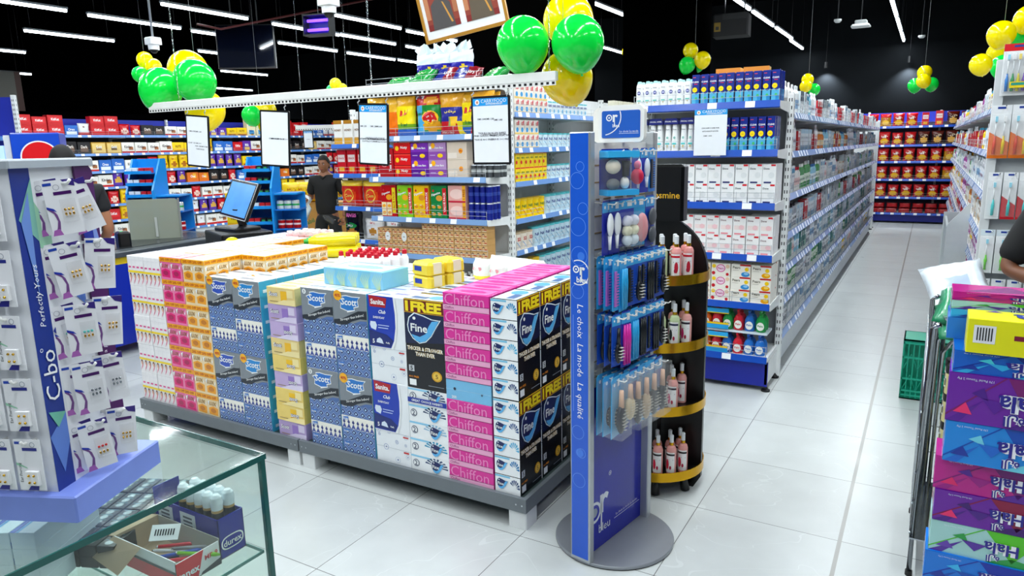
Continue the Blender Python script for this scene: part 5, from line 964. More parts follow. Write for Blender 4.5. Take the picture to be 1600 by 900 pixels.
for a in (200, 250, 290, 340, 30, 120):
    b = MB(); c, s_ = math.cos(R(a)), math.sin(R(a)); b.tube([(c*.19, s_*.19, .15), (c*.19, s_*.19, .03), (c*.21, s_*.21, 0)], [.012, .014, .02], BK, 8) if False else b.tube([(c*.17, s_*.17, .1), (c*.19, s_*.19, .004)], [.014, .022], BK, 8); b.build('foot', t)
def mist(key, liq, lab, blob):
    b = MB(); L_ = M(liq, .08); 
    b.lathe([(0, 0, L_), (.0215, 0, L_), (.0235, .004, L_), (.0235, .12, L_), (.019, .135, L_), (.009, .142, L_), (.009, .146, L_)], 18)
    b.lathe([(.0105, .143, GOLD), (.0105, .156, GOLD)], 12)
    A = Art(b, .045, .1, lambda u, v, l: ((.0237+.0005*l)*math.sin((u-.5)*2.1), -(.0237+.0005*l)*math.cos((u-.5)*2.1), .012+v*.1))
    for i in range(6): A.rect(i/6, 0, (i+1)/6, 1, M('F2F0EE', .3), 1); A.rect(i/6, .84, (i+1)/6, .93, M(lab, .3), 2)
    A.ell(.3 if lab != 'D01830' else .7, .4, .17, .26, M(blob, .3), 2, 10); A.ell(.6, .25, .1, .1, M('B01840', .3), 3, 8); A.rect(.45, .62, .85, .66, M('303038', .4), 2)
    me = b.mesh(key+'_body'); b = MB(); c = M('E4E8EA', .1); b.lathe([(.0095, .15, c), (.0098, .19, c), (.006, .194, c), (0, .194, c)], 12); GD[key] = (me, b.mesh(key+'_cap'))
mist('m_green', 'C8D8A8', '2C3050', '181A24'); mist('m_pink', 'E8A8A0', '281C30', 'D02070'); mist('m_red', 'E89C98', 'D01830', 'C01830'); mist('m_rose', 'E4A098', '101014', 'D82848')
def bottle_mist(k, x, y, z, lb):
    t = put('perfume_bottle', GD[k][0], (x, y, z), R(random.uniform(-8, 8)), label=lb, cat='perfume bottle', group='perfume bottles on the black tower'); put('spray_cap', GD[k][1], parent=t)
LV = ['top', 'second', 'third', 'lowest']; DC = {'m_green': 'pale green', 'm_pink': 'pink', 'm_red': 'rose pink and red', 'm_rose': 'rose'}
for lv, z, ks in ((0, 1.054, ['m_green', 'm_red', 'm_red', 'm_green', 'm_green', 'm_red', 'm_red']), (1, .744, ['m_green', 'm_green', 'm_pink', 'm_green', 'm_green', 'm_pink', 'm_pink']), (2, .439, ['m_pink', 'm_pink', 'm_pink', 'm_pink', 'm_pink', 'm_pink', 'm_pink']), (3, .114, ['m_rose', 'm_rose', 'm_rose', 'm_rose', 'm_rose', 'm_rose', 'm_rose'])):
    for i, (dx, dy) in enumerate(((.075, -.175), (.13, -.145), (.17, -.095), (.02, -.18), (.05, -.115), (.105, -.09), (.14, -.045))):
        if lv == 2 and i == 2: continue
        bottle_mist(ks[i], JX+dx, JY+dy, z, '%s perfume spray, %s %s of the tower, %s' % (DC[ks[i]], LV[lv], 'shelf', ['front middle', 'front, beside the gap', 'closest to the panel edge', 'front, behind the hanging cards', 'back row middle', 'back row beside the panel', 'touching the arch panel'][i]))
for lv, z, k in ((0, 1.054, 'm_red'), (1, .744, 'm_pink')):
    b = MB(); c = M('F08820' if lv else 'E860A0', .1); b.lathe([(0, 0, c), (.026, 0, c), (.027, .07, c), (.012, .085, c), (.012, .09, BLACK), (.014, .09, BLACK), (.014, .12, BLACK), (0, .12, BLACK)], 14); b.build('perfume_flask', loc=(JX+.185, JY+.06, z), label='%s flask with black stopper behind the arch panel' % ('amber' if lv else 'pink'), cat='perfume bottle')

# ---------------------------------------------------------------- glass case with its goods
TEAL = M('1C5A54', .15); t = put('glass_case', None, (-1.21, .97, 0), label='glass display case with green-edged top under the earring stand', cat='display case')
X0, Y0 = -1.3, -.62
b = MB(); b.box(X0, Y0, .99, 0, 0, 1.0, GLASS); b.build('glass_top', t)
b = MB(); b.box(-.002, Y0, .988, .002, .002, 1.001, TEAL); b.box(X0, -.002, .988, 0, .002, 1.001, TEAL); b.build('top_edge', t, label='green polished glass edge')
b = MB(); b.box(-.012, Y0, .1, -.004, 0, .988, GLASS); b.build('end_pane', t)
b = MB(); b.box(X0, -.008, .1, -.012, 0, .988, GLASS); b.build('rear_pane', t)
b = MB(); b.box(-.014, -.01, .1, -.002, 0.001, .988, TEAL); b.build('pane_joint', t, label='green vertical glass joint')
for z in (.77, .50):
    b = MB(); b.box(X0, Y0, z-.006, -.016, -.014, z, GLASS); s_ = b.build('glass_shelf', t); b = MB(); b.box(-.0175, Y0, z-.0065, -.0155, -.014, z+.0005, M('3C8078', .2)); b.box(X0, -.015, z-.0065, -.016, -.013, z+.0005, M('3C8078', .2)); b.build('shelf_edge', s_)
b = MB(); b.box(X0, Y0, 0, 0, 0, .1, M('D0D4D6', .4)); b.build('plinth', t)
CS = Fr(-1.21, .97, 0)
b = MB(); NB = M('14209C', .25); x0, x1, y0, y1, z0 = -.29, -.065, -.088, -.022, .771
for (a, c, d, e) in ((x0, y0, x1, y0+.002), (x0, y1-.002, x1, y1), (x1-.002, y0, x1, y1)): b.box(a, c, z0, d, e, z0+.095, NB)
b.box(x0, y0, z0, x0+.002, y1, z0+.12, NB); b.box(x0, y0, z0, x1, y1, z0+.002, M('C8A878', .6))
A = Art(b, .066, .095, lambda u, v, l: (x1+.0006*l, y0+u*.066, z0+v*.095)); A.text('durex', .5, .34, .72, .22, WHITE, 2)
for k in range(1): 
    P = []
    for e in (0, .05):
        for q in range(24): a = 2*math.pi*q/24; P.append((.5+(.44-e)*(abs(math.cos(a))**.6)*(1 if math.cos(a) > 0 else -1), .34+(.17-e*.6)*(abs(math.sin(a))**.8)*(1 if math.sin(a) > 0 else -1)))
    A.mb.add([A.fr(u, v, 1) for u, v in P], [(i, (i+1) % 24, 24+(i+1) % 24, 24+i) for i in range(24)], WHITE)
A = Art(b, .225, .095, lambda u, v, l: (x0+u*.225, y0-.0006*l, z0+v*.095))
for u in (.06, .42):
    A.rect(u, .2, u+.24, .9, M('D8DCE4', .4), 1)
    for q in range(6): A.rect(u+.05, .26+q*.1, u+.19, .31+q*.1, M('4A4E5C', .4), 2)
b.build('blue_carton', loc=CS.pt(0, 0), label='open deep blue carton with white oval lettering in the glass case', cat='carton')
for i in range(10):
    b = MB(); b.lathe([(0, 0, DARK), (.0125, 0, DARK), (.0125, .1, DARK), (.0125, .1, M('C8A060', .3)), (.0125, .106, M('C8A060', .3))], 12); c = M('E8F0F4', .15); t2 = b.build('roll_on_bottle', loc=CS.pt(-.20+(i//2)*.0285, -.07+(i % 2)*.03, .774), label='white-domed black bottle in the blue carton, %s from the case corner, %s row' % (nth(4-i//2), 'back' if i % 2 else 'front'), cat='bottle', group='white-domed bottles in the blue carton')
    b = MB(); b.lathe([(.0125, .106, c), (.0138, .12, c), (.012, .134, c), (.007, .14, c), (0, .141, c)], 12); b.build('cap', t2, label='white dome cap')
b = MB(); KR = M('B8A284', .7); WH2 = M('F0F0F0', .4); x0, x1, y0, y1, z0 = -.27, -.055, -.20, -.095, .771
b.box(x0, y0, z0, x1, y1, z0+.002, KR); b.box(x0, y1-.002, z0, x1, y1, z0+.06, M('A8A49C', .6)); b.box(x0, y0, z0, x1, y0+.002, z0+.06, WH2); b.box(x0, y0, z0, x0+.002, y1, z0+.06, KR); b.box(x1-.002, y0, z0, x1, y1, z0+.055, WH2)
A = Art(b, .105, .055, lambda u, v, l: (x1+.0006*l, y0+u*.105, z0+v*.055)); A.poly([(0, 0), (.45, 0), (.62, 1), (0, 1)], M('D81420', .3), 1); A.text('tanex', .26, .4, .48, .3, WHITE, 2, bold=.03); A.poly([(.5, 0), (1, 0), (1, .3), (.55, .12)], M('303438', .4), 1); A.text('MP-9', .78, .62, .3, .22, M('D81828', .3), 2)
A = Art(b, .215, .06, lambda u, v, l: (x0+u*.215, y0-.0006*l, z0+v*.06)); A.rect(0, 0, 1, .5, M('D81828', .3), 1); A.rect(0, .5, 1, .6, M('2C3034', .3), 1)
b.add([(x0, y0, z0+.06), (x0+.1, y0, z0+.06), (x0+.09, y0-.05, z0+.02), (x0-.01, y0-.045, z0+.03)], [(0, 1, 2, 3), (3, 2, 1, 0)], KR); b.add([(x0, y0, z0+.06), (x0, y1, z0+.06), (x0-.055, y1-.005, z0+.05), (x0-.05, y0+.005, z0+.045)], [(0, 1, 2, 3), (3, 2, 1, 0)], KR)
b.build('pen_box', loc=CS.pt(0, 0), label='open white and red pen box with raised card flaps in the glass case', cat='carton')
for i, (c, a) in enumerate((('202428', 12), ('C81830', 20), ('D8D8DC', 8), ('1C48B0', 30), ('C82030', 24), ('8C8C90', 15), ('80C820', 5))):
    b = MB(); b.tube([(-.045, 0, 0), (.04, 0, 0), (.05, 0, 0)], [.004, .0045, .002], M(c, .3), 8); b.tube([(-.05, 0, 0), (-.045, 0, 0)], .0025, CHROME, 6); b.build('pen', loc=CS.pt(-.18+.016*i-.01*(i % 3), -.165+.018*((i*3) % 4), .786+.009*(i//3)+.004*(i % 2)), rz=R(20+a), label='%s pen lying in the open pen box' % ['black', 'red', 'clear', 'blue', 'crimson', 'grey', 'lime green'][i], cat='pen', group='pens in the open box')
b = MB(); b.plate([(0, 0), (.06, 0), (.06, .035), (0, .035)], 0, .0006, WHITE); A = front(b, .06, .035, x=.03)
for q in range(8): A.rect(.15+q*.09, .3, .2+q*.09, .7, DARK, 1)
b.build('price_label', loc=CS.pt(-.165, -.185, .84), rot=(R(-50), 0, R(35)), label='white barcode label lying on the pens', cat='label')
box_one('blk_box', .045, .1, .03, '14181E', lambda A, b: None, top=None)
b = MB(); b.bbox(-.02, 0, 0, .02, .075, .026, M('14181E', .3), .001); T = topA(b, .04, .075, .026)
for q in range(3): T.circ(.5, .2+.3*q, .009, M('A8B4B8', .25, .4), 1); T.rect(.15, .32+.3*q, .85, .35+.3*q, M('4C7C8C', .3), 1)
reg('blk_box', b.mesh('blk'), .04, .075, .026)
for i in range(16):
    it('blk_box', Fr(-1.66, .86, R(24)), (i % 4)*.043, (i//4)*-.079+.05, .772+0, 'small black foil-topped box on the upper glass shelf, %s in row %s' % (nth(i % 4), ['one', 'two', 'three', 'four'][i//4]), 'small box', 'small_box', 'small black boxes in the glass case')
    it('blk_box', Fr(-1.66, .86, R(24)), (i % 4)*.043, (i//4)*-.079+.05, .7985, 'small black foil-topped box of the upper layer, %s in row %s' % (nth(i % 4), ['one', 'two', 'three', 'four'][i//4]), 'small box', 'small_box', 'small black boxes in the glass case')
b = MB(); b.bbox(-.1, 0, 0, .1, .05, .035, M('D4E4EA', .3), .001); T = topA(b, .2, .05, .035); T.rect(0, .0, 1, .22, M('1848B0', .3), 1); T.rect(0, .25, 1, .35, M('58A8E0', .3), 1); T.circ(.3, .65, .01, M('B8C8CC', .3), 1); A = front(b, .2, .035); A.rect(0, 0, 1, .4, M('2C78C8', .3), 1)
reg('striped', b.mesh('striped'), .2, .05, .035)
for i in range(3):
    for q in range(4): it('striped', Fr(-1.50, .66, R(-62)), -.06+.0*i, -.16+i*.052, .771+q*.0355, 'pale blue striped box, %s along, %s layer in the glass case' % (nth(i), TIER[q]), 'small box', 'striped_box', 'pale blue striped boxes in the glass case')
for i in range(5): 
    b = MB(); c = M(['4A1838', '5C1C40'][i % 2], .1); b.lathe([(0, 0, c), (.017, 0, c), (.018, .07, c), (.014, .085, c), (.012, .09, c), (0, .092, c)], 12)
    t2 = b.build('nail_varnish_bottle', loc=CS.pt(-.05-.05*i, -.05-.012*(i % 2), .501), label='dark plum bottle on the lower glass shelf, %s from the case corner' % nth(i), cat='bottle', group='plum bottles on the lower glass shelf'); 
for i in range(8):
    b = MB(); c = M('F4E8EC', .2); b.lathe([(0, 0, c), (.015, 0, c), (.016, .05, c), (.014, .052, c), (.015, .06, c), (.010, .076, c), (0, .078, c)], 12); b.box(-.006, -.0165, .015, .006, -.0155, .04, M('D82870', .3)); b.build('white_bottle', loc=CS.pt(-.045-.036*(i % 4), -.12-.04*(i//4), .501), label='small white and pink bottle on the lower shelf, %s from the pane, row %s' % (nth(i % 4), ['one', 'two'][i//4]), cat='bottle', group='white and pink bottles on the lower glass shelf')

# ---------------------------------------------------------------- earring stand on the case
ES = Fr(-1.272, .605, R(24.2)); LAV = M('7C90E0', .35)
t = put('earring_stand', None, ES.pt(-.127, .127, 1.001), ES.r, label='square rotating earring stand on a lavender tray, hung with white cards', cat='display stand')
def L2(x, y): return x+.127, y-.127      # corner frame -> centred frame
b = MB(); b.bbox(-.127, -.127, 0, .127, .127, .05, LAV, .003); b.build('tray', t, label='lavender tray')
bx0, bx1, by0, by1 = -.205+.127+0, -.045+.127, .018-.127, .20-.127
b = MB(); b.box(bx0, by0, .05, bx1, by1, .63, M('E8EAEE', .35)); 
A = Art(b, by1-by0, .58, lambda u, v, l: (bx1+.0006*l, by0+u*(by1-by0), .05+v*.58))
NV = M('14308C', .3, var=.15); PU = M('4C1458', .3); A.rect(0, 0, .24, 1, NV, 1); A.poly([(0, .18), (.24, .24), (.24, .14), (.12, .05)], M('5C80D0', .3), 2); A.poly([(.02, .26), (.24, .24), (.12, .2)], M('6CB8A0', .3), 3); A.poly([(.03, .85), (.24, .97), (.24, .78)], M('7CB8A8', .3), 2); A.poly([(.24, .9), (.4, .82), (.4, .76), (.24, .76)], M('9CD0B0', .3), 2); A.poly([(.05, .84), (.18, .93), (.14, .62)], M('6C90D8', .3), 3)
A.text('C-bo', .12, .37, .2, .16, WHITE, 4, rot=90, bold=.0, shear=.1); A.ring(.05, .455, .0035, .001, WHITE, 4, 12); A.text('Perfectly Yours', .13, .62, .09, .26, WHITE, 4, rot=90, bold=.0, shear=.25)
A.poly([(.24, .5), (.4, .45), (.4, .55)], M('28389C', .3), 2); A.poly([(.5, .62), (.75, .55), (.75, .66)], M('5C80D0', .3), 2)
b.build('column', t)
b = MB(); b.bbox(bx0-.01, by0-.012, .63, bx1+.012, by1+.012, .645, M('A8B0B8', .3), .003); b.build('top_plate', t, label='grey top plate')
b = MB(); b.plx([(by1-.035, .05), (by1+.012, .05), (by1+.012, .62), (by1+.002, .632), (by1-.035, .632)], bx1+.002, bx1+.006, PU); A = Art(b, .047, .58, lambda u, v, l: (bx1+.006+.0006*l, by1-.035+u*.047, .05+v*.58)); A.poly([(0, .9), (.5, .84), (1, .68), (.7, .66), (0, .78)], M('20309C', .3), 1); A.poly([(.45, .92), (.95, .72), (.6, .72)], M('7C94D8', .3), 2); A.text('for a perfect earring', .32, .44, .3, .56, M('F0E8F4', .3), 3, rot=90, bold=0, shear=.25)
b.build('side_fin', t, label='purple fin with white script')
def ecard(key, kind):
    w, h = .051, .096; b = MB(); b.plate([(-w/2, 0), (w/2, 0), (w/2, h), (-w/2, h)], 0, .0008, M('F2F2F6', .25, var=.02)); A = front(b, w, h, eps=.0004); A.rect(.04, .91, .3, .96, M('2848B0', .3), 1)
    V = M('4C1C68', .3)
    if kind == 'p':
        A.text('Ear Piercing', .13, .35, .14, .5, M('20242C', .4), 1, rot=90, bold=0); A.rect(.3, .78, .85, .84, M('28308C', .3), 1); A.ring(.7, .9, .005, .001, M('9098A8', .3), 1); b.box(-.006, -.007, .012, .018, -.0005, .038, M('F8F8FA', .2)); 
        for i in (0, 1):
            for j in (0, 1): b.ball((.0015+i*.010, -.0085, .018+j*.013), .0022, .0022, .0022, M('D8A830', .2, .9), 8, 6)
        A.poly([(.3, 0), (.7, 0), (.75, .12), (.45, .1)], M('2C2C90', .3), 1); A.poly([(0, .55), (.4, .45), (.4, .43), (0, .5)], M('98D0B0', .3), 1)
    else:
        A.ring(.42, .87, .005, .0008, M('A8A8B4', .3), 1); A.rect(.3, .73, .85, .79, V, 1); A.poly([(.6, 1), (1, 1), (1, .86), (.75, .9)], M('3C2C80', .3), 1)
        A.poly([(0, .53), (.14, .49), (.27, .38), (.31, .24), (.26, .08), (.2, .02), (.08, .02), (.18, .14), (.24, .26), (.18, .4), (0, .495)], M('7C5090', .3), 1); A.poly([(.0, .54), (.2, .49), (.28, .43), (0, .5)], M('2038B0', .3), 2); A.poly([(.06, .1), (.24, .12), (.32, .0), (0, 0)], M('B068B8', .3), 2)
        b.box(-.004, -.005, .022, .020, -.0005, .062, CLR)
        c = {'g': M('D8A850', .2, .9), 's': M('8C9298', .2, .9), 't': M('48B8B0', .3), 'r': M('D02020', .3)}[kind]
        for i in range(3): b.ball((.001+i*.006, -.0055, .044), .0024, .0016, .0024, c, 8, 6); b.ball((.001+i*.006, -.0055, .036 if kind != 'r' else .032), .002, .0016, .003, M('D8A850', .2, .9) if kind != 's' else c, 8, 6)
    reg(key, b.mesh(key), w, .004, h)
for q in 'pgstr': ecard('ec_'+q, q)
RN = ['top', 'second', 'third', 'fourth', 'lowest']
for r in range(5):
    zt = .60-.112*r
    for cidx, yc in enumerate((by0+.075, by0+.135)):
        b = MB(); b.tube([(bx1, yc, zt), (bx1+.045, yc, zt+.002), (bx1+.05, yc, zt+.008)], .0028, M('F0F0EC', .35), 8); b.build('hook', t)
        for q in range(2 if cidx == 0 else 1):
            k = [['ec_g', 'ec_g'], ['ec_g', 'ec_g'], ['ec_t', 'ec_g'], ['ec_s', 'ec_s'], ['ec_r', 'ec_g']][r][cidx]
            p = ES.pt(-.127+bx1+.036-.022*q, .127+yc-(.008*q), 1.001+zt-.088); 
            o = put('earring_card', GD[k][0], p, 0, label='white earring card with %s studs, %s row, %s%s' % ({'ec_g': 'gold', 'ec_t': 'turquoise', 'ec_s': 'silver', 'ec_r': 'red'}[k], RN[r], ['beside the blue strip', 'beside the purple fin'][cidx], ', behind' if q else ''), cat='earring card', group='earring cards on the stand')
            tl = random.uniform(-.1, .16)+(.22 if (r == 0 and cidx) else 0); o.rotation_euler = (R(0), -tl, ES.r+R(90)-R(42)+random.uniform(-.1, .1))
    for cidx, xc in enumerate((bx1-.028, bx1-.085, bx1-.14)):
        b = MB(); b.tube([(xc, by0, zt), (xc, by0-.03, zt+.002), (xc, by0-.034, zt+.008)], .0028, M('F0F0EC', .35), 8); b.build('hook', t)
        o = put('earring_card', GD['ec_p'][0], ES.pt(-.127+xc, .127+by0-.022, 1.001+zt-.088), ES.r+random.uniform(-.05, .05), label='white ear piercing card with four gold studs, %s row, %s from the blue corner' % (RN[r], nth(cidx)), cat='earring card', group='ear piercing cards on the stand')
# ---------------------------------------------------------------- confectionery wall beyond the checkouts
CW = Fr(-13.0, 5.6, R(90)); LVC = [1.995, 1.669, 1.355, 1.064, .748, .455, .161]
bay('wall_shelving', 'long wall shelving of chocolates and snacks beyond the checkouts', CW, 7, 1.2, .55, LVC, 2.30, railc='5C8CD0', kickc='C9CED3', tagstep=.2, backc='38404C', topback=(1.99, '1428A8'), guardlv=(0, 1))
def cbox(k, w, h, base, bands, txt, tc='FFFFFF', d=.12): carton(k, w, d, h, base, bands, txt, tc, (.5, .6, .8, .25))
cbox('k_red', .24, .14, 'C81018', [(.1, .3, .9, .8, 'D82028')], 'KitKat'); cbox('k_wht', .24, .15, 'F0ECE4', [(0, 0, 1, .2, 'C82020'), (.55, .3, .9, .6, 'A86838')], 'Kinder', '38202C'); cbox('k_org', .24, .14, 'E07020', [(.5, .4, .8, .9, 'F0B030')], 'Choc'); cbox('k_crm', .24, .16, 'F2E8C0', [(.2, .2, .8, .7, '48A0D8'), (.4, .1, .7, .3, 'E8A020')], 'Milk', '1858A0')
cbox('k_yel', .24, .14, 'F8D010', [(0, 0, 1, .3, 'F0B010'), (.1, .05, .9, .2, 'C87010')], 'NUTS', '784010'); cbox('k_gld', .26, .15, 'C89830', [(.05, .1, .95, .9, 'E8C878'), (.3, .3, .7, .6, '7A4818')], 'Gold', 'FFFFFF'); cbox('k_blk', .22, .16, '181418', [(.2, .2, .8, .6, '6C5040')], 'Dark', 'E8E0D8'); cbox('k_pur', .2, .15, '5C2CA0', [(.2, .1, .8, .4, 'E8C060')], 'Milk')
cbox('k_blu', .22, .15, '2868C0', [(.1, .1, .9, .4, 'E8F0F8')], 'Oreo')
bag('b_yel', .2, .2, .06, lambda u, v: 'F8CC10' if not ellin(u, v, .5, .3, .3, .15) else 'B06818', lambda A: A.text('NUTS', .5, .65, .7, .14, M('B01018', .3), 1), nx=6, nz=8)
bag('b_pur', .2, .2, .06, lambda u, v: '5C30A8' if not ellin(u, v, .5, .4, .3, .2) else 'D8A848', lambda A: A.text('Mix', .5, .75, .6, .12, WHITE, 1), nx=6, nz=8); bag('b_red', .2, .17, .06, lambda u, v: 'D01420' if not ellin(u, v, .5, .4, .34, .22) else 'F0D0C0', lambda A: A.text('Break', .5, .4, .5, .14, M('C01018', .3), 1), nx=6, nz=8); bag('b_wht', .2, .17, .06, lambda u, v: 'ECEEF0' if v > .3 else 'C83030', lambda A: A.text('Mini', .5, .7, .5, .14, M('7A3820', .3), 1), nx=6, nz=8)
CD = {'k_red': 'red chocolate box', 'k_wht': 'white chocolate box', 'k_org': 'orange chocolate box', 'k_crm': 'cream chocolate box', 'k_yel': 'yellow snack box', 'k_gld': 'golden praline box', 'k_blk': 'black chocolate box', 'k_pur': 'purple chocolate box', 'k_blu': 'blue biscuit box', 'b_yel': 'yellow nut bag', 'b_pur': 'purple sweet bag', 'b_red': 'red sweet bag', 'b_wht': 'white sweet bag'}
SQ = [['k_crm', 'k_org', 'k_red', 'k_red', 'k_blu', 'b_wht', 'k_red', 'b_red', 'k_blk', 'k_wht', 'k_blu', 'k_pur', 'k_yel'], ['k_wht', 'k_blk', 'k_blk', 'k_blk', 'k_gld', 'k_wht', 'k_wht', 'k_yel', 'b_yel', 'k_blu', 'k_red', 'k_pur'], ['k_yel', 'k_yel', 'k_wht', 'k_wht', 'k_blu', 'k_wht', 'b_red', 'b_yel', 'b_yel', 'b_pur', 'b_pur', 'b_pur'], ['k_blk', 'k_org', 'k_blk', 'k_wht', 'k_wht', 'b_pur', 'b_red', 'b_red', 'b_red', 'b_pur', 'k_org', 'k_blk', 'b_red', 'k_blu'],
 ['k_wht', 'k_wht', 'b_pur', 'b_red', 'b_red', 'b_yel', 'k_gld', 'k_wht', 'b_red'], ['k_wht', 'b_wht', 'b_pur', 'b_red', 'k_red', 'b_yel', 'k_wht'], ['k_wht', 'k_crm', 'b_yel', 'k_yel', 'b_wht']]
for k, z in enumerate(LVC):
    x = .05; i = 0; j = 0
    while x < 8.05:
        key = SQ[k][j % len(SQ[k])]; j += 1; w, h = GD[key][1], GD[key][3]; tl = 2 if (k == 0 and h < .17 and key in ('k_red', 'k_org', 'k_crm')) else 1
        for rep in range(random.choice((1, 2, 2))):
            if x+w > 8.35: break
            s = random.uniform(.95, 1.1); tt = tl if tl > 1 else (2 if k in (4, 5) and key[0] == 'k' and random.random() < .0 else 1)
            for q in range(tt): it(key, CW, x+w/2, .04, z+q*h*s*1.155, '%s%s, %s from the checkout end, %s sweets shelf' % (CD[key], ', upper' if q else '', nth(i), ORD2[k]), 'sweets pack', {'k': 'chocolate_box', 'b': 'sweet_bag'}[key[0]], 'sweets on the %s wall shelf' % ORD2[k], sc=(s, s, s*1.35 if k else s*1.15), rz=random.uniform(-.06, .06))
            x += w+.02; i += 1
# short shelf end with cans beside the drinks fridge
CF = Fr(-9.6, 3.1, R(40)); b = bay('wall_shelving', 'blue-backed shelving of drink cans behind the drinks fridge', CF, 1, 1.3, .4, [1.86, 1.5, 1.1, .7, .3], 2.3, railc='5C8CD0', backc='1428A8', guard=False)
can('can_sil', .033, .165, 'B8C4D4', '2848B8')
for q in range(3): run('can_sil', CF, 7, .5, .03, 1.862+q*.0, 'silver and blue drink can', ['front', 'second', 'third'][q]+' row', 'can', 'drink_can', 'silver cans above the fridge', pitch=.085) if q == 0 else run('can_sil', CF, 6-q, .5, .03+.08*q, 1.862, 'silver and blue drink can', ['front', 'second', 'third'][q]+' row', 'can', 'drink_can', 'silver cans above the fridge', pitch=.085)
run('can_sil', CF, 6, .5, .07, 2.03, 'silver and blue drink can', 'upper tier', 'can', 'drink_can', 'silver cans above the fridge', pitch=.085)
# drinks fridge
FG = Fr(-6.82, 3.62, R(-62)+R(90)); 
t = put('drinks_fridge', None, (-7.02, 3.50, 0), R(56), label='blue drinks fridge with a red, white and blue globe emblem', cat='fridge')
b = MB(); b.bbox(-.22, 0, 0, .16, .5, 1.86, M('1040B8', .3), .01); A = front(b, .38, 1.86, x=-.03); PB = M('0E48C8', .25); A.rect(.02, .05, .98, .99, PB, 1)
n = 40; cx_, cv_, rr_ = .56, .88, .2
A.circ(cx_, cv_, .152, WHITE, 2, n); A.circ(cx_, cv_, .14, M('F0F2F6', .3), 3, n)
def arcp(a0, a1, st=6): return [(cx_+.14*math.cos(R(a))/.38, cv_+.14*math.sin(R(a))/1.86) for a in range(a0, a1+1, st)]
A.poly(arcp(35, 245)+[(cx_-.10, cv_-.052), (cx_+.04, cv_-.035), (cx_+.18, cv_+.005), (cx_+.28, cv_+.045)], M('E0141C', .25), 4, ) if False else A.poly(arcp(38, 240)+[(cx_+.02, cv_-.06), (cx_+.18, cv_-.01), (cx_+.28, cv_+.04)], M('E0141C', .25), 4)
A.poly(arcp(262, 368)+[(cx_+.33, cv_-.02), (cx_+.22, cv_-.06), (cx_+.1, cv_-.085)], M('0C3CB0', .25), 4)
b.build('cabinet', t)
b = MB(); b.box(-.27, .02, .02, -.222, .6, 1.84, M('D8DDE4', .3)); b.build('door', t, label='white door frame seen edge-on'); b = MB(); b.box(-.62, .03, .1, -.28, .55, 1.75, M('A8C8F0', .2, e=.6)); b.build('lit_interior', t, label='lit pale blue interior')
# ---------------------------------------------------------------- checkout
t = put('checkout_counter', None, (-6.0, 3.0, 0), R(4), label='long grey checkout belt counter with blue sides', cat='checkout')
b = MB(); b.box(-.55, 0, .08, .3, 1.6, .82, M('102CA8', .4)); b.build('body', t); b = MB(); b.bbox(-.58, -.02, .82, .33, 1.62, .865, M('4A5054', .3), .008); b.build('top', t); b = MB(); b.box(-.3, .05, .8655, .18, 1.5, .869, M('2A2E30', .25)); b.build('belt', t); b = MB(); b.box(.3005, 0, .76, .302, 1.6, .815, M('E8C818', .3)); b.build('yellow_band', t)
t = put('divider_screen', None, (-6.2, 4.02, .869), R(48), label='smoky acrylic divider screen standing on the checkout', cat='screen'); b = MB(); b.plate([(-.24, 0), (.2, 0), (.2, .34), (.17, .37), (-.24, .37)], 0, .006, FROST); b.build('acrylic_sheet', t)
b = MB(); b.box(.19, -.006, 0, .205, .012, .37, M('A8ACAC', .3, .6)); b.box(-.02, -.012, .02, .0, -.002, .2, M('B8BCB8', .3)); b.build('frame_strip', t)
t = put('card_scanner', None, (-6.0, 3.50, .869), R(-20), label='small black scanner box with a green light on the checkout', cat='scanner'); b = MB(); b.bbox(-.07, 0, 0, .07, .1, .13, M('08090A', .3, var=0), .015); b.build('housing', t); b = MB(); b.box(-.02, .03, .1301, .02, .05, .1315, M('18C060', .3, e=.6)); b.build('light', t)
t = put('cashier_cabinet', None, (-5.22, 3.86, 0), R(-22), label='blue and black cashier cabinet carrying the till', cat='cabinet'); b = MB(); b.box(-.42, 0, 0, .45, .55, .80, M('1020B0', .35)); b.build('body', t); b = MB(); b.box(-.45, -.03, .80, .5, .58, .84, BLACK); b.build('top', t); b = MB(); b.box(.451, .02, .05, .47, .53, .79, BLACK); b.build('side_panel', t)
t = put('cash_drawer', None, (-5.25, 3.90, .841), R(-22), label='wide black cash drawer under the till screen', cat='cash drawer'); b = MB(); b.bbox(-.27, 0, 0, .27, .42, .14, M('0A0B0C', .3, var=0), .008); b.build('casing', t); b = MB(); b.box(-.25, -.004, .015, .25, 0, .125, M('121315', .35, var=0)); d_ = b.build('drawer', t); b = MB(); b.T = Matrix.Rotation(R(90), 4, 'X'); b.lathe([(0, 0, CHROME), (.011, 0, CHROME), (.011, .008, CHROME), (0, .008, CHROME)], 12, .02, .06); b.build('lock', d_)
t = put('till_screen', None, (-5.20, 4.12, .983), R(-8), label='tilted touch screen till with a glowing blue desktop', cat='till'); b = MB(); b.bbox(-.17, -.13, 0, .17, .12, .03, M('101214', .35, var=0), .01); b.build('base', t)
b = MB(); b.T = Matrix.Translation((0, .05, .03)) @ Matrix.Rotation(R(18), 4, 'X'); b.box(-.035, -.02, 0, .035, .02, .16, M('0C0D0E', .3, var=0)); b.build('stand', t)
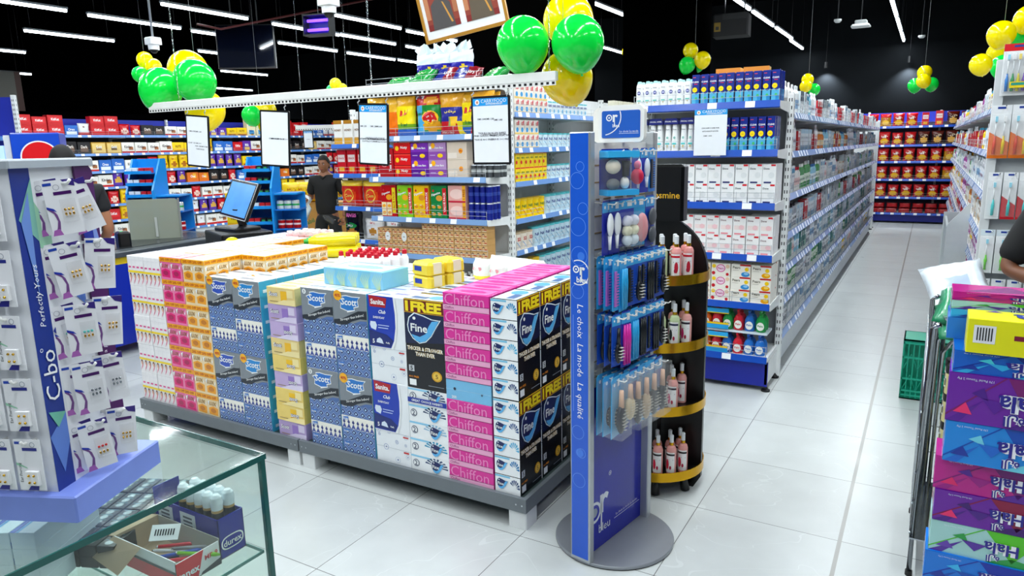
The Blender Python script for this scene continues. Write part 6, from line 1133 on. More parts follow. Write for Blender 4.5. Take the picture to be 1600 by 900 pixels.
b = MB(); Tm = Matrix.Translation((-.02, -.03, .10)) @ Matrix.Rotation(R(-24), 4, 'X') @ Matrix.Rotation(R(6), 4, 'Y'); b.T = Tm; b.bbox(-.22, -.012, 0, .22, .025, .345, M('0A0B0C', .25, var=0), .008); m_ = b.build('monitor', t); b = MB(); b.T = Tm; b.box(-.22, -.0128, 0, .22, -.012, .006, M('D0D4D8', .3)); b.box(-.22, -.0128, .339, .22, -.012, .345, M('D0D4D8', .3)); b.box(.214, -.0128, 0, .22, -.012, .345, M('D0D4D8', .3)); b.box(-.195, -.0135, .024, .195, -.0125, .32, M('4C8CD0', .25, e=.55, var=.35, sc=7)); b.build('display', m_)
def rack(x, y, rz, lb, q):
    t = put('sweets_rack', None, (x, y, 0), R(rz), label=lb, cat='sweets rack', group='blue sweets racks at the checkouts'); B_ = M('1890E0', .3); B2 = M('1070C8', .35)
    b = MB(); b.box(-.16, .3, 0, .12, .32, 1.6, B_); b.build('back_panel', t)
    for xx in (-.17, .12): b = MB(); b.plx([(0, 0), (.32, 0), (.32, 1.6), (.22, 1.6), (0, 1.25)] if xx < 0 else [(-.05, 0), (.32, 0), (.32, 1.6), (.2, 1.6), (-.05, 1.28)], xx, xx+.018, B_); b.build('side_panel', t)
    for z in (1.46, 1.34, 1.22, 1.08, .92, .76, .6):
        b = MB(); b.box(-.15, .0, z-.012, .12, .3, z, B2); b.box(-.15, -.008, z-.012, .12, .0, z+.02, B_); b.build('shelf', t)
    b = MB(); b.box(.24, .04, .35, .62, .3, 1.1, B_) if False else b.box(.14, .28, .35, .39, .3, 1.22, B_); b.box(.14, .0, 1.21, .38, .28, 1.225, B_); b.box(.6, .0, .35, .615, .28, 1.1, B_) if False else None; b.build('side_wing', t)
    for z in (1.06, .86, .66): b = MB(); b.box(.14, -.02, z-.012, .40, .28, z, B2); b.build('wing_shelf', t)
    b = MB(); b.plate([(.14, 0), (.46, 0), (.47, .14), (.44, .26), (.36, .33), (.14, .35)], -.01, .2, M('F0F2F4', .35)); b.build('white_base', t)
    fr = Fr(x, y, R(rz)); n = 0
    for z in (1.46, 1.34, 1.22, 1.08, .92, .76, .6):
        for i in range(4): it(['gum_k', 'gum_w', 'gum_r'][(int(z*50)+i//2+q) % 3], fr, -.115+i*.062, .02, z, '%s gum box, %s along, %s shelf of the blue rack %s' % (['black', 'white', 'red'][(int(z*50)+i//2+q) % 3], nth(i), nth([1.46, 1.34, 1.22, 1.08, .92, .76, .6].index(z)), ['by the screen', 'behind the till'][q]), 'gum box', 'gum_box', 'gum boxes on the blue racks')
    for j, z in enumerate((1.06, .86, .66)):
        for i in range(3): it('tub_r' if (j and i < 2) or (j == 1) or (q == 0 and i < 2) else 'tub_g', fr, .185+i*.08, .02, z, '%s gum tub, %s along, %s wing shelf %s' % ('red' if (j and i < 2) or (j == 1) or (q == 0 and i < 2) else 'green', nth(i), ['top', 'middle', 'low'][j], ['by the screen', 'behind the till'][q]), 'gum tub', 'gum_tub', 'gum tubs on the blue racks')
    for i in range(3): it(['sw_a', 'sw_b', 'sw_c'][(i+(1-q)) % 3], fr, .19+.09*i, -.05, .40, '%s sweet bag hanging below the wing, rack %s' % (['pink', 'yellow', 'red'][(i+(1-q)) % 3], ['by the screen', 'behind the till'][q]), 'sweet bag', 'hanging_sweet_bag', 'sweet bags hanging on the blue racks')
carton('gum_k', .052, .09, .05, '10181C', [(.2, .3, .8, .7, '30A060')]); carton('gum_w', .052, .09, .05, 'E4ECF0', [(0, 0, 1, .3, '3888C8')]); carton('gum_r', .052, .09, .05, 'C82028', [(0, 0, 1, .4, 'F0E8E8')])
can('tub_r', .038, .09, 'D01420', 'F0D8D8'); can('tub_g', .038, .09, 'E8F0EC', '20A050')
bag('sw_a', .1, .2, .04, lambda u, v: 'E050B0', nx=6, nz=8); bag('sw_b', .1, .2, .04, lambda u, v: 'F0B810' if v > .4 else 'E08010', nx=6, nz=8); bag('sw_c', .1, .2, .04, lambda u, v: 'D01420' if v > .3 else 'E8D8D0', nx=6, nz=8)
rack(-7.02, 4.42, 33, 'tall blue sweets rack beside the acrylic screen', 0); rack(-5.93, 5.0, 33, 'tall blue sweets rack behind the till', 1)
for i in range(6):
    for j in range(3): it('k_yel', Fr(-6.78, 5.35, R(32)), .0+.2*j-.0, .0, .0+i*.2, 'yellow snack case in the tall stack behind the till, %s up, column %s' % (nth(i), ['one', 'two', 'three'][j]), 'snack case', 'snack_case', 'yellow snack cases', sc=(.8, 2, 1.4))
CB = M('B8843C', .7)
for i in range(4):
    t = put('cardboard_box', None, (-7.75+.46*(i % 2)*.86, 7.25+.46*(i % 2)*.54, .0+.46*(i//2)), R(32), label='brown cardboard box of snacks behind the walking man, %s %s' % (['lower', 'upper'][i//2], ['nearer the rack', 'nearer the crisp display'][i % 2]), cat='cardboard box', group='brown cardboard boxes'); b = MB(); b.bbox(-.22, 0, 0, .22, .34, .455, CB, .004); b.build('carton', t); b = MB(); b.box(-.222, -.001, .44, .222, .0, .45, M('8C6020', .6)); A = front(b, .44, .45); A.text('Nabil', .7, .4, .4, .2, M('20703C', .4), 1, rot=20); b.build('tape_print', t)
for i in range(6): it('b_yel', Fr(-7.75, 7.25, R(32)), -.15+.16*(i % 3)+.02, .05+.12*(i//3), .922+.0, 'yellow snack bag standing on the cardboard boxes, %s in row %s' % (nth(i % 3), ['one', 'two'][i//3]), 'snack bag', 'loose_snack_bag', 'yellow bags on the cardboard boxes', sc=1.4)
bottle('col', .045, .34, '5C1818', 'E8E0C0', 'E8B020', 'A01018', sq=1, neck=.3)
for i in range(3): it('col', Fr(-6.45, 7.4, R(30)), i*.11, 0, 0, 'dark cola bottle on the floor behind the walking man, %s of three' % nth(i), 'bottle', 'cola_bottle', 'cola bottles on the floor')
# second hanging rail far behind with small signs
RW = M('E8E8E4', .4)
def rail(x0, x1, y, z, rz, lb, chains, ox=0):
    t = put('hanging_rail', None, (x0, y, z), R(rz), label=lb, cat='rail'); L_ = x1-x0
    b = MB(); b.bbox(0, -.015, 0, L_, .015, .042, RW, .003); b.build('beam', t)
    b = MB(); b.box(0, -.012, -.022, L_, -.010, 0, RW); n = int(L_/.03)
    for i in range(n): b.box(.01+i*.03, -.0128, -.017, .024+i*.03, -.012, -.006, BLACK)
    b.build('slotted_strip', t)
    for c in chains:
        b = MB(); zz = .042; k = 0
        while zz < 4.55-z:
            b.T = Matrix.Translation((c, 0, zz)) @ Matrix.Rotation(R(90*(k % 2)), 4, 'Z'); 
            b.tube([(0.0045*math.cos(a*math.pi/3), 0, .009*math.sin(a*math.pi/3)+.009) for a in range(7)], .0013, CHROME, 4, False); zz += .0155; k += 1
        b.build('chain', t)
    return t
r1 = rail(-4.66, -1.54, 3.07, 1.948, 0, 'long white slotted rail hung over the island by chains', (.32, 1.99, 3.08))
rail(-7.15, -6.3, 6.7, 1.93, 30, 'short white rail hung far behind with small price signs', (.1, .7))
notice('price_sign', .13, .23, Fr(-7.0, 6.76, R(30)), 0, 0, 1.908, 'small framed price sign on the far rail nearer the checkout', [('OFFER', .5, .5, .4)]); notice('price_sign', .13, .23, Fr(-6.62, 6.98, R(30)), 0, 0, 1.908, 'small framed price sign on the far rail nearer the walking man', [('OFFER', .5, .5, .4)])
def txl(L_): return L_
SG = [(-1.908, .225, .335, 0, 'framed price sign hanging nearest the big balloons', [('FINE CLASSIC FACIAL', .42, .83, .68), ('TISSUE 1+1 FREE', .36, .775, .56), ('OMR 1.400', .66, .72, .24), ('CHIFFON STYLE FACIAL', .44, .59, .72), ('TISSUE 5 BOX 150 SHEET', .46, .535, .8), ('OMR 1.200', .68, .48, .24), ('FINE CLASSIC FACIAL', .42, .35, .68), ('TISSUE 4+1 FREE', .36, .295, .56), ('OMR 1.540', .68, .24, .24)]),
 (-2.665, .215, .335, 3, 'framed price sign hanging in front of the crisp bags', [('SCOTT FACIAL TISSUE', .42, .83, .66), ('150 PULLS X 5 BOX', .38, .775, .56), ('OMR 0.900', .64, .72, .24), ('SCOTT FACIAL TISSUE', .42, .63, .66), ('150 PULLS 2 PLY 5 BOX', .44, .575, .7), ('OMR 1.200', .64, .52, .24), ('SCOTT FACIAL TISSUE', .42, .43, .66), ('130 PULLS X 5 BOX', .38, .375, .56), ('SANITA FACIAL TISSUE', .42, .25, .66), ('OMR 1.250', .64, .14, .24)])]
for x, w, h, tl, lb, L_ in SG: notice('price_sign', w, h, Fr(x, 3.065, 0), 0, 0, 1.897, lb, L_, tilt=R(tl))
def leftsign(x, lb, L_, tl, yaw=0):
    t = notice('price_sign', .205, .335, Fr(x, 3.065, 0), 0, 0, 1.892, lb, L_, tilt=R(tl), head=False, yaw=yaw)
leftsign(-3.44, 'framed price sign tilting beneath the middle of the rail', [('LUX SOAP 120GM X 6', .5, .68, .6), ('ASSORTED PACK', .5, .62, .5), ('OMR 1.200', .5, .48, .4)], 4, R(14)); leftsign(-4.17, 'framed price sign hanging at the checkout end of the rail', [('FAIR CREAM 50GM', .4, .68, .6), ('TWIN PACK', .34, .62, .4), ('OMR 1.650', .7, .56, .3), ('SOAP 125GM X 4', .46, .36, .62), ('OMR 0.750', .7, .26, .3)], 5, R(6))
for i, (x, dx) in enumerate(((-1.908, .1), (-1.908, -.1), (-2.665, .1), (-2.665, -.1), (-3.435, .09), (-4.17, .09), (-4.17, -.09))):
    b = MB(); b.tube([(x+dx, 3.062, 1.93), (x+dx+.008, 3.062, 1.915), (x+dx-.006, 3.062, 1.905), (x+dx, 3.062, 1.89)], .0035, M('D8DCE0', .25), 6); b.build('sign_hook', label='clear plastic hook on the rail, %s from the balloons' % nth(i), cat='hook', group='clear sign hooks on the rail')

# ---------------------------------------------------------------- balloons
def ball_mesh(c, nm):
    m = M(c, .12, var=.02, ss=.7); b = MB(); n, k = 28, 18; vs = []
    for j in range(k+1):
        th = math.pi*j/k; s = math.sin(th); z = math.cos(th); z = z*1.0 if z > 0 else z*(1.0+.16*(-z)**3)
        vs += [(s*math.cos(2*math.pi*i/n), s*math.sin(2*math.pi*i/n), z) for i in range(n)]
    b.add(vs, [(j*n+i, (j+1)*n+i, (j+1)*n+(i+1) % n, j*n+(i+1) % n) for j in range(k) for i in range(n)], m, True)
    a = b.mesh(nm); b = MB(); b.lathe([(.02, -1.14, m), (.035, -1.17, m), (.06, -1.22, m), (.045, -1.23, m), (0, -1.2, m)], 10); return a, b.mesh(nm+'_knot')
BM_ = {'y': ball_mesh('F8DC00', 'yellow'), 'g': ball_mesh('10D848', 'green')}
CLN = {0: 'big cluster at the rail end over the blue stand', 1: 'cluster at the checkout end of the rail', 2: 'small far cluster above the sweets wall', 3: 'cluster behind the price signs', 4: 'tiny far cluster beyond the rail', 5: 'far cluster above the soap display', 6: 'far cluster above the aisle gondola', 7: 'far cluster on the end wall', 8: 'garland over the toothbrush rack', 9: 'pillar', 10: 'island'}
BL = [('y',-1.61,3.34,2.26,0.124,0),('g',-1.73,3.09,2.13,0.126,0),('g',-1.47,3.15,2.12,0.123,0),('y',-1.59,3.28,1.98,0.127,0),('y',-4.64,3.38,2.23,0.137,1),('g',-4.65,3.16,2.09,0.142,1),('g',-4.36,3.22,2.13,0.139,1),('y',-4.51,3.39,1.95,0.137,1),('y',-10.12,6.67,3.01,0.113,2),('y',-9.90,6.65,2.90,0.112,2),('g',-10.06,6.53,2.79,0.112,2),('g',-7.44,6.26,2.10,0.121,3),('y',-7.46,6.50,2.17,0.140,3),('y',-7.41,6.49,1.99,0.132,3),('y',-8.84,9.25,2.75,0.098,4),('y',-8.74,9.29,2.66,0.098,4),('g',-8.97,9.28,2.66,0.088,4),('y',-2.76,9.30,2.80,0.094,5),('y',-2.59,9.25,2.67,0.101,5),('g',-2.78,9.24,2.62,0.102,5),('g',-2.72,9.51,2.62,0.075,5),('y',-1.60,11.09,2.49,0.082,6),('y',-1.60,10.95,2.39,0.081,6),('g',-1.51,11.11,2.35,0.082,6),('y',-0.17,11.47,2.52,0.091,7),('y',-0.17,11.20,2.39,0.089,7),('g',-0.27,11.37,2.35,0.091,7),('g',-0.08,11.48,2.36,0.091,7),('y',0.40,4.99,2.28,0.071,8),('y',0.28,4.91,2.20,0.071,8),('g',0.37,5.08,2.19,0.073,8),('y',0.30,5.50,2.16,0.056,8),('g',0.32,5.25,2.06,0.061,8),('y',0.20,4.95,2.05,0.058,8),('y',-4.02,10.36,2.99,0.088,9),('y',-4.14,3.22,1.02,0.053,10)]
seen = {}
for c, x, y, z, r, g in BL:
    w = {'y': 'yellow', 'g': 'green'}[c]; k = (c, g); seen[k] = seen.get(k, 0)+1; tot = sum(1 for q in BL if q[0] == c and q[5] == g)
    pos = ['upper', 'lower', 'third', 'lowest'][seen[k]-1]+' ' if tot > 1 and c == 'y' else (['outer', 'inner'][seen[k]-1]+' ' if tot > 1 else '')
    lb = {9: 'yellow balloon half hidden by the dark pillar', 10: 'yellow balloon peeping over the soap packs'}.get(g, '%s%s balloon in the %s' % (pos, w, CLN[g]))
    o = put('balloon', BM_[c][0], (x, y, z), label=lb, cat='balloon', group='balloons in the '+CLN[g] if g < 9 else None, scale=(r, r, r*1.02)); o.rotation_euler = (random.uniform(-.5, .5), random.uniform(-.5, .5), random.uniform(0, 6)); put('knot', BM_[c][1], parent=o)
for g, (x, y, z) in {0: (-1.57, 3.2, 2.1), 1: (-4.45, 3.3, 2.1), 2: (-10.02, 6.6, 2.9), 3: (-7.44, 6.4, 2.1), 4: (-8.84, 9.27, 2.7), 5: (-2.7, 9.3, 2.7), 6: (-1.58, 11.04, 2.4), 7: (-.17, 11.37, 2.4), 8: (.3, 5.1, 2.2), 9: (-4.02, 10.36, 2.99)}.items():
    b = MB(); b.tube([(x, y, z), (x, y, 4.6)], .0012, M('B0B4B8', .4), 4); b.build('balloon_string', label='thin string holding the balloons, %s' % CLN[g], cat='string')

# ---------------------------------------------------------------- things under the ceiling
t = put('hanging_screen', None, (-9.36, 7.88, 2.93), R(32), label='black television screen hung under the ceiling near the checkouts', cat='television'); b = MB(); b.bbox(-.45, 0, 0, .45, .05, .66, BLACK, .006); b.build('casing', t); b = MB(); b.box(-.43, -.002, .02, .43, 0, .64, M('060A18', .05, var=0)); b.build('screen', t); b = MB(); b.tube([(-.2, .03, .66), (-.2, .03, 1.6)], .01, DARK); b.tube([(.2, .03, .66), (.2, .03, 1.6)], .01, DARK); b.build('ceiling_mount', t)
t = put('insect_lamp', None, (-4.56, 4.62, 2.60), R(15), label='violet insect lamp hanging from a wire below the dome camera', cat='insect lamp'); b = MB(); b.box(-.12, -.05, 0, .12, .05, .012, DARK); b.box(-.12, -.05, .16, .12, .05, .172, DARK); b.box(-.125, -.05, 0, -.115, .05, .175, DARK); b.box(.115, -.05, 0, .125, .05, .175, DARK); b.box(-.11, .03, .015, .11, .04, .16, M('180C60', .4)); b.build('frame', t)
for z in (.05, .125): b = MB(); b.tube([(-.105, 0, z), (.105, 0, z)], .012, M('6038FF', .3, e=5, var=0), 8); b.build('violet_tube', t)
b = MB(); b.tube([(0, 0, .175), (0, 0, 2.0)], .0025, STEEL, 4); b.build('wire', t)
def camera_dome(x, y, z, lb, top):
    t = put('dome_camera', None, (x, y, z), label=lb, cat='security camera', group='white dome cameras'); w = M('E4E6E8', .35); b = MB(); b.bbox(-.06, -.06, .05, .06, .06, .12, w, .012); b.lathe([(.05, 0, w), (.052, .05, w)], 20); b.build('housing', t); b = MB(); b.lathe([(.0, -.032, 0), (.02, -.028, BLACK), (.034, -.012, BLACK), (.038, .002, BLACK)], 16); b.build('dome', t); b = MB(); b.tube([(0, 0, .12), (0, 0, top-z)], .011, STEEL, 8); b.build('pole', t)
camera_dome(-3.77, 3.93, 2.60, 'white dome camera on a pole above the violet insect lamp', 4.6); camera_dome(-6.75, 4.56, 2.66, 'white dome camera on a pole above the checkout', 4.6)
# double portrait: two generic figures in a gold frame
t = put('framed_picture', None, (-2.78, 4.2, 2.40), 0, label='gold-framed double portrait hanging tilted above the crisp display', cat='picture'); t.rotation_euler = (R(8), R(-9), R(10))
b = MB(); Gf = M('C89038', .35, .5)
for q in ((-.31, 0, .31, .022), (-.31, .4, .31, .422)): b.box(q[0], -.012, q[1], q[2], .012, q[3], Gf)
for x in (-.31, .29): b.box(x, -.012, 0.022, x+.02, .012, .4, Gf)
b.build('frame', t, label='gold frame'); b = MB(); b.box(-.29, -.004, .022, .29, .008, .4, M('E4E6E8', .4)); b.build('mat', t, label='white mat')
for i, x in enumerate((-.145, .14)):
    b = MB(); b.box(x-.12, -.006, .075, x+.12, -.004, .36, M('8C3828', .5)); A = front(b, .24, .285, y=-.006, x=x, z=.075); A.rect(0, 0, 1, .14, M('7C1C18', .5), 1); A.poly([(.15, 0), (.85, 0), (.8, .55), (.6, .7), (.4, .7), (.2, .55)], M('5C5040' if i else '4C4848', .5), 2); A.circ(.5, .8, .03, M('B08060', .5), 2); A.rect(0, .25, .14, .9, M('B87850', .5), 1); A.rect(.86, .3, 1, .9, M('A86844', .5), 1); A.poly([(.55, .6), (.6, .58), (.8, .1), (.74, .1)], M('C89040', .4), 3); b.build('portrait', t)
b = MB(); b.tube([(-.2, 0, .42), (-.2, .1, 2.2)], .0015, STEEL, 4); b.tube([(.2, 0, .42), (.2, .1, 2.2)], .0015, STEEL, 4); b.build('wire', t)
b = MB(); Rp = M('500A0E', .7); b.tube([(-8.22, 6.19, 3.26), (-7.95, 6.33, 3.19), (-6.88, 7.01, 3.41), (-5.2, 8.05, 3.75), (-4.3, 8.6, 4.58)], .013, Rp, 8); b.build('sprinkler_pipe', label='dark red sprinkler pipe under the black ceiling', cat='pipe')
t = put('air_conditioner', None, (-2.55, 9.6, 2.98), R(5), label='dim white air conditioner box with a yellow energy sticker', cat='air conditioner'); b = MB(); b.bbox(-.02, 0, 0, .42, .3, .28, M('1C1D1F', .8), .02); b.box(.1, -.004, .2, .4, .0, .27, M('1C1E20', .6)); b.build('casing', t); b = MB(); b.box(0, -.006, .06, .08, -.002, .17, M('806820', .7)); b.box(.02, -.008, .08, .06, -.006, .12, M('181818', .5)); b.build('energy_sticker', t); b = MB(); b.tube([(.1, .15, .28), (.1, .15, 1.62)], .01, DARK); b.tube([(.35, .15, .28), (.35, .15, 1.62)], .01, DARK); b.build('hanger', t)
for i, (x, y, z, r, lb) in enumerate(((-1.17, 10.31, 3.11, .045, 'small round smoke detector between the two aisle lights'), (-.91, 10.45, 3.05, .11, 'square white ceiling sensor beside the smoke detector'), (-.28, 13.21, 3.17, .05, 'dim ring-shaped detector beyond the lamps'))):
    t = put('smoke_detector', None, (x, y, z), label=lb, cat='detector'); c = M('B8BCBC', .5); b = MB()
    if i == 1: b.bbox(-.11, -.11, 0, .11, .11, .03, c, .02); b.bbox(-.07, -.07, .03, .07, .07, .08, M('8C9090', .5), .01)
    else: b.lathe([(0, 0, c), (r*.6, 0, c), (r, .02, c), (r, .04, c), (0, .045, c)], 20)
    b.build('body', t); b = MB(); b.tube([(0, 0, .04), (0, 0, 4.6-z)], .006, DARK, 4); b.build('drop_rod', t)
# hanging banner at the far corner
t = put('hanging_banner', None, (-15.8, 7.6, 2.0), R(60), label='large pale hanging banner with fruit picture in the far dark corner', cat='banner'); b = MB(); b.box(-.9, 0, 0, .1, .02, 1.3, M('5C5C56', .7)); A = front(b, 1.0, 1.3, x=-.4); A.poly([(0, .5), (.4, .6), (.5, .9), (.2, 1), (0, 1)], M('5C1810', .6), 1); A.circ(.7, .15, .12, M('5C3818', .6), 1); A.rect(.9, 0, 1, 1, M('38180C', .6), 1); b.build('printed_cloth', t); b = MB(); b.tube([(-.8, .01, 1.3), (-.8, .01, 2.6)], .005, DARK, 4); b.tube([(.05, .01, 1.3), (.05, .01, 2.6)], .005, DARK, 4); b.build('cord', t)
# ---------------------------------------------------------------- front right: tissue box tower, trolley, crate
def hala(key, c0, tri, d=.125, h=.084, w=.25):
    b = MB(); b.bbox(-w/2, 0, 0, w/2, d, h, M(c0, .2), .0012); cs = [M(c, .2) for c in tri]; n = len(cs)
    for A in (front(b, w, h), sideL(b, w, d, h)):
        A.poly([(.48, 1), (.95, 1), (.72, .1)], cs[0], 1); A.poly([(0, .0), (.3, .5), (.12, .0)], cs[1 % n], 1); A.poly([(.2, .62), (.3, .75), (.34, .5)], cs[2 % n], 2); A.poly([(.28, .55), (.5, .5), (.4, .25)], cs[1 % n], 2); A.poly([(.06, .2), (.16, .42), (.22, .18)], cs[3 % n], 2); A.poly([(.5, 0), (.72, .25), (1, .12), (1, 0)], cs[2 % n], 1); A.poly([(0, .1), (.48, 1), (.46, 1), (0, .14)], cs[0], 1)
        A.text('170 Facial Tissues 2 Ply', .22, .9, .3, .06, M('E0E4F0', .3), 3, rot=180, bold=0)
    A = front(b, w, h)
    for (s, u, v, ww, hh) in (('Hala', .62, .50, .40, .36), ('هلا', .56, .18, .26, .26)):
        A.text(s, u, v, ww, hh, M('F4F4FA', .3), 4, rot=180, bold=.12); A.text(s, u, v, ww, hh, M('28208C', .3), 5, rot=180, bold=.02)
    T = topA(b, w, d, h); T.rect(.0, .0, 1, 1, M(c0, .15), 1); T.poly([(.1, .1), (.5, .9), (.7, .2)], cs[0], 2)
    reg(key, b.mesh(key), w, d, h)
hala('h_blue', '1478DC', ('1030A8', '0C50B8', '38B8F0', '1838A0')); hala('h_teal', '38B0E8', ('1868D0', '1050B8', '88D8E8', '2040A0')); hala('h_mag', 'C01C8C', ('7C1478', 'A01488', '5C1C98', 'E82070')); hala('h_pur', '6C1CA0', ('8C1040', '4C1488', '401070', 'F02C70')); hala('h_grn', 'A8D8D4', ('58C828', '5830A0', '2CA048', '6844B0'))
hala('h_pur2', '6C1CA0', ('78186C', '581494', '4C1488', 'F02C70'), h=.125); hala('h_teal2', '1888E0', ('0C4CB4', '1868D0', '70D0E8', '1838A0'), h=.107); hala('h_deep', '1060C8', ('0C2C98', '30B0E8', '48D0E0', '1838A0'), h=.118)
HT = Fr(.200, 2.0, R(-1)); z = 0; seq = ['h_blue', 'h_mag', 'h_grn', 'h_pur', 'h_blue', 'h_mag', 'h_blue', 'h_grn', 'h_pur', 'h_mag']
HC = {'h_blue': 'blue', 'h_mag': 'magenta', 'h_grn': 'pale green', 'h_pur': 'purple', 'h_teal2': 'sky blue', 'h_pur2': 'tall purple', 'h_deep': 'deep blue', 'h_teal': 'light blue'}
seq = ['h_blue', 'h_mag', 'h_grn', 'h_pur', 'h_mag', 'h_blue', 'h_grn', 'h_pur', 'h_mag']; zz = [0, .083, .166, .25, .333, .416+.08, .58, .667, .753]
zb = 0; lst = [('h_blue', .084), ('h_mag', .084), ('h_grn', .084), ('h_pur', .084), ('h_mag', .084), ('h_teal', .078), ('h_blue', .084), ('h_grn', .086), ('h_pur', .086), ('h_mag', .088), ('h_teal2', .107), ('h_pur2', .125), ('h_deep', .055)]
for i, (k, hh) in enumerate(lst):
    off = [0, .004, -.003, .002, 0, .003, -.004, .002, .004, -.002, .012, .008, .014][i]; yy = -.02 if i >= 10 else 0
    for q in range(2): it(k, HT, off+q*.256, yy+random.uniform(-.004, .004), zb, '%s triangle-patterned tissue box, %s up in the corner tower%s' % (HC[k], nth(i), ', outer column' if q else ''), 'tissue box', 'tissue_box_upside_down' if False else 'tissue_box', 'triangle-patterned tissue boxes', sc=(1, 1, hh/GD[k][3]), rz=random.uniform(-.02, .02))
    zb += hh+.0008
def yel(A, b):
    A.rect(.05, .3, .22, .82, M('E8E8EC', .4), 1)
    for q in range(6): A.rect(.075+q*.022, .38, .085+q*.022, .76, DARK, 2)
    A.rect(.36, .46, .9, .6, M('7C1838', .3), 1); A.text('170 Sheets x 5', .64, .53, .46, .09, M('F0E8D0', .3), 2, rot=180)
    T = topA(b, .26, .11, .084); T.text('Hala', .66, .45, .62, .6, M('E8F0FA', .3), 1, rot=180, bold=.12); T.text('Hala', .66, .45, .62, .6, M('2838A0', .3), 2, rot=180, bold=.02); T.poly([(.14, .8), (.22, .95), (.28, .8)], M('5838A8', .3), 1); T.rect(.35, .88, .8, .94, M('E8F4A0', .3), 1)
box_one('h_yel', .26, .11, .084, 'E8E414', yel)

it('h_yel', HT, .04, -.03, zb, 'bright yellow tissue multipack with barcode, on the corner tower', 'tissue multipack', 'tissue_multipack')
for i, (k, hh) in enumerate((('h_teal', .022), ('h_grn', .022), ('h_mag', .022))): it(k, HT, .0, .10, zb+.056+i*.0225, '%s flat tissue pack lying on top of the tower, %s of three' % (['light blue', 'mint green', 'pink'][i], ['lowest', 'middle', 'topmost'][i]), 'tissue pack', 'flat_tissue_pack', 'flat tissue packs on the tower', sc=(1, .9, hh/.084), rz=.02)
b = MB(); b.box(-.13, .095, zb, .12, .245, zb+.055, M('2C78D0', .2)); b.build('tissue_carton', loc=HT.pt(0, 0), rz=HT.r, label='blue carton carrying the flat packs behind the yellow multipack', cat='tissue carton')
# wire trolley with jars
TR = Fr(.045, 3.42, 0); t = put('wire_trolley', None, TR.pt(0, 0), label='folded chrome wire trolley holding jars and packs beside the box tower', cat='trolley')
CH = M('B8BEC4', .15, 1, var=0)
for i, (x, y) in enumerate(((.01, -.02), (.035, -.02), (.062, -.02), (.01, -.55), (.5, -.02), (.5, -.55))):
    b = MB(); b.tube([(x, y, 0), (x, y, .98-.04*(i % 3)), (x+.02, y-.02, 1.0-.04*(i % 3))], .0095, CH, 10); b.lathe([(.013, 0, 0), (.013, .02, BLACK), (.009, .02, BLACK)], 10, x, y); b.build('leg', t)
b = MB()
for i in range(3): x = .02+.022*i; b.tube([(x, -.04, .05), (x, -.04, .86-.05*i), (x+.03, -.1, .93-.05*i), (x+.1, -.4, .95-.05*i)], .008, CH, 8)
b.build('push_handle', t)
b = MB()
for z in (.18, .3, .42, .54, .66, .78, .9): b.tube([(.0, -.56, z), (.0, -.015, z), (.5, -.015, z), (.5, -.56, z)], .0022, CH, 5)
for y in [-.05-.06*i for i in range(9)]: b.tube([(0, y, .16), (0, y, .92)], .0018, CH, 5)
for x in [.05+.06*i for i in range(8)]: b.tube([(x, -.015, .16), (x, -.015, .92)], .0018, CH, 5)
b.box(0, -.56, .155, .5, -.015, .16, CH); b.build('wire_basket', t)
b = MB(); r = .038; C1 = M('D8CC8C', .35); b.lathe([(0, 0, BLACK), (r, 0, BLACK), (r, .012, C1), (r, .085, C1), (r, .09, BLACK), (r*1.04, .09, BLACK), (r*1.04, .118, BLACK), (0, .118, BLACK)], 18)
A = Art(b, 2*r, .07, lambda u, v, l: ((r+.0007*l)*math.sin((u-.6)*2.6), -(r+.0007*l)*math.cos((u-.6)*2.6), .013+v*.07))
for q in (0, .34, .67): A.rect(q+.03, .2, q+.16, .8, WHITE, 1); A.rect(q+.05, .3, q+.14, .7, DARK, 2)
reg('jar', b.mesh('jar'), 2*r, 2*r, .118)
for l in range(5):
    for i in range(6): it('jar', TR, .115+.082*(i % 3), -.10-.09*(i//3), .161+.1185*l, 'cream jar with black lid in the trolley, %s layer, %s column %s' % (TIER[l], nth(i % 3), ['at the back', 'at the front'][i//3]), 'jar', 'food_jar', 'cream jars in the wire trolley')
bag('gpack', .26, .3, .045, lambda u, v: 'E8F0EC' if v > .75 else ('E89830' if ellin(u, v, .6, .45, .22, .12) else '2C8C60'), nx=12, nz=12); bag('cpack', .24, .26, .08, lambda u, v: 'E0EAF2' if not ellin(u, v, .5, .4, .25, .2) else 'B8C8E0', nx=10, nz=10)
it('gpack', TR, .14, -.16, .92, 'green and white pack with an orange picture lying on the trolley', 'pack', 'food_pack', rot=(R(-62), R(6), R(-4))); it('gpack', TR, .17, -.2, .885, 'green and white pack tucked under the first one on the trolley', 'pack', 'food_pack', rot=(R(-66), R(-3), R(8))); it('cpack', TR, .13, -.02, .97, 'crumpled clear plastic pack on top of the trolley goods', 'pack', 'plastic_pack', rot=(R(-50), R(-14), R(10)))
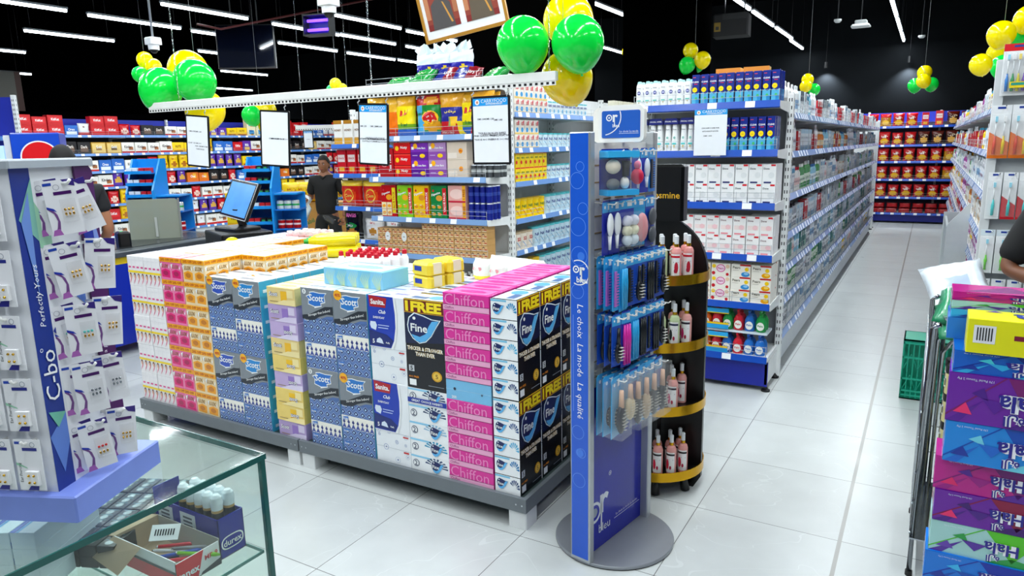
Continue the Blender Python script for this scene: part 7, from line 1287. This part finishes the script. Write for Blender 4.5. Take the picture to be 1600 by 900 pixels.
# green crate standing on end
t = put('plastic_crate', None, (-.055, 5.0, 0), label='teal green plastic crate standing on end beside the trolley', cat='crate'); b = MB(); G = M('10A888', .4); w, d, h = .33, .24, .395
for z in (0, .02, .05, .13, .27, h-.03, h-.012): b.box(0, 0, z, w, .008, z+.012, G); b.box(0, 0, z, .008, d, z+.012, G); b.box(w-.008, 0, z, w, d, z+.012, G)
for i in range(12): b.box(i*w/11.2, .001, 0, i*w/11.2+.006, .007, h, G); 
for i in range(9): b.box(.001, i*d/8.3, 0, .007, i*d/8.3+.006, h, G); b.box(w-.007, i*d/8.3, 0, w-.001, i*d/8.3+.006, h, G)
for q in range(2):
    z = .06+q*.14
    for i in range(4): x = .01+i*.08; b.tube([(x, .004, z), (x+.04, .004, z+.1), (x+.08, .004, z)], .004, G, 5)
b.box(0, 0, h-.01, w, d, h, G); b.box(0, d-.01, 0, w, d, h, G); b.box(0, 0, 0, w, d, .01, G); b.build('crate_body', t)

# ---------------------------------------------------------------- people
def skinned(V, Ed, Rd, sub=2):
    me = D.meshes.new('sk'); me.from_pydata(V, Ed, []); o = D.objects.new('sk', me); COL.objects.link(o)
    md = o.modifiers.new('s', 'SKIN'); md.use_smooth_shade = True
    for i, r in enumerate(Rd): me.skin_vertices[0].data[i].radius = r if isinstance(r, tuple) else (r, r)
    me.skin_vertices[0].data[0].use_root = True
    s = o.modifiers.new('u', 'SUBSURF'); s.levels = sub
    dg = bpy.context.evaluated_depsgraph_get(); e = o.evaluated_get(dg); m2 = D.meshes.new_from_object(e)
    vs = [tuple(v.co) for v in m2.vertices]; fs = [tuple(p.vertices) for p in m2.polygons]; D.objects.remove(o); D.meshes.remove(m2); D.meshes.remove(me); return vs, fs
def chain(*pts):
    """pts: (x,y,z,r); returns arrays for skinned()"""
    return [p[:3] for p in pts], [(i, i+1) for i in range(len(pts)-1)], [p[3] for p in pts]
def person(name, label, loc, rz, J, shirt, pants, skin, hairc, top=1.7, sleeve=.6, shoes='101012'):
    t = put(name, None, loc, rz, label=label, cat='person'); SK = M(skin, .5); b = MB()
    sh, el, wr, hp, kn, an = (J[k] for k in ('sh', 'el', 'wr', 'hp', 'kn', 'an')); hz = top
    V = [(0, 0, .93), (0, 0, 1.1), (0, -.005, 1.28), (0, 0, 1.42), (0, -.005, 1.49), (0, -.012, 1.545)]; E_ = [(0, 1), (1, 2), (2, 3), (3, 4), (4, 5)]; Q = [(.125, .08), (.12, .08), (.145, .095), (.095, .065), (.052, .055), (.055, .06)]
    for s in (0, 1):
        k = len(V); V += [sh[s], el[s], wr[s]]; Q += [.055, .04, .026]; E_ += [(3, k), (k, k+1), (k+1, k+2)]
        k = len(V); V += [hp[s], kn[s], an[s], (an[s][0], an[s][1]-.13, .035)]; Q += [.085, .055, .038, .03]; E_ += [(0, k), (k, k+1), (k+1, k+2), (k+2, k+3)]
    vs, fs = skinned(V, E_, Q); b.add(vs, fs, SK, True)
    # head: egg shape with brow, nose, lips, chin and ears
    n, kk = 24, 18; hv = []; cx, cy, cz = 0, -.02, hz-.115
    for j in range(kk+1):
        th = math.pi*j/kk
        for i in range(n):
            a = 2*math.pi*i/n; x = .074*math.sin(th)*math.cos(a); y = .092*math.sin(th)*math.sin(a); z = .118*math.cos(th)
            if z < 0: x *= 1-.22*(-z/.118)**1.5; y *= 1-.1*(-z/.118)
            if y < 0:
                f = math.exp(-((x/.016)**2)); 
                if -.055 < z < .015: y -= .022*f*max(0, 1-abs(z+.028)/.034)
                y += .008*(math.exp(-((abs(x)-.03)/.014)**2)*math.exp(-((z-.008)/.013)**2)); y -= .006*math.exp(-((z-.03)/.012)**2)*math.exp(-(x/.05)**2); y -= .007*math.exp(-((z+.062)/.009)**2)*math.exp(-(x/.022)**2); y -= .008*math.exp(-((z+.095)/.014)**2)*math.exp(-(x/.025)**2)
            hv.append((cx+x, cy+y, cz+z))
    b.add(hv, [(j*n+i, (j+1)*n+i, (j+1)*n+(i+1) % n, j*n+(i+1) % n) for j in range(kk) for i in range(n)], SK, True)
    for s in (-1, 1): b.ball((s*.074, -.012, cz-.005), .009, .02, .032, SK, 10, 8); b.ball((s*.028, -.098, cz+.006), .011, .006, .006, M('E8E4E0', .3), 10, 6); b.ball((s*.028, -.1035, cz+.006), .005, .002, .005, M('181008', .3), 8, 6); b.box(s*.028-.016, -.112, cz+.020, s*.028+.016, -.103, cz+.026, M('100C0A', .7))
    b.ball((0, -.106, cz-.062), .02, .006, .007, M('8C4038', .5), 10, 6)
    for s in (0, 1):       # palm and five fingers
        w = Vector(wr[s]); d = (w-Vector(el[s])).normalized(); d = (d+Vector(J.get('hd', ((0, 0, 0),)*2)[s])).normalized(); sd = d.cross(Vector((0, 1, 0.2))).normalized(); up = sd.cross(d).normalized(); cu = J.get('curl', (.5, .5))[s]; sg = 1 if s else -1
        V, E_, Q = [tuple(w), tuple(w+d*.045), tuple(w+d*.085)], [(0, 1), (1, 2)], [(.026, .02), (.036, .016), (.038, .015)]
        vs, fs = skinned(V, E_, Q, 1); b.add(vs, fs, SK, True)
        for f in range(4):
            o = (f-1.5)*.019; ln = (.062, .072, .068, .054)[f]; p0 = w+d*.08+sd*o; P = [p0]; a = 0
            for q in range(3): a += cu; P.append(P[-1]+(d*math.cos(a)-up*math.sin(a)*1.0)*ln/2.4)
            b.tube(P, [.009, .0088, .008, .006], SK, 8)
        p0 = w+d*.03-sd*sg*.03; b.tube([p0, p0+(d*.6-sd*sg*.7-up*.2).normalized()*.035, p0+(d*.9-sd*sg*.4-up*.5).normalized()*.062], [.011, .0095, .007], SK, 8)
    b.build('body', t)
    b = MB(); V = [(0, 0, .84), (0, 0, 1.1), (0, -.005, 1.28), (0, 0, 1.41), (0, 0, 1.455)]; E_ = [(0, 1), (1, 2), (2, 3), (3, 4)]; Q = [(.185, .135), (.165, .12), (.178, .12), (.12, .088), (.064, .064)]
    for s in (0, 1):
        S_, E1_, W1 = Vector(sh[s]), Vector(el[s]), Vector(wr[s]); m = S_.lerp(E1_, sleeve); k = len(V); V += [tuple(S_), tuple(m)]; Q += [.074, .068]; E_ += [(3, k), (k, k+1)]
    vs, fs = skinned(V, E_, Q); b.add(vs, fs, M(shirt, .8, var=.1), True); b.tube([(-.06, -.035, 1.452), (-.03, -.075, 1.425), (0, -.088, 1.40), (.03, -.075, 1.425), (.06, -.035, 1.452)], .012, M(shirt, .8), 8); b.build('shirt', t)
    b = MB(); V = [(0, 0, 1.0), (0, 0, .9)]; E_ = [(0, 1)]; Q = [(.16, .115), (.168, .122)]
    for s in (0, 1): k = len(V); V += [hp[s], kn[s], (an[s][0], an[s][1], an[s][2]+.0)]; Q += [.102, .076, .062]; E_ += [(1, k), (k, k+1), (k+1, k+2)]
    vs, fs = skinned(V, E_, Q); b.add(vs, fs, M(pants, .85, var=.1), True); b.build('trousers', t)
    for s in (0, 1): b = MB(); x, y = an[s][0], an[s][1]; b.ball((x, y-.06, an[s][2]-.045), .045, .13, .045, M(shoes, .5)); b.build('shoe', t)
    b = MB(); HM = M(hairc, .75, var=.3, sc=60); n, kk = 28, 12; hv = []
    for j in range(kk+1):
        for i in range(n):
            a = 2*math.pi*i/n; fr_ = -math.sin(a); lim = R(62) if fr_ > .55 else (R(80) if fr_ > .1 else R(118)); th = lim*j/kk; jit = 1+.015*math.sin(a*11+j*5)
            hv.append((cx+.083*jit*math.sin(th)*math.cos(a), cy+.004+.101*jit*math.sin(th)*math.sin(a), cz+.004+.127*jit*math.cos(th)))
    b.add(hv, [(j*n+i, (j+1)*n+i, (j+1)*n+(i+1) % n, j*n+(i+1) % n) for j in range(kk) for i in range(n)], HM, True); b.build('hair', t)
    return t
JW = dict(sh=[(-.17, 0, 1.385), (.17, 0, 1.385)], el=[(-.25, .03, 1.12), (.27, .04, 1.12)], wr=[(-.20, -.19, 1.13), (.24, -.04, .88)], hp=[(-.085, 0, .88), (.085, 0, .88)], kn=[(-.12, -.05, .48), (.15, -.06, .48)], an=[(-.15, .02, .08), (.24, .06, .09)], curl=(.7, .5))
person('person', 'man in a black polo shirt and dark trousers walking past, holding a white roll', (-6.57, 6.58, 0), R(22), JW, '08080A', '16181A', '8C5A3C', '0C0A0A', top=1.70, sleeve=.8).scale = (.93,)*3
t = put('tape_roll', None, (-6.69, 6.35, 1.05), R(22), label='white tape roll held in the raised hand of the walking man', cat='tape roll'); b = MB(); b.T = Matrix.Rotation(R(75), 4, 'X'); w = M('F0F2F4', .35); b.lathe([(.022, -.03, w), (.055, -.03, w), (.055, .03, w), (.022, .03, w), (.022, -.03, M('404448', .5))], 24); b.build('roll', t)
b = MB(); b.tube([(0, 0, 0), (.03, 0, -.07), (.0, -.01, -.2)], [.035, .04, .015], M('E4ECEE', .3), 12); b.build('white_bottle', loc=(-6.68, 6.33, 1.01), rz=R(22), label='white bottle hanging from the raised hand of the walking man', cat='bottle')
b = MB(); b.T = Matrix.Rotation(R(60), 4, 'Y'); b.lathe([(0, 0, CLR), (.035, 0, CLR), (.038, .1, CLR), (.015, .16, CLR), (0, .16, CLR)], 14); b.build('clear_bottle', loc=(-6.42, 6.53, .76), rz=R(200), label='empty clear bottle in the lowered hand of the walking man', cat='bottle')
JS = dict(sh=[(-.17, 0, 1.4), (.17, 0, 1.4)], el=[(-.22, .02, 1.13), (.22, .02, 1.13)], wr=[(-.2, -.16, 1.0), (.2, -.16, 1.0)], hp=[(-.085, 0, .9), (.085, 0, .9)], kn=[(-.09, -.01, .5), (.09, -.01, .5)], an=[(-.1, .02, .08), (.1, .02, .08)], curl=(.5, .5))
person('person', 'black-haired person mostly hidden behind the earring stand', (-5.10, 2.68, 0), R(-105), JS, '101218', '16181C', 'A87050', '080808', top=1.71)
JR = dict(sh=[(-.175, 0, 1.36), (.17, 0, 1.38)], el=[(-.30, -.03, 1.075), (.25, .03, 1.12)], wr=[(-.10, -.2, 1.02), (.1, -.22, 1.02)], hp=[(-.085, 0, .9), (.085, 0, .9)], kn=[(-.09, -.01, .5), (.09, -.01, .5)], an=[(-.1, .02, .08), (.1, .02, .08)], curl=(.4, .4))
person('person', 'person in a black shirt at the picture edge, forearm showing above the tissue tower', (.62, 3.80, 0), R(5), JR, '060608', '14161A', '7A4C34', '080808', top=1.7, sleeve=.93)
